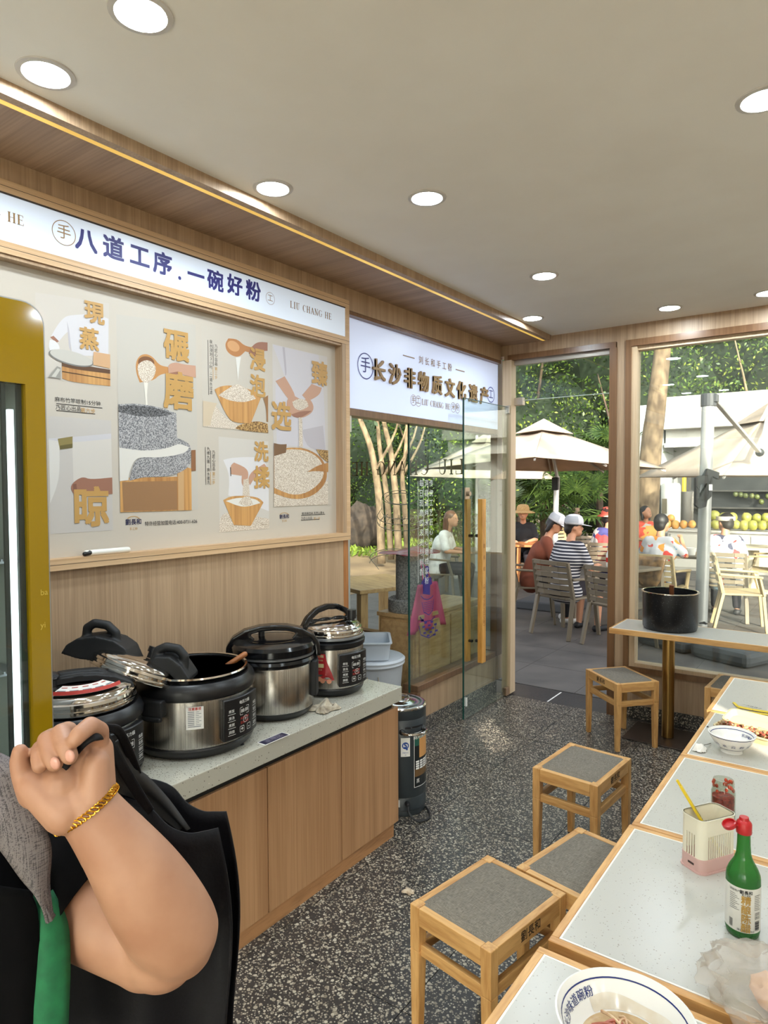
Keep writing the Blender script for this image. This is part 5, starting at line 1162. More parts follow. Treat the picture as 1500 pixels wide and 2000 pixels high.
hd_ = AF.dot(Vector((cx.x, cx.y, TT+.14))-CAM); a_ = atD(1322, 1523, hd_+.035); c_ = Vector((cx.x, cx.y, TT+.02))+Vector((AR.x, AR.y, 0)).normalized()*.036-Vector((AF.x, AF.y, 0)).normalized()*.012; b_ = a_.lerp(c_, .6)
packet('chopstick_packet', 'yellow wrapped chopsticks standing in the cutlery holder', [a_, a_.lerp(b_, .12), b_, c_], .0125, .006)
# chilli jar
p = onZ(1412, 1597, TT); jr = thing('chilli_jar', 'small glass jar of red chilli sauce behind the cutlery holder', 'jar', (p.x, p.y, TT))
k = glass('jar glass', (236, 238, 232)); R = .032
g = MB(); g.lathe([(.001, 0), (R-.003, 0), (R, .004), (R, .078), (R-.003, .088), (R-.005, .094), (R-.003, .096), (R-.005, .100), (R-.003, .103), (R-.005, .112), (R-.0065, .112), (R-.0065, .094), (R-.002, .078), (R-.002, .006), (.001, .004)], 36); g.build('glass_body', k, jr, smooth=True)
CHI = vary('red chilli', (176, 48, 34), (120, 26, 20), .3, 130, lo=.4, hi=.6); g = MB(); g.lathe([(.001, .005), (R-.0025, .006), (R-.0025, .064), (R-.008, .066), (.01, .060), (.001, .061)], 32); g.build('chilli_sauce', CHI, jr, smooth=True)
g = MB(); rng = random.Random(3)
for i in range(16):
    a = rng.uniform(0, 6.28); z = rng.choice((.082, .088, .092, .097, .101)); r2 = R-.006; g.ball((r2*cos(a), r2*sin(a), z), (.0045, .0045, .006), 7, 5)
g.build('smear', mat('orange chilli smear', (190, 72, 44), .35), jr, smooth=True)
# tray with leftovers, packets, tissue
p = onZ(1462, 1438, TT); ty = thing('food_tray', 'cream takeaway tray smeared with chilli leftovers on the fourth table', 'tray', (p.x, p.y, TT), radians(-14))
def tray(mb, hx, hy, h, fl=.012, r=.02, th=.002):
    o1, o2 = rrect(2*hx-2*fl, 2*hy-2*fl, r, 4), rrect(2*hx, 2*hy, r, 4); n = len(o1)
    v = [(x, y, 0) for x, y in o1]+[(x, y, h) for x, y in o2]+[(x*1.04, y*1.05, h) for x, y in o2]+[(x*1.04, y*1.05, h-th) for x, y in o2]+[(x, y, h-th) for x, y in o2]
    f = [tuple(range(n-1, -1, -1))]
    for lv in range(4): f += [(lv*n+i, lv*n+(i+1) % n, (lv+1)*n+(i+1) % n, (lv+1)*n+i) for i in range(n)]
    mb._add(v, f)
g = MB(); tray(g, .105, .062, .028); ob = g.build('body', mat('cream foam', (200, 182, 136), .5), ty, smooth=True); md = ob.modifiers.new('t', 'SOLIDIFY'); md.thickness = .002
g = MB(); g.M = T(.0, .048, .034) @ RX(radians(14)); tray(g, .098, .046, .018); ob = g.build('lid', mat('cream foam'), ty, smooth=True); md = ob.modifiers.new('t', 'SOLIDIFY'); md.thickness = .002
rng = random.Random(8); g = MB()
for i in range(150):
    x, y = rng.uniform(-.096, .096), rng.uniform(-.056, .006); g.slot(i % 3); g.ball((x, y, .026+rng.uniform(0, .014)), (rng.uniform(.004, .009), rng.uniform(.004, .008), .005), 6, 4)
o = g.build('leftovers', [vary('oily crumbs', (170, 140, 96), (120, 92, 60), .4, 60), mat('chilli bits', (132, 62, 40), .5), mat('pale crumbs', (164, 138, 98), .6)], None, smooth=True); o.location = ty.location; o.rotation_euler = ty.rotation_euler; tag(o, 'oily chilli leftovers in the cream takeaway tray', 'leftovers', kind='stuff')
z = TT+.004
Q = [onZ(*q, z) for q in ((1433, 1372), (1441, 1380), (1470, 1386), (1520, 1394))]; packet('chopstick_packet', 'torn yellow chopstick wrapper lying across the seam of the far tables', Q, .022, .003)
Q = [onZ(*q, z+.003) for q in ((1440, 1384), (1452, 1390), (1480, 1393), (1530, 1400))]; packet('chopstick_packet', 'second yellow chopstick wrapper tucked under the torn one', Q, .018, .003)
p = onZ(1502, 1425, TT+.05); packet('chopstick_packet', 'yellow wrapper edge lying on the food tray at the right border', [p+Vector((-.0, .02, 0)), p+Vector((.03, .0, .006)), p+Vector((.09, -.04, .0))], .022, .003, False)
p = onZ(1367, 1467, TT); o = crumple('paper_tissue', (p.x, p.y, TT), (.022, .024), mat('tissue paper', (234, 232, 226), .9), 21, .038, 12); tag(o, 'crumpled white paper tissue beside the small bowl', 'tissue')
a_, b_ = onZ(1372, 1456, TT+.02), onZ(1388, 1452, TT+.003); g = MB(); g.tube([a_-p, b_-p], .001, 6); o = g.build('toothpick', mat('dark pick', (70, 60, 50), .7)); o.location = p; tag(o, 'thin toothpick leaning on the crumpled tissue', 'toothpick')
for px, py, l in ((1382, 1420, 'tiny dark crumb near the left edge of the fourth table'), (1392, 1424, 'tiny brown crumb beside the food tray')):
    p = onZ(px, py, TT); g = MB(); g.ball((0, 0, .002), (.004, .006, .002), 7, 5); o = g.build('crumb', BLACKM if px < 1390 else mat('brown crumb', (130, 84, 50), .8)); o.location = p; tag(o, l, 'crumb')
p = onZ(798, 1743, 0); o = crumple('floor_scrap', (p.x, p.y, .0), (.03, .022), vary('torn paper', (206, 190, 166), (160, 140, 116), .9, 40), 31, .02, 9); tag(o, 'small torn scrap of paper on the terrazzo floor by the nearest stool', 'scrap')
# film bag with tissues at the lower right
FILM = bpy.data.materials.new('thin plastic film'); FILM.use_nodes = True; t_ = FILM.node_tree; t_.nodes.clear(); o = t_.nodes.new('ShaderNodeOutputMaterial'); tr_ = t_.nodes.new('ShaderNodeBsdfTransparent'); tr_.inputs[0].default_value = (.9, .89, .87, 1)
df_ = t_.nodes.new('ShaderNodeBsdfPrincipled'); df_.inputs['Base Color'].default_value = lin((224, 214, 202)); df_.inputs['Roughness'].default_value = .3; m1 = t_.nodes.new('ShaderNodeMixShader'); m1.inputs[0].default_value = .22; t_.links.new(tr_.outputs[0], m1.inputs[1]); t_.links.new(df_.outputs[0], m1.inputs[2]); t_.links.new(m1.outputs[0], o.inputs[0])
p = onZ(1470, 1955, TT)
def rock(c, rad, seed, n=26, amp=.3, sharp=3.0, flat=True):
    from mathutils import noise as NZ
    g = MB(); g.ball((0, 0, 0), (1, 1, 1), n, n//2); V = []
    for q in g.v:
        q = Vector(q); e = 1+amp*(1-2*abs(NZ.noise(q*sharp+Vector((seed*3.1, seed, 0)))))+amp*.5*NZ.noise(q*sharp*2.3+Vector((seed, 0, 5)))
        w_ = Vector((q.x*rad[0]*e, q.y*rad[1]*e, q.z*rad[2]*e)); V.append((w_.x, w_.y, max(w_.z+rad[2]*.9, 0.0015)))
    g.v = V; return g
g = rock(p, (.095, .085, .042), 3, 56, .34, 2.2); o = g.build('plastic_bag', FILM, None, smooth=True, angle=70); o.location = (p.x+.03, p.y-.005, TT); tag(o, 'thin translucent plastic bag holding tissues at the lower right', 'bag')
for dx, dy, s, l, c in ((.045, .0, 1, 'crumpled peach tissue inside the translucent bag, nearer the camera', (232, 190, 160)), (.085, .05, 2, 'crumpled peach tissue inside the translucent bag, farther back', (236, 204, 180))):
    g = rock(p, (.034, .045, .026), 7+s, 24, .26, 2.6); o = g.build('paper_tissue', mat('peach tissue %d' % s, c, .9), None, smooth=True, angle=70); o.location = (p.x+dx, p.y+dy, TT+.004); o.rotation_euler = (0, 0, s); tag(o, l, 'tissue')
# ------------------------------------------------------------------ outside: ground, roof, planting
g = MB(); g.box(-5.0, 1.95, -2.0, WX+.16, 2.95, 3.15); struct('roof', g, mat('roof grey', (170, 168, 164), .8))  # unseen slab over the room, added to block the sun
g = MB(); g.box(-5.5, 6.5, -5.8, -1.72, 2.68, 2.684); 
aw = Mt('awning canvas', (232, 226, 214), .8); tr_ = aw.n('BsdfTranslucent'); tr_.inputs[0].default_value = lin((236, 230, 220)); mx = aw.n('MixShader'); mx.inputs[0].default_value = .6
aw.l(aw.b.outputs[0], mx.inputs[1]); aw.l(tr_.outputs[0], mx.inputs[2]); aw.l(mx.outputs[0], aw.nt.nodes['Material Output'].inputs[0])
struct('added_awning', g, aw.m, label='flat canvas awning behind the photographer, put in unseen to block and soften sun')  # unseen canvas sheet added to block sun and diffuse light entering behind
g = MB(); g.box(-9, 9, -12, -1.9, -.12, 0); struct('bounce_ground', g, vary('pale concrete', (214, 208, 198), (204, 198, 188), .8, 4), label='pale concrete forecourt behind the photographer, added unseen to send light inside')  # unseen pale ground added to bounce sunlight up to the ceiling
EARTH = Mt('earth', (150, 124, 92), .95); v = EARTH.coord(); a = EARTH.noise(v, .35, 4); EARTH.base(EARTH.ramp(a, [(.35, (104, 84, 60)), (.6, (156, 130, 94))])); EARTH = EARTH.m
g = MB(); n = 30
g.grid([[(-40+70*i/n, -30+75*j/n, -.13+.015*sin(i*1.7)*cos(j*2.1)) for j in range(n+1)] for i in range(n+1)]); struct('ground', g, EARTH)
g = MB(); g.box(-6.6, 3.4, WX+.32, 15.0, -.12, -.004); pav = struct('paving', g, mat('paving joint', (58, 56, 54), .9), label='grey outdoor paving of square slabs')
PAVM = Mt('grey paving slab', (120, 118, 116), .6); geo = PAVM.n('NewGeometry'); a = PAVM.noise(geo.outputs['Position'], 2.5, 4); PAVM.base(PAVM.ramp(a, [(.35, (76, 73, 70)), (.65, (98, 93, 88))])); PAVM = PAVM.m
me0 = None; P = .66
for i in range(15):
    for j in range(15):
        x0, y0 = -6.6+P*i+.05, WX+.34+P*j
        if me0 is None: b = MB(); b.box(-P/2+.002, P/2-.002, -P/2+.002, P/2-.002, -.03, 0); o = b.build('paving_slab', PAVM, pav); me0 = o.data
        else: o = bpy.data.objects.new('paving_slab', me0); COL.objects.link(o); o.parent = pav
        o.location = (x0+P/2, y0+P/2, 0)
NR = np.random.RandomState(4)
def leafmesh(name, C, size, mats, aspect=.5, up=.3, jit=.5, mi=None):
    """many small pointed leaves around the centres C"""
    C = np.asarray(C, float); N = len(C); d = NR.normal(size=(N, 3)); d[:, 2] -= .3; d /= np.linalg.norm(d, axis=1)[:, None]
    q = NR.normal(size=(N, 3)); q[:, 2] += up*3; w = np.cross(d, q); w /= np.linalg.norm(w, axis=1)[:, None]+1e-9
    s = (size*(1-jit/2+jit*NR.rand(N)))[:, None]; V = np.stack([C-d*s*.5, C+w*s*aspect*.5, C+d*s*.5, C-w*s*aspect*.5], 1).reshape(-1, 3)
    me = bpy.data.meshes.new(name); me.vertices.add(4*N); me.vertices.foreach_set('co', V.ravel()); me.loops.add(4*N); me.loops.foreach_set('vertex_index', np.arange(4*N, dtype=np.int32))
    me.polygons.add(N); me.polygons.foreach_set('loop_start', np.arange(0, 4*N, 4, dtype=np.int32))
    for m in mats: me.materials.append(m)
    if len(mats) > 1: me.polygons.foreach_set('material_index', NR.randint(0, len(mats), N).astype(np.int32))
    me.update(calc_edges=True); return me
def leafmat(name, c1, c2, sc=.8):
    k = Mt(name, c1, .45, 0, .4); v = k.coord(); a = k.noise(v, sc, 3); b = k.noise(v, 14, 1); m_ = k.n('Math', operation='MULTIPLY_ADD'); k.l(b, m_.inputs[0]); m_.inputs[1].default_value = .6; k.l(a, m_.inputs[2])
    c = k.ramp(m_.outputs[0], [(.62, c1), (.98, c2)]); k.base(c); tr_ = k.n('BsdfTranslucent'); k.l(c, tr_.inputs[0]); mx = k.n('MixShader'); mx.inputs[0].default_value = .32
    k.l(k.b.outputs[0], mx.inputs[1]); k.l(tr_.outputs[0], mx.inputs[2]); k.l(mx.outputs[0], k.nt.nodes['Material Output'].inputs[0]); return k.m
LEAF_A = leafmat('leaf green', (44, 70, 28), (120, 144, 54)); LEAF_B = leafmat('leaf dark green', (24, 44, 20), (66, 94, 38)); LEAF_C = leafmat('leaf yellow green', (104, 128, 50), (176, 186, 84))
BARK = vary('pale bark', (138, 118, 92), (92, 76, 58), .9, 9, (1, 1, .5), bump=.5); BARKD = vary('dark bark', (92, 76, 58), (56, 46, 38), .95, 10, (1, 1, .4), bump=.6)
def crown_pts(blobs, per, sig):
    out = []
    for (c, r), n in zip(blobs, per):
        k = max(6, int(n/90)); u = NR.normal(size=(k, 3)); u /= np.linalg.norm(u, axis=1)[:, None]; cl = np.array(c)+u*np.array(r)*(NR.rand(k, 1)**.4)
        idx = NR.randint(0, k, n); out.append(cl[idx]+NR.normal(size=(n, 3))*sig*np.array([1, 1, .7]))
    return np.concatenate(out)
def tree(label, base, trunk, tr_r, blobs, n, leaf, mats, bark, branches=(), sig=.45, core=0, group='trees around the terrace'):
    t = thing('tree', label, 'tree', base, 0, group); b0 = Vector(base)
    g = MB(); g.tube(spline([Vector(p)-b0 for p in trunk], 5), [tr_r*(1-.5*i/(5*(len(trunk)-1))) for i in range(5*(len(trunk)-1)+1)], 14)
    for P_, r0 in branches: Q = spline([Vector(p)-b0 for p in P_], 4); g.tube(Q, [r0*(1-.7*i/(len(Q)-1)) for i in range(len(Q))], 8)
    g.build('trunk', bark, t, smooth=True, angle=180)
    if blobs:
        vol = np.array([r[0]*r[2] for c, r in blobs], float); per = np.maximum(60, (n*vol/vol.sum())).astype(int)
        pts = crown_pts([(Vector(c)-b0, r) for c, r in blobs], per, sig)
        o = bpy.data.objects.new('crown', leafmesh('crown', pts, leaf, mats)); COL.objects.link(o); o.parent = t; o['kind'] = 'stuff'
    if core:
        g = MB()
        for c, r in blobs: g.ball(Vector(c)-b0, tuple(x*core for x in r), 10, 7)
        o = g.build('shade_core', mat('foliage painted shade', (26, 40, 20), .95), t); o['kind'] = 'stuff'  # solid dark cores: crown shade put into colour, closing sky gaps
    return t
# a wall of trees behind the terrace: each tree stands on its own trunk
spec = [(-17, 19.5, 5.2, 3.4, 'dense tree at the far left behind the slanting trunks', (LEAF_A, LEAF_B)), (-12.3, 19.0, 5.0, 3.2, 'dense tree behind the long haired woman', (LEAF_B, LEAF_A)), (-8.9, 18.2, 5.4, 2.7, 'dense bright green tree behind the left parasol', (LEAF_A, LEAF_B, LEAF_C)),
        (-5.8, 18.6, 5.6, 2.6, 'tall leafy tree left of the white kiosk', (LEAF_B, LEAF_A)), (-2.9, 19.5, 6.4, 2.7, 'leafy tree rising behind the white kiosk roof', (LEAF_A, LEAF_B, LEAF_C)), (.2, 19.8, 6.6, 2.9, 'leafy tree over the right end of the white kiosk', (LEAF_A, LEAF_B)), (3.6, 20, 6.4, 3.0, 'leafy tree beyond the right edge of the window', (LEAF_B, LEAF_A)),
        (-10.6, 23, 8.6, 4.4, 'tall dark tree in the second row on the left', (LEAF_B, LEAF_A)), (-4.2, 24, 9.4, 4.6, 'tall dark tree in the second row behind the kiosk', (LEAF_B, LEAF_A))]
for x, y, hz, r, l, ms in spec:
    far = y > 22
    bl_ = [((x, y, hz), (r, r*.6, hz*.62)), ((x-.5*r, y-.5, hz*.55), (r*.7, r*.5, hz*.45)), ((x+.5*r, y-.6, hz*.5), (r*.7, r*.5, hz*.42)), ((x, y-.8, hz*.25), (r*.9, r*.45, hz*.25))]
    br = [([(x, y, 1.8), (x-.5*r, y-.8, hz*.6), (x-.8*r, y-1.0, hz)], .09), ([(x, y, 2.2), (x+.5*r, y-.9, hz*.62), (x+.7*r, y-1.2, hz*1.05)], .08), ([(x+.1, y-.3, 2.5), (x+.2*r, y-1.6, hz*.55), (x+.1*r, y-1.9, hz*.8)], .05)]
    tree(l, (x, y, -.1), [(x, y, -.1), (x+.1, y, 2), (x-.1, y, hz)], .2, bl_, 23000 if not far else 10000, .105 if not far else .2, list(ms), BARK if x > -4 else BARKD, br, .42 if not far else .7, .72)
# slim slanting trunks seen through the partition
for i, (pts, r, l) in enumerate(((((745, 1052, 15.2), (741, 985, 15.2), (733, 920, 15.1), (722, 868, 15), (704, 820, 15), (690, 770, 15)), .095, 'slanting pale trunk seen at the left of the partition glass'), (((764, 1050, 16), (757, 985, 16), (750, 930, 16), (741, 870, 16), (737, 815, 16), (730, 760, 16)), .075, 'thin pale trunk second from the left through the partition glass'),
        (((779, 1050, 15.6), (774, 985, 15.6), (769, 930, 15.6), (763, 880, 15.6), (752, 835, 15.6), (742, 780, 15.6)), .09, 'pale trunk third from the left through the partition glass'), (((796, 1045, 16.5), (790, 985, 16.5), (786, 930, 16.5), (792, 880, 16.5), (796, 800, 16.5)), .075, 'pale trunk fourth from the left through the partition glass'))):
    W_ = [atD(*p) for p in pts]; W_[0].z = min(W_[0].z, -.05); t = tree(l, tuple(W_[0]), W_, r, [(tuple(W_[-1]+Vector((0, 0, .8))), (1.6, 1.2, .9))], 1800, .15, [LEAF_B, LEAF_A], BARK, [([W_[2], W_[2]+Vector((.5, .1, .9)), W_[2]+Vector((.7, .1, 1.8))], .04)], .4, 0)
W_ = [atD(1260, 1090, 12.6), atD(1270, 900, 12.4), atD(1281, 800, 12.3), atD(1292, 700, 12.3), atD(1300, 600, 12.2), atD(1312, 400, 12.2)]; W_[0].z = -.05
tree('thick pale tree trunk standing in front of the white kiosk', tuple(W_[0]), W_, .21, [(tuple(W_[-1]+Vector((0, 0, .6))), (2.2, 2.0, 1.1))], 3500, .15, [LEAF_A, LEAF_B], BARK, [([W_[4], W_[4]+Vector((-.9, .2, 1.2)), W_[4]+Vector((-1.6, .2, 2))], .09)], .5)
# trees on the sunny side that dapple the terrace
for x, y, hz, n, l in ((4.6, -.6, 8.4, 1500, 'airy tree on the right outside the picture'), (7.0, 4.2, 8.4, 1900, 'airy tree farther right outside the picture')):
    br = [([(x, y, 3), (x+1.2*cos(a), y+1.2*sin(a), hz*.75), (x+2.4*cos(a), y+2.4*sin(a), hz+.6*sin(3*a))], .11) for a in (0.3, 1.5, 2.6, 3.9, 5.2)]
    tree(l, (x, y, -.1), [(x, y, -.1), (x, y, 3), (x+.2, y, hz)], .2, [((x, y, hz), (2.6, 2.8, 1.9))], n, .2, [LEAF_A, LEAF_B], BARK, br, .5)
# grass on the left
gx = NR.uniform(-22, -8.5, 9000); gy = NR.uniform(13.0, 27, 9000); keep = (gy > 14.2+.8*np.sin(gx*1.3)); C = np.stack([gx, gy, np.full_like(gx, -.06)], 1)[keep]
o = bpy.data.objects.new('grass', leafmesh('grass', C, .24, [leafmat('grass green', (92, 116, 40), (150, 168, 66))], .35, 1.0)); COL.objects.link(o); tag(o, 'short sunlit grass on the ground left of the terrace', 'grass', kind='stuff')
g = rock((0, 0, 0), (.62, .5, .66), 5, 30, .22, 1.6); p = atD(706, 1060, 20.0); o = g.build('boulder', vary('dark boulder', (70, 58, 48), (44, 37, 32), .95, 6, bump=.4), None, smooth=True, angle=50); o.location = (p.x, p.y, -.12); tag(o, 'dark brown boulder on the grass seen at the left edge of the partition', 'boulder')
# fan palms
PALM = leafmat('palm green', (30, 54, 26), (84, 106, 48), 2.0)
def fan_palm(loc, h, n, seed, label):
    rng = random.Random(seed); t = thing('fan_palm', label, 'palm', loc, 0, 'fan palms behind the terrace'); g = MB(); g.tube([(0, 0, 0), (.03, 0, h*.5), (0, 0, h)], [.10, .08, .07], 10); g.build('trunk', BARKD, t, smooth=True)
    for i in range(n):
        az = i*2.4+rng.uniform(-.2, .2); el = rng.uniform(-.25, 1.1); d = Vector((cos(az)*cos(el), sin(az)*cos(el), sin(el))); L = rng.uniform(.45, .8); c = Vector((0, 0, h-.1))+d*L; sd = d.cross(Vector((0, 0, 1))).normalized(); n_ = sd.cross(d)
        g = MB(); g.tube([Vector((0, 0, h-.1)), Vector((0, 0, h-.08))+d*L*.5+Vector((0, 0, .04)), c], [.014, .010, .008], 5)
        for k in range(19):
            a = radians(-125+250*k/18); v_ = (d*cos(a)+sd*sin(a)).normalized(); R_ = .58*(.75+.25*cos(a)); w_ = n_.cross(v_)*.026; mid = c+v_*R_*.6-Vector((0, 0, .02)); tip = c+v_*R_-Vector((0, 0, .10+.05*rng.random()))
            g._add([c, mid-w_, tip, mid+w_], [(0, 1, 2, 3)])
        g.build('frond', PALM, t)
for i, (px, d, h, l) in enumerate(((1015, 13.2, 1.3, 'fan palm partly behind the glass door'), (1060, 14.2, 1.5, 'fan palm behind the left parasol pole'), (1125, 13.6, 1.35, 'fan palm right of the left parasol pole'), (1170, 14.4, 1.7, 'fan palm beside the wooden column'), (1195, 15.4, 2.6, 'taller fan palm half hidden by the wooden column'), (955, 14.8, 1.4, 'fan palm seen through the partition and door glass'))):
    p = atD(px, 1000, d); fan_palm((p.x, p.y, -.1), h, 17, 20+i, l)

# ------------------------------------------------------------------ parasols
CANV = vary('beige canvas', (182, 166, 148), (170, 153, 135), .85, 3); CANT = mat('beige canvas edge', (196, 178, 152), .85); POLE = mat('white pole', (168, 168, 166), .4, .3)
def parasol(label, cor, peak, cap_h, pole_pts, pole_r, base=None, mast_label=None):
    t = thing('parasol', label, 'parasol', (pole_pts[0][0], pole_pts[0][1], 0), 0, 'beige parasols over the terrace'); b0 = Vector(t.location); pk = Vector(peak)
    g = MB(); n = 6
    for i in range(4):
        a, b = Vector(cor[i]), Vector(cor[(i+1) % 4]); P = []
        for r in range(n+1):
            s = .16+.84*r/n; row = []
            for k in range(n+1):
                q = a.lerp(b, k/n); w_ = pk.lerp(q, s); w_.z -= .05*sin(pi*s)*(1-.5*abs(2*k/n-1))*0+.035*sin(pi*s)*sin(pi*k/n); row.append(w_-b0)
            P.append(row)
        g.grid(P)
    ob = g.build('canopy', CANV, t, smooth=True, angle=25); md = ob.modifiers.new('t', 'SOLIDIFY'); md.thickness = .008
    g = MB(); top = pk+Vector((0, 0, cap_h))-b0; cs = [pk.lerp(Vector(c), .24)+Vector((0, 0, cap_h*.42))-b0 for c in cor]
    for i in range(4): g.poly([top, cs[i], cs[(i+1) % 4]])
    ob = g.build('vent_cap', CANV, t); md = ob.modifiers.new('t', 'SOLIDIFY'); md.thickness = .006
    for i in range(4):
        for q in (Vector(cor[i]), Vector(cor[i]).lerp(Vector(cor[(i+1) % 4]), .5)):
            g = MB(); g.bar(pk-b0-Vector((0, 0, .06)), q-b0-Vector((0, 0, .03)), .022, .022); g.build('rib', mat('rib grey', (150, 148, 144), .4, .4), t)
    g = MB(); g.tube([Vector(p)-b0 for p in pole_pts], pole_r, 16); g.build('pole', POLE, t, smooth=True)
    return t, b0
F, C0 = atD(1044, 893, 7.9), atD(1062, 834, 9.6); hd = 1.75; R_, L_ = atD(1300, 916, 9.6), atD(825, 916, 9.6); B_ = atD(1076, 921, 11.3)
c = (R_+L_)/2
pole_b = atD(1083, 1100, 9.35); pole_t = atD(1088, 930, 9.35); pole_b.z = 0
t, b0 = parasol('left beige parasol with vented top seen through the doorway', [F, R_, B_, L_], C0, .12, [pole_b, atD(1085, 1010, 9.35), pole_t], .038)
g = MB(); g.tube([pole_t-b0, atD(1082, 899, 9.3)-b0, atD(1064, 850, 9.6)-b0], .025, 10); g.build('boom', POLE, t, smooth=True)
g = MB(); q = atD(1086, 935, 9.35)-b0; g.box(q.x-.045, q.x+.045, q.y-.05, q.y+.05, q.z-.16, q.z+.02); g.build('crank_box', BLACKM, t, bevel=.01)
g = MB(); g.box(-.4, .4, -.4, .4, 0, .12); g.build('base', mat('base dark grey', (70, 72, 74), .8), t, bevel=.02)
F, R_, B_, L_ = atD(905, 934, 11.6), atD(1085, 936, 13.3), atD(935, 936, 15), atD(795, 930, 13.2); C0 = atD(960, 850, 13.2); pb_ = atD(872, 1080, 13.4); pb_.z = -.1
pb2 = (F+R_+B_+L_)/4; parasol('farther beige parasol seen through the partition glass', [F, R_, B_, L_], C0, .12, [(pb2.x, pb2.y, -.1), (pb2.x, pb2.y, 1.2), (pb2.x, pb2.y, C0.z)], .03)
A, B_ = atD(1241, 933, 10.8), atD(1413, 929, 8.1); ab = B_-A; pr = Vector((ab.y*-1, ab.x, 0)); pr = pr if pr.x > 0 else -pr; pr = Vector((pr.x, pr.y, 0)).normalized()*ab.length
C_, D_ = B_+pr, A+pr; ctr = (A+B_+C_+D_)/4; ctr.z = A.z+.92
base1 = atD(1367, 1275, 6.85); base1.z = 0; topp = atD(1384, 775, 6.85)
t, b0 = parasol('right beige cantilever parasol on a thick white pole outside the window', [A, B_, C_, D_], ctr, .12, [base1, base1.lerp(topp, .5), topp], .062)
g = MB(); e_ = atD(1484, 884, 8.1); a_ = atD(1391, 776, 6.9); g.bar(a_-b0, e_-b0, .05, .035); g.bar(e_-b0, ctr-b0+Vector((0, 0, .0)), .05, .035); g.build('boom', POLE, t, bevel=.008)
g = MB(); g.M = T(*(topp-b0)); g.cyl((0, 0), .075, -.10, .03, 16); g.box(-.05, .09, -.05, .05, -.06, .02); g.build('pole_cap', mat('dark grey plastic', (60, 62, 66), .5), t, bevel=.006)
g = MB(); g.ball(e_-b0, .05, 12, 8); g.build('hinge', BLACKM, t, smooth=True)
q = atD(1374, 962, 6.76)-b0; g = MB(); F_ = frame(q, AR, AU); g.M = F_
for pts in ([(-.10, .15), (-.05, .17), (.02, .17), (.02, .09), (-.05, .08), (-.06, .02), (-.10, .06)], [(-.10, .06), (-.06, .02), (-.06, -.08), (-.10, -.12)], [(-.10, -.12), (-.06, -.08), (0, -.10), (.06, -.04), (.07, .16), (.13, .13), (.14, .20), (.02, .24), (-.02, .17), (.02, .17), (.02, .05), (.0, -.14), (-.06, -.16)]): g.prism([(a, b, 0) for a, b in pts], (0, 0, .05))
g.build('crank_box', BLACKM, t, bevel=.004)
g = MB(); g.M = F_; g.box(.03, .065, .02, .08, .05, .052); g.build('label_sticker', PAPER, t)
g = MB(); g.M = T(.10, .12, 0) @ RZ(radians(-24))
for sx in (-1, 1):
    for sy in (-1, 1): g.box(min(sx*.02, sx*.62), max(sx*.02, sx*.62), min(sy*.02, sy*.42), max(sy*.02, sy*.42), 0, .15)
g.build('base', mat('base dark grey'), t, bevel=.05)

# ------------------------------------------------------------------ outdoor chairs and tables
TAUPE = mat('taupe plastic', (108, 97, 79), .5); CREAMC = mat('cream plastic chair', (166, 148, 112), .5)
def chair(loc, rz, label, m, arms=True, slats=6):
    t = thing('garden_chair', label, 'chair', (loc[0], loc[1], 0), rz, 'slatted garden chairs'); hw = .25
    for s in (-1, 1):
        g = MB(); g.bar((s*(hw+.02), -.30, 0), (s*hw, -.20, .45), .045, .032, .05, .036); g.bar((s*hw, -.20, .45), (s*(hw-.01), -.285, .86), .05, .036, .04, .03); g.build('rear_leg', m, t, bevel=.006)
        g = MB(); g.bar((s*(hw+.005), .25, 0), (s*(hw-.02), .21, .43), .045, .03, .05, .036)
        if arms: g.bar((s*(hw-.02), .21, .43), (s*(hw+.025), .16, .64), .045, .03)
        g.build('front_leg', m, t, bevel=.006)
        if arms: g = MB(); g.bar((s*(hw+.025), .20, .65), (s*(hw+.012), -.24, .67), .05, .026); g.build('armrest', m, t, bevel=.008)
    for k in range(5): x = -.20+.10*k; g = MB(); g.bar((x, .235, .447), (x*.95, -.205, .437), .094, .022); g.build('seat_slat', m, t, bevel=.004)
    for k in range(slats):
        z = .50+.34*k/(slats-1); y = -.205-.085*(z-.45)/.41; h = .30/slats; g = MB(); P = [(-hw+.01, y, z), (-.12, y-.022, z), (.12, y-.022, z), (hw-.01, y, z)]
        for a, b in zip(P, P[1:]): g.bar(a, b, .016, h)
        g.build('back_slat', m, t, bevel=.003, seg=1)
    return t
def face(dx, dy): return atan2(-dx, dy)
def gx_(px, d): p = atD(px, 1000, d); return (p.x, p.y)
chair((-2.79, 7.40), face(.316, .949), 'taupe slatted chair under the man in the striped shirt', TAUPE)
chair((-2.10, 7.16), face(.42, .91), 'empty taupe slatted chair beside the wooden column', TAUPE, False)
brown_l = (-3.42, 7.92); chair(brown_l, face(.90, .43), 'taupe armchair under the person in the rust shirt', TAUPE)
chair(gx_(1142, 11.4), face(-.5, .86), 'empty taupe chair behind the table in the doorway view', TAUPE, False)
chair(gx_(1112, 13.0), face(.9, -.2), 'pale chair turned sideways near the palms', CREAMC, False)
red_l = gx_(1188, 10.0); chair(red_l, face(-.2, .98), 'taupe chair under the person in the red hat', TAUPE, False)
mb_l = gx_(1292, 8.3); chair(mb_l, face(.15, .99), 'cream armchair with a bag over its back under the black haired man', CREAMC)
vi_l = gx_(1417, 8.5); chair(vi_l, face(-.1, 1), 'taupe armchair under the person in the visor', TAUPE)
chair(gx_(1450, 7.85), face(.95, .2), 'cream armchair turned sideways in front of the visor wearer', CREAMC, True, 4)
chair(gx_(1494, 9.9), face(-1, .1), 'cream chair cut by the right edge of the window view', CREAMC)
wf_l = gx_(1262, 11.7); chair(wf_l, face(.5, -.86), 'taupe chair under the woman with closed eyes', TAUPE)
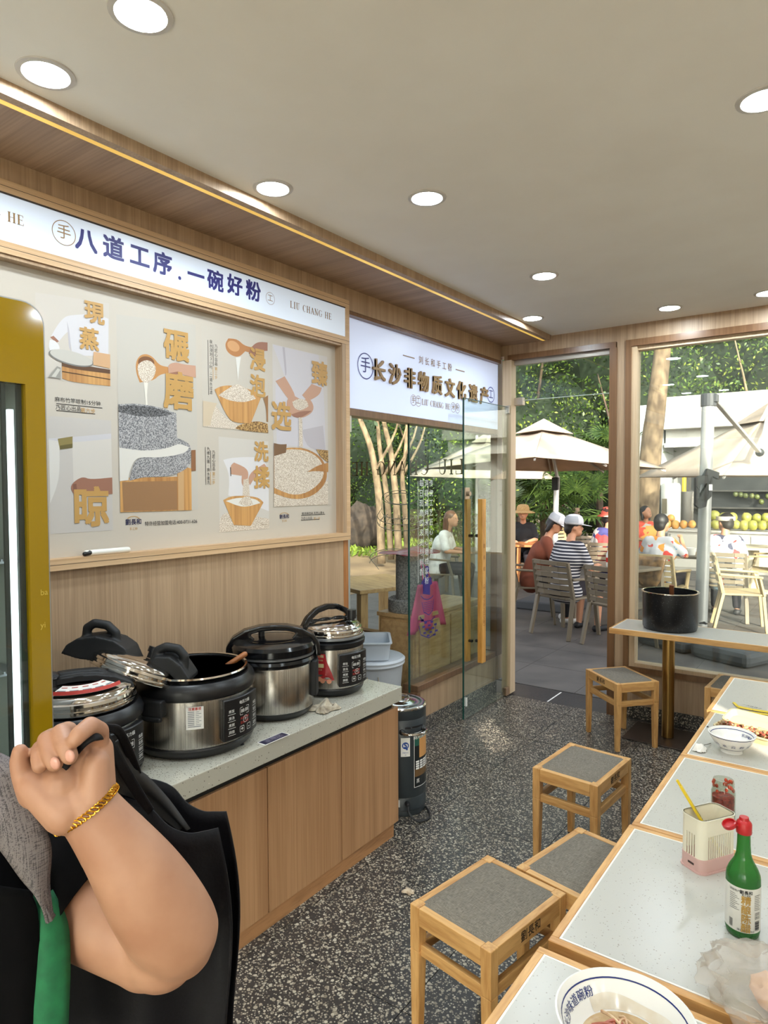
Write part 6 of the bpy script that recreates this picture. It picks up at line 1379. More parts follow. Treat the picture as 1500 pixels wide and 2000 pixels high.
wh_l = gx_(862, 9.7); chair(wh_l, face(.95, .3), 'taupe chair under the long haired woman seen through the glass', TAUPE)
def otable(loc, rz, label, s=.8, h=.73, m=None, round_=False):
    m = m or mat('table taupe', (118, 107, 90), .5); t = thing('garden_table', label, 'table', (loc[0], loc[1], 0), rz, 'garden tables')
    g = MB(); g.prism([(x, y, h-.035) for x, y in (rrect(s, s, .06, 4) if not round_ else [(s/2*cos(k*pi/16), s/2*sin(k*pi/16)) for k in range(32)])], (0, 0, .035)); g.build('table_top', m, t, bevel=.006)
    if round_: g = MB(); g.cyl((0, 0), .11, .03, h-.035, 20); g.build('post', m, t, smooth=True); g = MB(); g.cyl((0, 0), .26, 0, .03, 24); g.build('base', m, t, smooth=True); return t
    for sx in (-1, 1):
        for sy in (-1, 1): g = MB(); e = s/2-.07; g.bar((sx*(e+.02), sy*(e+.02), 0), (sx*e, sy*e, h-.035), .05, .05, .065, .065); g.build('leg', m, t, bevel=.006)
    return t
tb1 = atD(1207, 1105, 8.12); otable((tb1.x, tb1.y), face(.36, .93), 'taupe garden table in front of the man in the striped shirt', .82)
tb2 = atD(1338, 1075, 9.5); otable((tb2.x, tb2.y), 0, 'taupe garden table between the woman and the black haired man', .8)
tb3 = atD(1468, 1070, 10.6); otable((tb3.x, tb3.y), 0, 'round pale pedestal table right of the visor wearer', .8, .73, mat('pale table', (204, 192, 166), .5), True)
tb4 = atD(905, 1075, 10.3); otable((tb4.x, tb4.y), .3, 'garden table beside the long haired woman behind the glass', .8)
tb5 = atD(1060, 1070, 11.2); otable((tb5.x, tb5.y), .4, 'orange topped table near the palms behind the white caps', .9, .74, mat('orange wood', (160, 102, 54), .5))
kt = thing('oak_table', 'oak table outside the side glass at the left of the partition', 'table', (-4.22, 5.62, 0), radians(-20)); g = MB(); g.box(-.45, .45, -.45, .45, .66, .70); g.build('table_top', solidwood('weathered oak', (206, 166, 108), (172, 132, 82), 'X'), kt, bevel=.004)
for sx in (-1, 1):
    for sy in (-1, 1): g = MB(); g.box(sx*.38-.04, sx*.38+.04, sy*.38-.04, sy*.38+.04, 0, .66); g.build('leg', solidwood('weathered oak leg', (196, 156, 100), (160, 120, 72)), kt)
def drink(loc, z, label, c1, c2, h=.22, r=.033):
    t = thing('drink_bottle', label, 'bottle', (loc[0], loc[1], z)); g = MB(); g.lathe([(r*.9, 0), (r, .01), (r, h*.62), (r*.5, h*.85), (r*.4, h*.92), (.001, h*.92)], 18); g.build('body', c1, t, smooth=True); g = MB(); g.cyl((0, 0), r*.46, h*.90, h, 14); g.build('cap', c2, t, smooth=True)
    g = MB(); g.lathe([(r+.001, h*.25), (r+.001, h*.5)], 18); g.f = g.f[:-2]; g.mi = g.mi[:-2]; g.build('label_band', c2, t, smooth=True)
q = onZ(1127, 1104, .73); drink((q.x+.04, q.y-.02), .73, 'clear drink bottle with red cap and band on the table in the doorway', mat('clear plastic', (206, 214, 210), .15), mat('red cap plastic'))
q = atD(1189, 1095, 8.0); drink((q.x, q.y), .73, 'second red capped bottle on the table by the wooden column', mat('clear plastic'), mat('red cap plastic'))
q = atD(1350, 1075, 9.3); t = thing('snack_tub', 'small white snack tub on the table left of the thick white pole', 'tub', (q.x, q.y, .73)); g = MB(); g.lathe([(.001, 0), (.05, 0), (.065, .10), (.068, .10), (.06, .09), (.001, .085)], 20); g.build('body', mat('white plastic'), t, smooth=True)

# ------------------------------------------------------------------ people on the terrace
PSK = mat('skin', (178, 128, 98), .55); HAIR = mat('black hair', (24, 20, 18), .5)
def stripes(name, c1, c2, freq, duty=.5, kind='Object'):
    if name in _mats: return _mats[name]
    k = Mt(name, c1, .85); sp = k.n('SeparateXYZ'); k.l(k.coord(), sp.inputs[0]); m1 = k.n('Math', operation='MULTIPLY'); k.l(sp.outputs[2], m1.inputs[0]); m1.inputs[1].default_value = freq
    m2 = k.n('Math', operation='FRACT'); k.l(m1.outputs[0], m2.inputs[0]); k.base(k.ramp(m2.outputs[0], [(0, c1), (duty, c2)], 'CONSTANT')); _mats[name] = k.m; return k.m
def floral(name, base, cols, sc=9):
    if name in _mats: return _mats[name]
    k = Mt(name, base, .85); v = k.coord(); nz = k.n('TexNoise'); nz.inputs['Scale'].default_value = 6; k.l(v, nz.inputs['Vector']); mx = k.n('Mix', data_type='RGBA'); mx.inputs[0].default_value = .18; k.l(v, mx.inputs[6]); k.l(nz.outputs['Color'], mx.inputs[7])
    vo = k.n('TexVoronoi'); vo.inputs['Scale'].default_value = sc; k.l(mx.outputs[2], vo.inputs['Vector']); sp = k.n('SeparateColor'); k.l(vo.outputs['Color'], sp.inputs[0]); st = [(0, base)]; 
    for i, c in enumerate(cols): st.append((.48+.5*i/len(cols), c))
    k.base(k.ramp(sp.outputs[0], st, 'CONSTANT')); _mats[name] = k.m; return k.m
def cap_hat(par, hc, yaw, m, m2=None, tilt=0, visor=False, name='cap'):
    M = T(*hc) @ RZ(yaw) @ RX(tilt); g = MB(); g.M = M
    if not visor:
        g.lathe([(.108, .03), (.110, .05), (.104, .09), (.085, .125), (.05, .145), (.001, .150)], 20); g.f = [f for f in g.f if len(f) < 20]; g.mi = [0]*len(g.f)
    else:
        g.lathe([(.108, .02), (.112, .03), (.110, .075), (.106, .075), (.105, .02)], 20, close=True)
    for a0, a1 in ((0, 1),):
        P = [[(.098*sin(a)*(1-.0*r)*(1 if r == 0 else .82), .098*cos(a)*1.0+(.105*r*max(cos(a), .0)**.6), .035-.02*r*cos(a)) for r in (0, .5, 1)] for a in [radians(-75+150*k/10) for k in range(11)]]
        g.slot(0); g.grid(P)
    ob = g.build(name, m, par, smooth=True, angle=70); md = ob.modifiers.new('t', 'SOLIDIFY'); md.thickness = .004
    if m2 and not visor:
        q = MB(); q.M = M; q.lathe([(.1115, .052), (.107, .092), (.088, .127)], 20); q.f = [f for f in q.f if len(f) < 20]; 
        keep = []
        for f in q.f:
            c_ = sum((M.inverted() @ Vector(q.v[i]) for i in f), Vector())/len(f)
            if c_.y < .03: keep.append(f)
        q.f = keep; q.mi = [0]*len(keep); q.build('mesh_panel', m2, ob, smooth=True)
    return ob
def person(label, loc, rz, shirt, legs, pose='sit', head=(0, 0), arms=None, hair='short', lean=0.0, s=1.0, hat=None, shoes=None, long_legs=True, group='people on the terrace'):
    t = thing('person', label, 'person', (loc[0], loc[1], 0), rz, group); g = MB(); sit = pose == 'sit'; pz = .52 if sit else .92
    ly = lean; hip = Vector((0, -.06 if sit else 0, pz)); ch = hip+Vector((0, ly*.30, .34)); sh = hip+Vector((0, ly*.42, .48)); nk = sh+Vector((0, .02+ly*.04, .10)); hd = nk+Vector((0, .03+ly*.08, .125))
    g.cap(hip+Vector((-.07, 0, 0)), hip+Vector((.07, 0, 0)), .115, .115); g.cap(hip, ch, .125, .135); g.cap(ch+Vector((-.07, 0, 0)), ch+Vector((.07, 0, 0)), .115, .115); g.cap(sh+Vector((-.12, 0, 0)), sh+Vector((.12, 0, 0)), .062, .062); g.cap(sh, nk, .055, .05); g.cap(nk, hd-Vector((0, 0, .03)), .048, .05)
    Rh = Matrix.Rotation(head[0], 3, 'Z') @ Matrix.Rotation(head[1], 3, 'X'); g.ball(hd, (.078, .095, .112), 16, 10, Rh); g.ball(hd+Rh @ Vector((0, .05, -.06)), (.055, .05, .05), 12, 8, Rh); g.ball(hd+Rh @ Vector((0, .098, -.012)), (.014, .02, .022), 8, 6, Rh)
    for sx in (-1, 1): g.ball(hd+Rh @ Vector((sx*.08, 0, -.01)), (.012, .02, .03), 8, 6, Rh)
    K, A = [], []
    for sx in (-1, 1):
        k_ = Vector((sx*.12, .40, pz+.0)) if sit else Vector((sx*.09, .02, .48)); a_ = Vector((sx*.13, .36, .09)) if sit else Vector((sx*.10, -.02, .09)); K.append(k_); A.append(a_)
        g.cap(hip+Vector((sx*.085, 0, -.02)), k_, .085, .06); g.cap(k_, a_, .056, .036); g.cap(a_+Vector((0, -.02, -.05)), a_+Vector((sx*.02, .14, -.055)), .036, .030)
    arms = arms or [((-.22, .06, -.22), (-.12, .26, -.24)), ((.22, .06, -.22), (.12, .26, -.24))]
    for (e_, w_), sx in zip(arms, (-1, 1)):
        S_ = sh+Vector((sx*.15, 0, -.01)); E_ = sh+Vector(e_); W__ = sh+Vector(w_); g.cap(S_, E_, .048, .038); g.cap(E_, W__, .038, .027); d_ = (W__-E_).normalized(); g.cap(W__, W__+d_*.05, .026, .030, 10, .6)
        sd = d_.cross(Vector((0, 0, 1))).normalized()
        for f_ in range(4): q = W__+d_*.07+sd*(.018*(f_-1.5)); g.cap(q, q+d_*.05-Vector((0, 0, .02)), .0085, .0075, 8)
        g.cap(W__+d_*.03, W__+d_*.065+sd*.035*-sx, .0095, .008, 8)
    body = g.build('body', PSK, t, remesh=.011, smooths=4)
    g = MB(); g.cap(hip+Vector((-.08, 0, -.03)), hip+Vector((.08, 0, -.03)), .135, .135); g.cap(hip, ch, .148, .155); g.cap(ch+Vector((-.07, 0, 0)), ch+Vector((.07, 0, 0)), .132, .132); g.cap(sh+Vector((-.13, 0, 0)), sh+Vector((.13, 0, 0)), .074, .074)
    for (e_, w_), sx in zip(arms, (-1, 1)): S_ = sh+Vector((sx*.15, 0, -.01)); E_ = sh+Vector(e_); g.cap(S_, S_.lerp(E_, .80), .066, .062)
    g.build('shirt', shirt, t, remesh=.013, smooths=4)
    g = MB()
    for sx, k_, a_ in zip((-1, 1), K, A):
        g.cap(hip+Vector((sx*.085, 0, -.02)), k_, .104, .078)
        if long_legs: g.cap(k_, a_.lerp(k_, .06), .074, .052)
    g.cap(hip+Vector((-.07, 0, -.03)), hip+Vector((.07, 0, -.03)), .125, .125); g.build('trousers', legs, t, remesh=.014, smooths=3)
    for sx, a_ in zip((-1, 1), A): g = MB(); g.cap(a_+Vector((0, -.03, -.055)), a_+Vector((sx*.02, .16, -.058)), .042, .036, 12); g.build('shoe', shoes or mat('dark shoes', (36, 34, 34), .6), t, smooth=True)
    if hair:
        g = MB(); g.ball(hd+Rh @ Vector((0, -.018, .03)), (.087, .098, .098), 16, 10, Rh); g.ball(hd+Rh @ Vector((0, -.05, -.02)), (.076, .06, .08), 14, 8, Rh)
        if hair == 'long':
            for sx in (-1, 0, 1): g.cap(hd+Rh @ Vector((sx*.055, -.055, 0)), hd+Rh @ Vector((sx*.06, -.075, -.28)), .05, .035)
        if hair == 'bob':
            for sx in (-1, 1): g.cap(hd+Rh @ Vector((sx*.072, -.02, .02)), hd+Rh @ Vector((sx*.075, -.03, -.11)), .03, .028)
        hm = HAIR if hair != 'long' else mat('brown hair', (92, 58, 42), .5); g.build('hair', hm, t, remesh=.011, smooths=3)
    g = MB()
    for sx in (-1, 1): g.ball(hd+Rh @ Vector((sx*.031, .086, .012)), (.011, .006, .004), 8, 5, Rh)
    g.ball(hd+Rh @ Vector((0, .094, -.058)), (.02, .006, .005), 8, 5, Rh); g.build('face_features', mat('dark features', (60, 34, 30), .5), t, smooth=True)
    if hat: hat(t, hd, head)
    return t, hd
WCAP = mat('white cotton cap', (186, 186, 190), .8); MESHG = mat('grey cap mesh', (150, 154, 160), .8)
f_ = face(.316, .949)
person('man from behind in navy striped shirt and white trucker cap', (-2.79+.316*.03, 7.40+.949*.03), f_, stripes('navy stripes', (186, 184, 184), (28, 30, 44), 28, .42), mat('dark shorts', (34, 28, 34), .85), 'sit', (-.75, -.1), [((-.26, .02, -.24), (-.16, .22, -.26)), ((.26, .04, -.24), (.18, .26, -.22))], 'short', .18, 1, lambda t, h, y: cap_hat(t, h, y[0], WCAP, MESHG, -.05), mat('black shoes', (20, 20, 22), .6), False)
person('person in rust brown shirt and white cap looking down at the table', (brown_l[0]+.03, brown_l[1]), face(.90, .43), mat('rust cloth', (112, 56, 34), .85), mat('black trousers', (20, 20, 22), .85), 'sit', (-.25, -.55), [((-.22, .08, -.24), (-.10, .30, -.22)), ((.24, .10, -.24), (.14, .34, -.22))], 'bob', .45, 1, lambda t, h, y: cap_hat(t, h, y[0], WCAP, MESHG, -.5), mat('white shoes', (214, 212, 206), .6))
def brim_hat(m, r=.19):
    def f(t, h, y):
        g = MB(); g.M = T(*h); g.lathe([(r, .01), (r*.97, .02), (.115, .05), (.108, .10), (.085, .145), (.04, .158), (.001, .16)], 24); g.f = [q for q in g.f if len(q) < 24]; g.mi = [0]*len(g.f); ob = g.build('brim_hat', m, t, smooth=True, angle=60); md = ob.modifiers.new('t', 'SOLIDIFY'); md.thickness = .006
    return f
person('person in red printed hat and white patterned shirt beside the wooden column', red_l, face(-.2, .98), floral('floral shirt a', (184, 180, 174), [(190, 60, 60), (184, 180, 174), (206, 150, 60), (60, 60, 110)], 7), mat('dark shorts'), 'sit', (-.9, 0), None, 'short', .15, 1, brim_hat(floral('red hat', (206, 92, 76), [(230, 190, 170), (60, 40, 40)], 16), .17))
st_l = gx_(1097, 14.6); person('standing person in red and white striped top behind the left parasol pole', st_l, face(-.6, -.4), stripes('red stripes', (226, 220, 216), (120, 50, 56), 24), mat('dark jeans', (40, 46, 58), .85), 'stand', (.4, -.3), None, 'short', .05)
person('long haired woman in white blouse seen through the glass', wh_l, face(.95, .3), vary('white blouse', (232, 228, 222), (214, 208, 202), .85, 20), mat('dark shorts'), 'sit', (-.3, 0), None, 'long', .3)
person('woman with closed eyes and raised face in red patterned shirt', wf_l, face(.5, -.86), floral('floral shirt b', (222, 90, 70), [(186, 178, 170), (200, 60, 50), (226, 170, 90)], 9), mat('dark shorts'), 'sit', (.5, .25), None, 'bob', 0)
person('black haired man from behind in white shirt with red and blue print', mb_l, face(.15, .99), floral('floral shirt c', (180, 180, 182), [(90, 140, 170), (180, 180, 182), (180, 180, 182), (190, 60, 50), (206, 130, 50)], 13), mat('dark shorts'), 'sit', (-.2, 0), [((-.26, .05, -.22), (-.10, .25, -.2)), ((.28, .08, -.16), (.16, .26, .02))], 'short', .05)
person('person from behind in beige visor and white shirt with red print', vi_l, face(-.1, 1), floral('floral shirt d', (178, 180, 184), [(150, 180, 200), (178, 180, 184), (178, 180, 184), (200, 50, 50), (50, 50, 70)], 13), mat('dark shorts'), 'sit', (.7, 0), None, 'short', .12, 1, lambda t, h, y: cap_hat(t, h, y[0], mat('beige visor cloth', (196, 184, 160), .8), None, 0, True))
sh_l = gx_(1022, 11.6); person('person in straw hat at the farther table near the palms', sh_l, face(.3, -.9), mat('black jersey b', (26, 26, 28), .85), mat('dark shorts'), 'sit', (0, 0), None, 'short', .1, 1, brim_hat(vary('straw', (190, 156, 104), (150, 116, 70), .85, 90), .21))
rd_l = gx_(724, 23.5); person('standing person in red top far behind the slanting trunks', rd_l, face(.2, -1), mat('red jersey', (170, 40, 52), .85), mat('grey trousers', (120, 118, 116), .85), 'stand', (0, 0), None, 'short', 0)
p = Vector((mb_l[0], mb_l[1], 0)); fw = Vector((.15, .99, 0)).normalized(); o = None
P = []; sd = Vector((.99, -.15, 0)).normalized()
for i in range(9):
    P.append([p-fw*(.335+.03*sin(pi*i/8)+.012*sin(j*2.2+i))+sd*(-.20+.40*j/8)*(1-.55*(i/8)**2)+Vector((0, 0, .84-.36*i/8)) for j in range(9)])
g = MB(); g.grid(P); ob = g.build('shoulder_bag', vary('brown shiny bag', (150, 116, 76), (84, 66, 48), .3, 12), None, smooth=True, angle=180); md = ob.modifiers.new('t', 'SOLIDIFY'); md.thickness = .03; tag(ob, 'brown shiny bag hanging over the back of the cream armchair', 'bag')

# ------------------------------------------------------------------ kiosk with coconuts
KW = vary('kiosk white', (186, 183, 176), (176, 173, 166), .7, 3); kio = thing('kiosk', 'white kiosk building with deep eaves behind the coconut stall', 'building', (-1.0, 16, 0)); KB = T(1.0, -16, 0)
xk0 = onY(1243, 800, 15.5).x
zf0, zf1 = onY(1300, 838, 15.3).z, onY(1300, 776, 15.3).z
g = MB(); g.M = KB; g.box(xk0+.6, 4.2, 15.3, 17.6, zf0, zf1); g.build('fascia', KW, kio)
g = MB(); g.M = KB; z0, z1 = onY(1320, 872, 15.6).z, zf0; g.box(xk0+.6, 4.2, 15.62, 17.6, z0+.06, z1); g.build('eave_panel', mat('kiosk grey white', (178, 178, 174), .7), kio)
g = MB(); g.M = KB; g.box(xk0+.6, 4.2, 15.5, 15.62, z0-.02, z0+.07); g.build('eave_rail', KW, kio)
g = MB(); g.M = KB; g.box(xk0, xk0+.55, 15.2, 17.6, -.12, zf1-.15); g.build('side_wall', mat('kiosk grey', (188, 192, 194), .7), kio)
g = MB(); g.M = KB; g.box(xk0+.55, 4.2, 16.6, 17.6, -.12, z0+.06); g.build('back_wall', mat('kiosk wall', (176, 176, 172), .8), kio)
X0 = onY(1303, 1035, 14.3).x; ztop = onY(1400, 1037, 14.3).z
stl = thing('stall_counter', 'long pale stall counter carrying the coconuts', 'counter', (X0, 14.3, 0)); g = MB(); g.box(0, 4.4, .03, .75, -.12, ztop-.04); g.build('body', mat('counter grey', (160, 156, 148), .6), stl)
g = MB(); g.box(-.03, 4.43, 0, .78, ztop-.04, ztop); g.build('worktop', mat('counter white', (176, 172, 164), .5), stl, bevel=.005)
for k in range(6): g = MB(); g.box(.06+.72*k, .72+.72*k, .015, .035, .06, ztop-.09); g.build('front_panel', mat('counter panel', (186, 182, 172), .6), stl, bevel=.004)
COCG = vary('green coconut', (124, 128, 48), (160, 150, 74), .5, 6); COCB = vary('brown coconut', (166, 112, 52), (196, 146, 76), .6, 7)
ORD = ('first', 'second', 'third', 'fourth', 'fifth', 'sixth', 'seventh', 'eighth')
def coco(px, py, r, m, nm, label, grp, y=14.55):
    q = onY(1220+px/5.357, 900+py/5.357, y); R_ = r/5.357*(.588*-q.x+.809*q.y)/FPX
    t = thing('coconut', label, 'coconut', q, (px*.7) % 6, grp); g = MB(); g.ball((0, 0, 0), (R_, R_*.97, R_*1.05), 18, 12)
    for i, v_ in enumerate(g.v): a = atan2(v_[1], v_[0]); k = 1+.05*cos(3*a)*(1-abs(v_[2]/R_)**2); g.v[i] = (v_[0]*k, v_[1]*k, v_[2])
    g.build('husk', m, t, smooth=True); g = MB(); g.M = RX(.5); g.lathe([(R_*.30, R_*.93), (R_*.26, R_*1.06), (R_*.10, R_*1.10), (.001, R_*1.10)], 12); g.build('stem_cap', mat('coconut stem', (120, 104, 56), .8), t, smooth=True)
for nth, (px, py, r) in enumerate(((860, 662, 50), (955, 666, 50), (1165, 668, 46), (1250, 676, 52), (1342, 676, 52), (1442, 676, 50), (1055, 668, 48), (1530, 676, 50))): coco(px, py, r, COCG, 0, ORD[nth]+' green coconut from the left in the front row on the stall', 'green coconuts in the front row')
for nth, (px, py, r) in enumerate(((845, 590, 42), (940, 576, 55), (1038, 594, 52), (1128, 592, 50), (1275, 596, 52), (1385, 600, 46), (1480, 596, 48))): coco(px, py, r, COCG, 0, ORD[nth]+' green coconut from the left in the upper row on the stall', 'green coconuts in the upper row', 14.72)
for nth, (px, py, r) in enumerate(((395, 662, 36), (452, 664, 42), (530, 668, 46), (615, 666, 42), (705, 664, 40))): coco(px, py, r, COCB, 0, ORD[nth]+' orange brown coconut from the left along the stall edge', 'brown coconuts on the stall')
coco(485, 604, 42, COCB, 0, 'brown coconut on top of the brown coconut pile', 'brown coconuts on the stall', 14.7)
xa, xb = onY(1347, 970, 16.3).x, 3.2; za, zb = onY(1400, 1012, 16.3).z, onY(1400, 924, 16.3).z
cf = thing('glass_fridge', 'dark glass fronted fridge of coconuts behind the stall', 'fridge', ((xa+xb)/2, 16.3, 0)); hx = (xb-xa)/2; g = MB(); g.box(-hx, hx, .02, .28, -.12, zb+.1); g.build('cabinet', mat('fridge dark', (42, 44, 44), .5), cf)
for k in range(5):
    x = -hx+2*hx*k/4; g = MB(); g.box(x-.03, x+.03, -.02, .02, -.1, zb+.1); g.build('door_frame', mat('fridge frame', (84, 82, 78), .4, .4), cf)
for z in (za+.25, za+.62): g = MB(); g.box(-hx, hx, -.22, .02, z-.03, z); g.build('shelf', mat('fridge frame'), cf)
for k, (px, py) in enumerate(((1160, 350), (1215, 355), (1265, 365), (1330, 368), (1385, 378), (1430, 430), (1495, 372))): coco(px, py, 27, vary('green coconut painted shade', (74, 84, 40), (96, 100, 54), .5, 6), 0, ORD[k]+' green coconut from the left inside the dark glass fridge', 'coconuts in the glass fridge', 16.12)  # darker copy of the coconut green, shade put into its colour
q = onY(1310, 980, 15.4); t = thing('water_boiler', 'tall white cylindrical boiler behind the stall counter', 'boiler', (q.x, 15.4, 0)); zt = onY(1310, 944, 15.4).z; g = MB(); g.lathe([(.19, .0), (.20, .02), (.20, zt-.05), (.17, zt), (.001, zt+.01)], 28); g.build('body', mat('boiler white', (176, 176, 172), .35), t, smooth=True); g = MB(); g.box(-.13, -.03, -.21, -.195, zt-.65, zt-.33); g.build('gauge', mat('gauge dark', (90, 84, 70), .4), t)
q = onY(1338, 985, 15.8); t = thing('steel_cupboard', 'stainless steel cupboard beside the white boiler', 'cupboard', (q.x, 15.8, 0)); g = MB(); g.box(-.17, .17, 0, .3, -.1, onY(1338, 960, 15.8).z); g.build('body', STEEL, t, bevel=.005); g = MB(); g.box(-.15, .15, -.012, 0, .5, onY(1338, 964, 15.8).z); g.build('door', STEEL, t, bevel=.003)
q = onY(1336, 950, 16.2); g = MB(); g.cyl((0, 0), .045, 0, onY(1336, 900, 16.2).z, 14); g.cyl((0, 0), .06, 0, .02, 14); o = g.build('yellow_pipe', mat('yellow paint', (222, 180, 40), .5), None, smooth=True); o.location = (q.x, 16.2, -.1); tag(o, 'yellow vertical pipe behind the stall', 'pipe')
# ------------------------------------------------------------------ the person in the foreground
SKIN = vary('warm skin', (178, 134, 107), (164, 118, 92), .5, 14)
per = thing('person', 'person in black top, grey linen wrap and gold bracelet gripping a black bag strap', 'person', (-1.106, .272, 0))
PO = Vector((-1.106, .272, 0))
bf = Vector((.94, -.33, 0)).normalized(); bl = Vector((.33, .94, 0)).normalized(); UPV = Vector((0, 0, 1))
def pb(f_, l_, z_): return bf*f_+bl*l_+UPV*z_
def pd(px, py, d): return atD(px, py, d)-PO
g = MB()
S, Eb, Wr = pd(-75, 1625, .92), pd(338, 1838, .845), pd(172, 1582, .785)
side = AF
# head and neck, trunk, legs (mostly outside the frame)
g.ball(pb(.03, 0, 1.49), (.078, .075, .105)); g.cap(pb(.0, 0, 1.30), pb(.02, 0, 1.42), .058, .052); g.ball(pb(.10, 0, 1.475), (.014, .012, .02)); g.cap(pb(.085, -.018, 1.425), pb(.085, .018, 1.425), .012, .012)
for s in (-1, 1): g.ball(pb(.015, s*.078, 1.48), (.018, .010, .03)); g.ball(pb(.075, s*.03, 1.50), (.014, .016, .012))
g.cap(pb(0, -.10, 1.24), pb(0, .10, 1.24), .085, .085); g.cap(pb(0, 0, 1.2), pb(0, 0, .95), .135, .125); g.cap(pb(0, -.06, .88), pb(0, .06, .88), .125, .125)
for s in (-1, 1): g.cap(pb(0, s*.09, .84), pb(0.01, s*.095, .46), .085, .058); g.cap(pb(.01, s*.095, .46), pb(-.01, s*.10, .09), .055, .038); g.cap(pb(-.02, s*.10, .035), pb(.14, s*.115, .025), .036, .028)
# right arm hangs down
RS = pb(0, -.17, 1.25); RE = pb(-.03, -.23, .98); RW = pb(.08, -.22, .76); g.cap(RS, RE, .055, .045); g.cap(RE, RW, .044, .03); g.cap(RW, RW+pb(.02, 0, -.08), .034, .03)
for i in range(4): q = RW+pb(.045-.022*i, .0, -.09); g.cap(q, q+pb(.005, .008, -.035), .0095, .009); g.cap(q+pb(.005, .008, -.035), q+pb(-.005, .02, -.06), .009, .0075)
g.cap(RW+pb(.045, .0, -.03), RW+pb(.06, .02, -.075), .013, .010)
# left upper arm and forearm
g.cap(pb(0, .10, 1.24), S, .085, .07); g.cap(S, pd(130, 1755, .885), .068, .062); g.cap(pd(130, 1755, .885), pd(300, 1838, .855), .060, .055, 20)
g.cap(pd(300, 1838, .85), pd(345, 1822, .83), .050, .050, 20)
from mathutils import Vector as _V
AX = [(342, 1818, .826, .0530), (322, 1790, .818, .0545), (296, 1750, .809, .0530), (268, 1708, .801, .0492), (240, 1668, .795, .0440), (214, 1634, .790, .0395), (190, 1603, .786, .0360), (165, 1572, .782, .0335)]
PA = spline([pd(*q[:3]) for q in AX], 4); RA = [q.x for q in spline([(q[3], 0, 0) for q in AX], 4)]
for a, b, r0, r1 in zip(PA, PA[1:], RA, RA[1:]): g.cap(a, b, r0, r1, 26, .94, side)
g.ball(pd(354, 1842, .833), .041); g.ball(pd(318, 1850, .842), .050); g.ball(pd(290, 1852, .85), .048)
# palm
for a, b, r0, r1 in (((168, 1580, .784), (100, 1490, .798), .030, .020), ((172, 1572, .785), (128, 1478, .800), .030, .020), ((180, 1565, .787), (160, 1468, .802), .028, .020), ((186, 1556, .787), (192, 1465, .800), .024, .0175)): g.cap(pd(*a), pd(*b), r0, r1, 16)
g.cap(pd(128, 1585, .768), pd(70, 1535, .770), .026, .021, 16); g.cap(pd(182, 1560, .776), pd(188, 1490, .782), .020, .015, 16); g.ball(pd(120, 1532, .778), .027)
# thumb and fingers
for P_ in ([(66, 1548, .772, .0185), (45, 1512, .770, .0130), (38, 1487, .768, .0108), (39, 1468, .766, .0088)],
           [(98, 1486, .800, .012), (90, 1462, .796, .0105), (79, 1462, .778, .0098), (76, 1480, .760, .0092), (77, 1496, .754, .0084)],
           [(122, 1474, .802, .012), (104, 1440, .795, .0115), (92, 1446, .772, .0112), (100, 1474, .754, .0106), (107, 1491, .750, .0094)],
           [(158, 1466, .802, .012), (132, 1428, .795, .0115), (119, 1432, .772, .0112), (128, 1458, .750, .0106), (136, 1477, .746, .0094)],
           [(194, 1462, .800, .0115), (194, 1428, .788, .0110), (176, 1417, .766, .0104), (155, 1434, .749, .0098), (146, 1445, .746, .0088)]):
    for a, b in zip(P_, P_[1:]): g.cap(pd(*a[:3]), pd(*b[:3]), a[3], b[3], 14)
body = g.build('body', SKIN, per, remesh=.0021, smooths=4)
# even out the arm, leaving the hand crisp
bm = bmesh.new(); bm.from_mesh(body.data); hc = pd(120, 1500, .78); sel = [v for v in bm.verts if (v.co-hc).length > .115]
for _ in range(22): bmesh.ops.smooth_vert(bm, verts=sel, factor=.5, use_axis_x=True, use_axis_y=True, use_axis_z=True)
bm.to_mesh(body.data); bm.free()
# nails
g = MB()
for px, py, d, tx, ty in ((107.5, 1491, .7415, .25, .97), (136.5, 1477, .7375, .2, .98)):
    c = pd(px, py, d); u_ = (AR*tx - AU*ty).normalized(); Rm = frame((0, 0, 0), AR*ty+AU*tx, u_).to_3x3(); g.ball(c, (.0056, .0072, .0020), 12, 8, Rm)
g.build('fingernails', mat('nail', (196, 144, 126), .25), per, smooth=True)
# hair and face
g = MB(); g.ball(pb(-.01, 0, 1.525), (.090, .088, .090)); g.ball(pb(-.055, 0, 1.46), (.055, .08, .11)); g.ball(pb(.0, 0, 1.565), (.085, .08, .05)); g.build('hair', mat('black hair', (24, 20, 18), .5), per, remesh=.006)
g = MB()
for s in (-1, 1): g.ball(pb(.098, s*.031, 1.498), (.006, .011, .005), 10, 6, None); g.cap(pb(.098, s*.018, 1.517), pb(.09, s*.045, 1.518), .003, .0025)
g.cap(pb(.107, -.016, 1.437), pb(.107, .016, 1.437), .004, .004); g.build('face_features', mat('dark features', (60, 34, 30), .5), per, smooth=True)
# black top with short sleeve
BLK = vary('black jersey', (8, 8, 9), (13, 12, 13), .95, 40, spec=.08)
g = MB(); g.cap(pb(0, -.10, 1.24), pb(0, .10, 1.24), .093, .093); g.cap(pb(.005, 0, 1.2), pb(.01, 0, .90), .148, .14); g.cap(pb(.005, -.05, .90), pb(.005, .05, .90), .135, .135); g.cap(pb(0, .10, 1.24), S, .093, .080); g.cap(pb(0, -.10, 1.24), RS+pb(0, -.02, -.1), .09, .065)
g.build('black_top', BLK, per, remesh=.008, smooths=6)
cuff = pd(168, 1782, .870); d_ = (cuff-S).normalized(); g = MB(); rr = [.080, .078, .074, .0715]; g.tube([S-d_*.02, S.lerp(cuff, .4), S.lerp(cuff, .8), cuff], rr, 28, cap=False)
ob = g.build('sleeve', BLK, per, smooth=True); md = ob.modifiers.new('t', 'SOLIDIFY'); md.thickness = .003; md.offset = 1
g = MB()
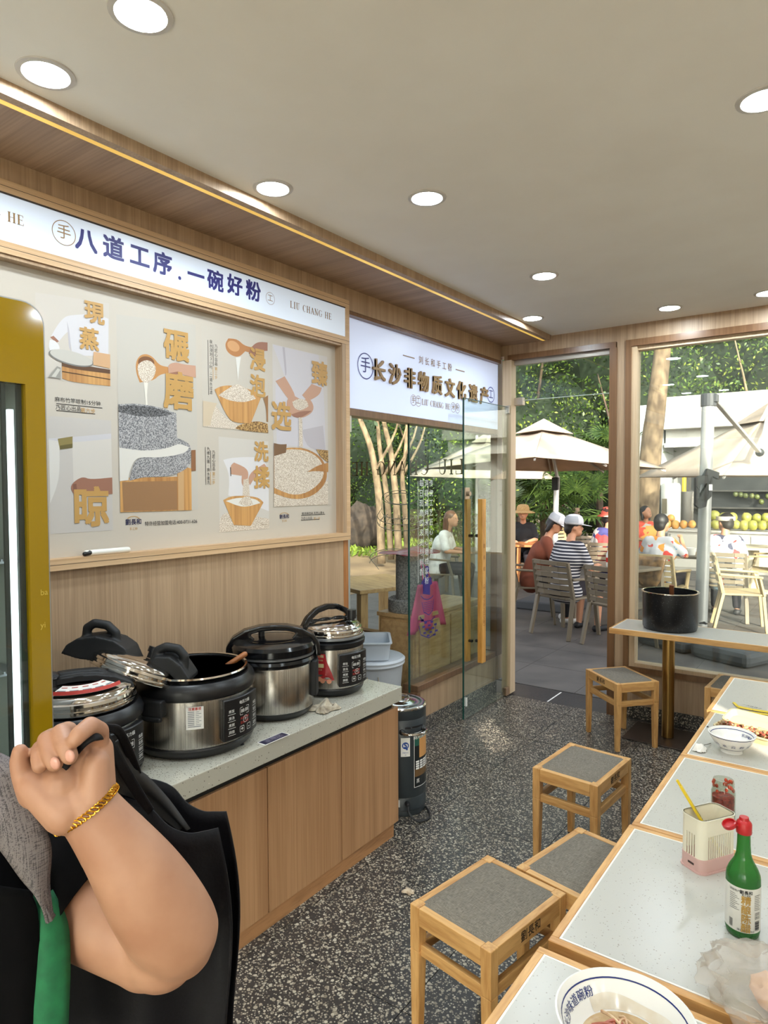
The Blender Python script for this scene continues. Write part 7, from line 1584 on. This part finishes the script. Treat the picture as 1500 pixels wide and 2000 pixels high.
for s in (-1, 1): g.cap(pb(0, s*.09, .86), pb(.01, s*.095, .46), .098, .075); g.cap(pb(.01, s*.095, .46), pb(-.01, s*.10, .12), .074, .062)
g.cap(pb(0, -.06, .88), pb(0, .06, .88), .138, .138); g.build('trousers', mat('black trousers', (20, 20, 22), .85), per, remesh=.01, smooths=5)
g = MB()
for s in (-1, 1): g.cap(pb(-.03, s*.10, .038), pb(.15, s*.118, .034), .044, .036)
g.build('shoes', mat('dark shoes', (36, 34, 34), .6), per, remesh=.006)
# grey linen wrap over the shoulder
k = Mt('grey linen', (104, 98, 98), .95); a = k.noise(k.coord((1, .05, 1)), 900, 2); b = k.noise(k.coord((.05, 1, .05)), 900, 2); m_ = k.n('Math', operation='ADD'); k.l(a, m_.inputs[0]); k.l(b, m_.inputs[1]); k.base(k.ramp(m_.outputs[0], [(.86, (70, 66, 67)), (1.14, (114, 107, 107))])); k.bump(m_.outputs[0], .3)
L_ = [(-150, 1500, .90), (-60, 1462, .84), (18, 1478, .79), (46, 1528, .772), (82, 1600, .766), (101, 1655, .768), (98, 1725, .772), (106, 1793, .778)]
R_ = [(-260, 1560, .86), (-170, 1540, .80), (-90, 1560, .76), (-40, 1620, .748), (0, 1662, .748), (38, 1715, .755), (70, 1752, .764), (103, 1790, .776)]
P = []
for a, b in zip(spline([pd(*q) for q in L_], 4), spline([pd(*q) for q in R_], 4)): P.append([a.lerp(b, t_/8)-AF*(.012*sin(pi*t_/8)) for t_ in range(9)])
g = MB(); g.grid(P); ob = g.build('linen_wrap', k.m, per, smooth=True, angle=180); md = ob.modifiers.new('t', 'SOLIDIFY'); md.thickness = .004
L_ = [(72, 1740, .80), (74, 1800, .795), (72, 1880, .79), (62, 1990, .785), (52, 2150, .785)]; R_ = [(98, 1740, .815), (128, 1800, .812), (134, 1880, .806), (131, 1990, .80), (126, 2150, .80)]
P = [[a.lerp(b, t_/6)-AF*(.010*sin(pi*t_/6)) for t_ in range(7)] for a, b in zip(spline([pd(*q) for q in L_], 4), spline([pd(*q) for q in R_], 4))]
g = MB(); g.grid(P); ob = g.build('green_panel', vary('green jersey', (20, 104, 62), (16, 90, 54), .8, 60), per, smooth=True, angle=180); md = ob.modifiers.new('t', 'SOLIDIFY'); md.thickness = .004
L_ = [(-200, 1640, .80), (-150, 1800, .775), (-140, 2000, .765), (-140, 2200, .765)]; R_ = [(60, 1738, .775), (76, 1800, .79), (74, 1990, .785), (64, 2200, .78)]
P = [[a.lerp(b, t_/6)-AF*(.02*sin(pi*t_/6)) for t_ in range(7)] for a, b in zip(spline([pd(*q) for q in L_], 4), spline([pd(*q) for q in R_], 4))]
g = MB(); g.grid(P); ob = g.build('black_front', BLK, per, smooth=True, angle=180); md = ob.modifiers.new('t', 'SOLIDIFY'); md.thickness = .004
# chain bracelet
c = pd(167, 1577, .7835); ax_ = (Wr-pd(268, 1705, .80)).normalized(); e1 = (AR*.78 + AU*.62); e1 = (e1-ax_*e1.dot(ax_)).normalized(); e2 = ax_.cross(e1)
g = MB(); N = 46
for i in range(N):
    a = 2*pi*i/N; p = c+e1*cos(a)*.0405+e2*sin(a)*.0335; tg = (-e1*sin(a)*.0405+e2*cos(a)*.0335).normalized(); rd = (e1*cos(a)+e2*sin(a)).normalized(); bn = tg.cross(rd)
    u_ = (tg*.75+bn*.66).normalized(); w_ = (bn*.75-tg*.66).normalized()
    g.tube([p+u_*.0040*cos(q*pi/4)*1.25+w_*.0024*sin(q*pi/4)+rd*.0012*cos(q*pi/4) for q in range(8)], .00105, 6, closed=True)
g.build('bracelet', mat('gold', (206, 150, 50), .22, 1), per, smooth=True)['label'] = 'gold curb chain bracelet'

# ------------------------------------------------------------------ black bag held by its strap
bag = thing('tote_bag', 'black fabric tote bag hanging behind the raised arm', 'bag', PO+pb(.1, .25, .6)); BO = PO+pb(.1, .25, .6)
BAGM = vary('black non woven', (12, 11, 14), (18, 17, 21), .6, 300, bump=.15, spec=.2); BAGG = mat('grey bag lining', (48, 46, 45), .8)
def bd(px, py, d): return atD(px, py, d)-BO
top = [(128, 1560, .93), (180, 1568, .925), (232, 1556, .915), (290, 1574, .90), (330, 1612, .895), (368, 1626, .90), (400, 1622, .91), (426, 1616, .92)]
bot = [(90, 2330, 1.0), (150, 2335, .985), (215, 2340, .97), (280, 2345, .955), (340, 2345, .95), (400, 2340, .955), (440, 2335, .965), (476, 2325, .98)]
rt = [(426, 1616), (440, 1668), (448, 1705), (444, 1790), (452, 1880), (463, 1980), (470, 2100), (476, 2325)]
tp = spline([bd(*q) for q in top], 5); bt_ = spline([bd(*q) for q in bot], 5); P = []; rows = 28
for i in range(rows+1):
    s = i/rows; r_ = []
    for j in range(len(tp)):
        u_ = j/(len(tp)-1); q = tp[j].lerp(bt_[j], s); q += AF*(.016*sin(u_*9+s*3)*min(1, s*3)+.010*sin(u_*17-s*5)*s); q += AR*(.012*sin(s*7)*u_**3)
        r_.append(q)
    P.append(r_)
g = MB(); g.grid(P); ob = g.build('front_panel', BAGM, bag, smooth=True, angle=180); md = ob.modifiers.new('t', 'SOLIDIFY'); md.thickness = .0025
P2 = [[q+AF*(.05+.03*(1-abs(2*j/(len(r_)-1)-1))) for j, q in enumerate(r_)] for r_ in P]
g = MB(); g.grid(P2); ob = g.build('back_panel', BAGM, bag, smooth=True, angle=180); md = ob.modifiers.new('t', 'SOLIDIFY'); md.thickness = .0025
L_ = [(232, 1445, .86), (262, 1500, .90), (285, 1512, .93), (330, 1560, .95), (372, 1618, .955)]; R_ = [(205, 1470, .86), (222, 1540, .90), (262, 1560, .93), (300, 1585, .945), (350, 1622, .95)]
P = [[a.lerp(b, t_/5)-AF*(.006*sin(pi*t_/5*2)) for t_ in range(6)] for a, b in zip(spline([bd(*q) for q in L_], 4), spline([bd(*q) for q in R_], 4))]
g = MB(); g.grid(P); ob = g.build('lining', BAGG, bag, smooth=True, angle=180); md = ob.modifiers.new('t', 'SOLIDIFY'); md.thickness = .002
def strap(L_, R_, nm):
    P = [[a.lerp(b, t_/4) for t_ in range(5)] for a, b in zip(spline([bd(*q) for q in L_], 5), spline([bd(*q) for q in R_], 5))]
    g = MB(); g.grid(P); ob = g.build(nm, BAGM, bag, smooth=True, angle=180); md = ob.modifiers.new('t', 'SOLIDIFY'); md.thickness = .003
strap([(84, 1512, .775), (112, 1502, .770), (136, 1456, .760), (160, 1433, .760), (188, 1424, .772), (215, 1434, .82), (250, 1495, .86), (285, 1555, .885), (300, 1580, .893)],
      [(90, 1520, .773), (122, 1512, .768), (152, 1474, .758), (174, 1452, .757), (198, 1443, .765), (208, 1454, .81), (232, 1510, .855), (268, 1565, .882), (290, 1592, .893)], 'strap')
strap([(150, 1420, .80), (175, 1410, .81), (215, 1415, .83), (240, 1424, .85), (262, 1470, .88), (276, 1510, .92)], [(160, 1430, .80), (180, 1422, .81), (212, 1430, .83), (228, 1440, .85), (246, 1478, .88), (262, 1515, .92)], 'strap')
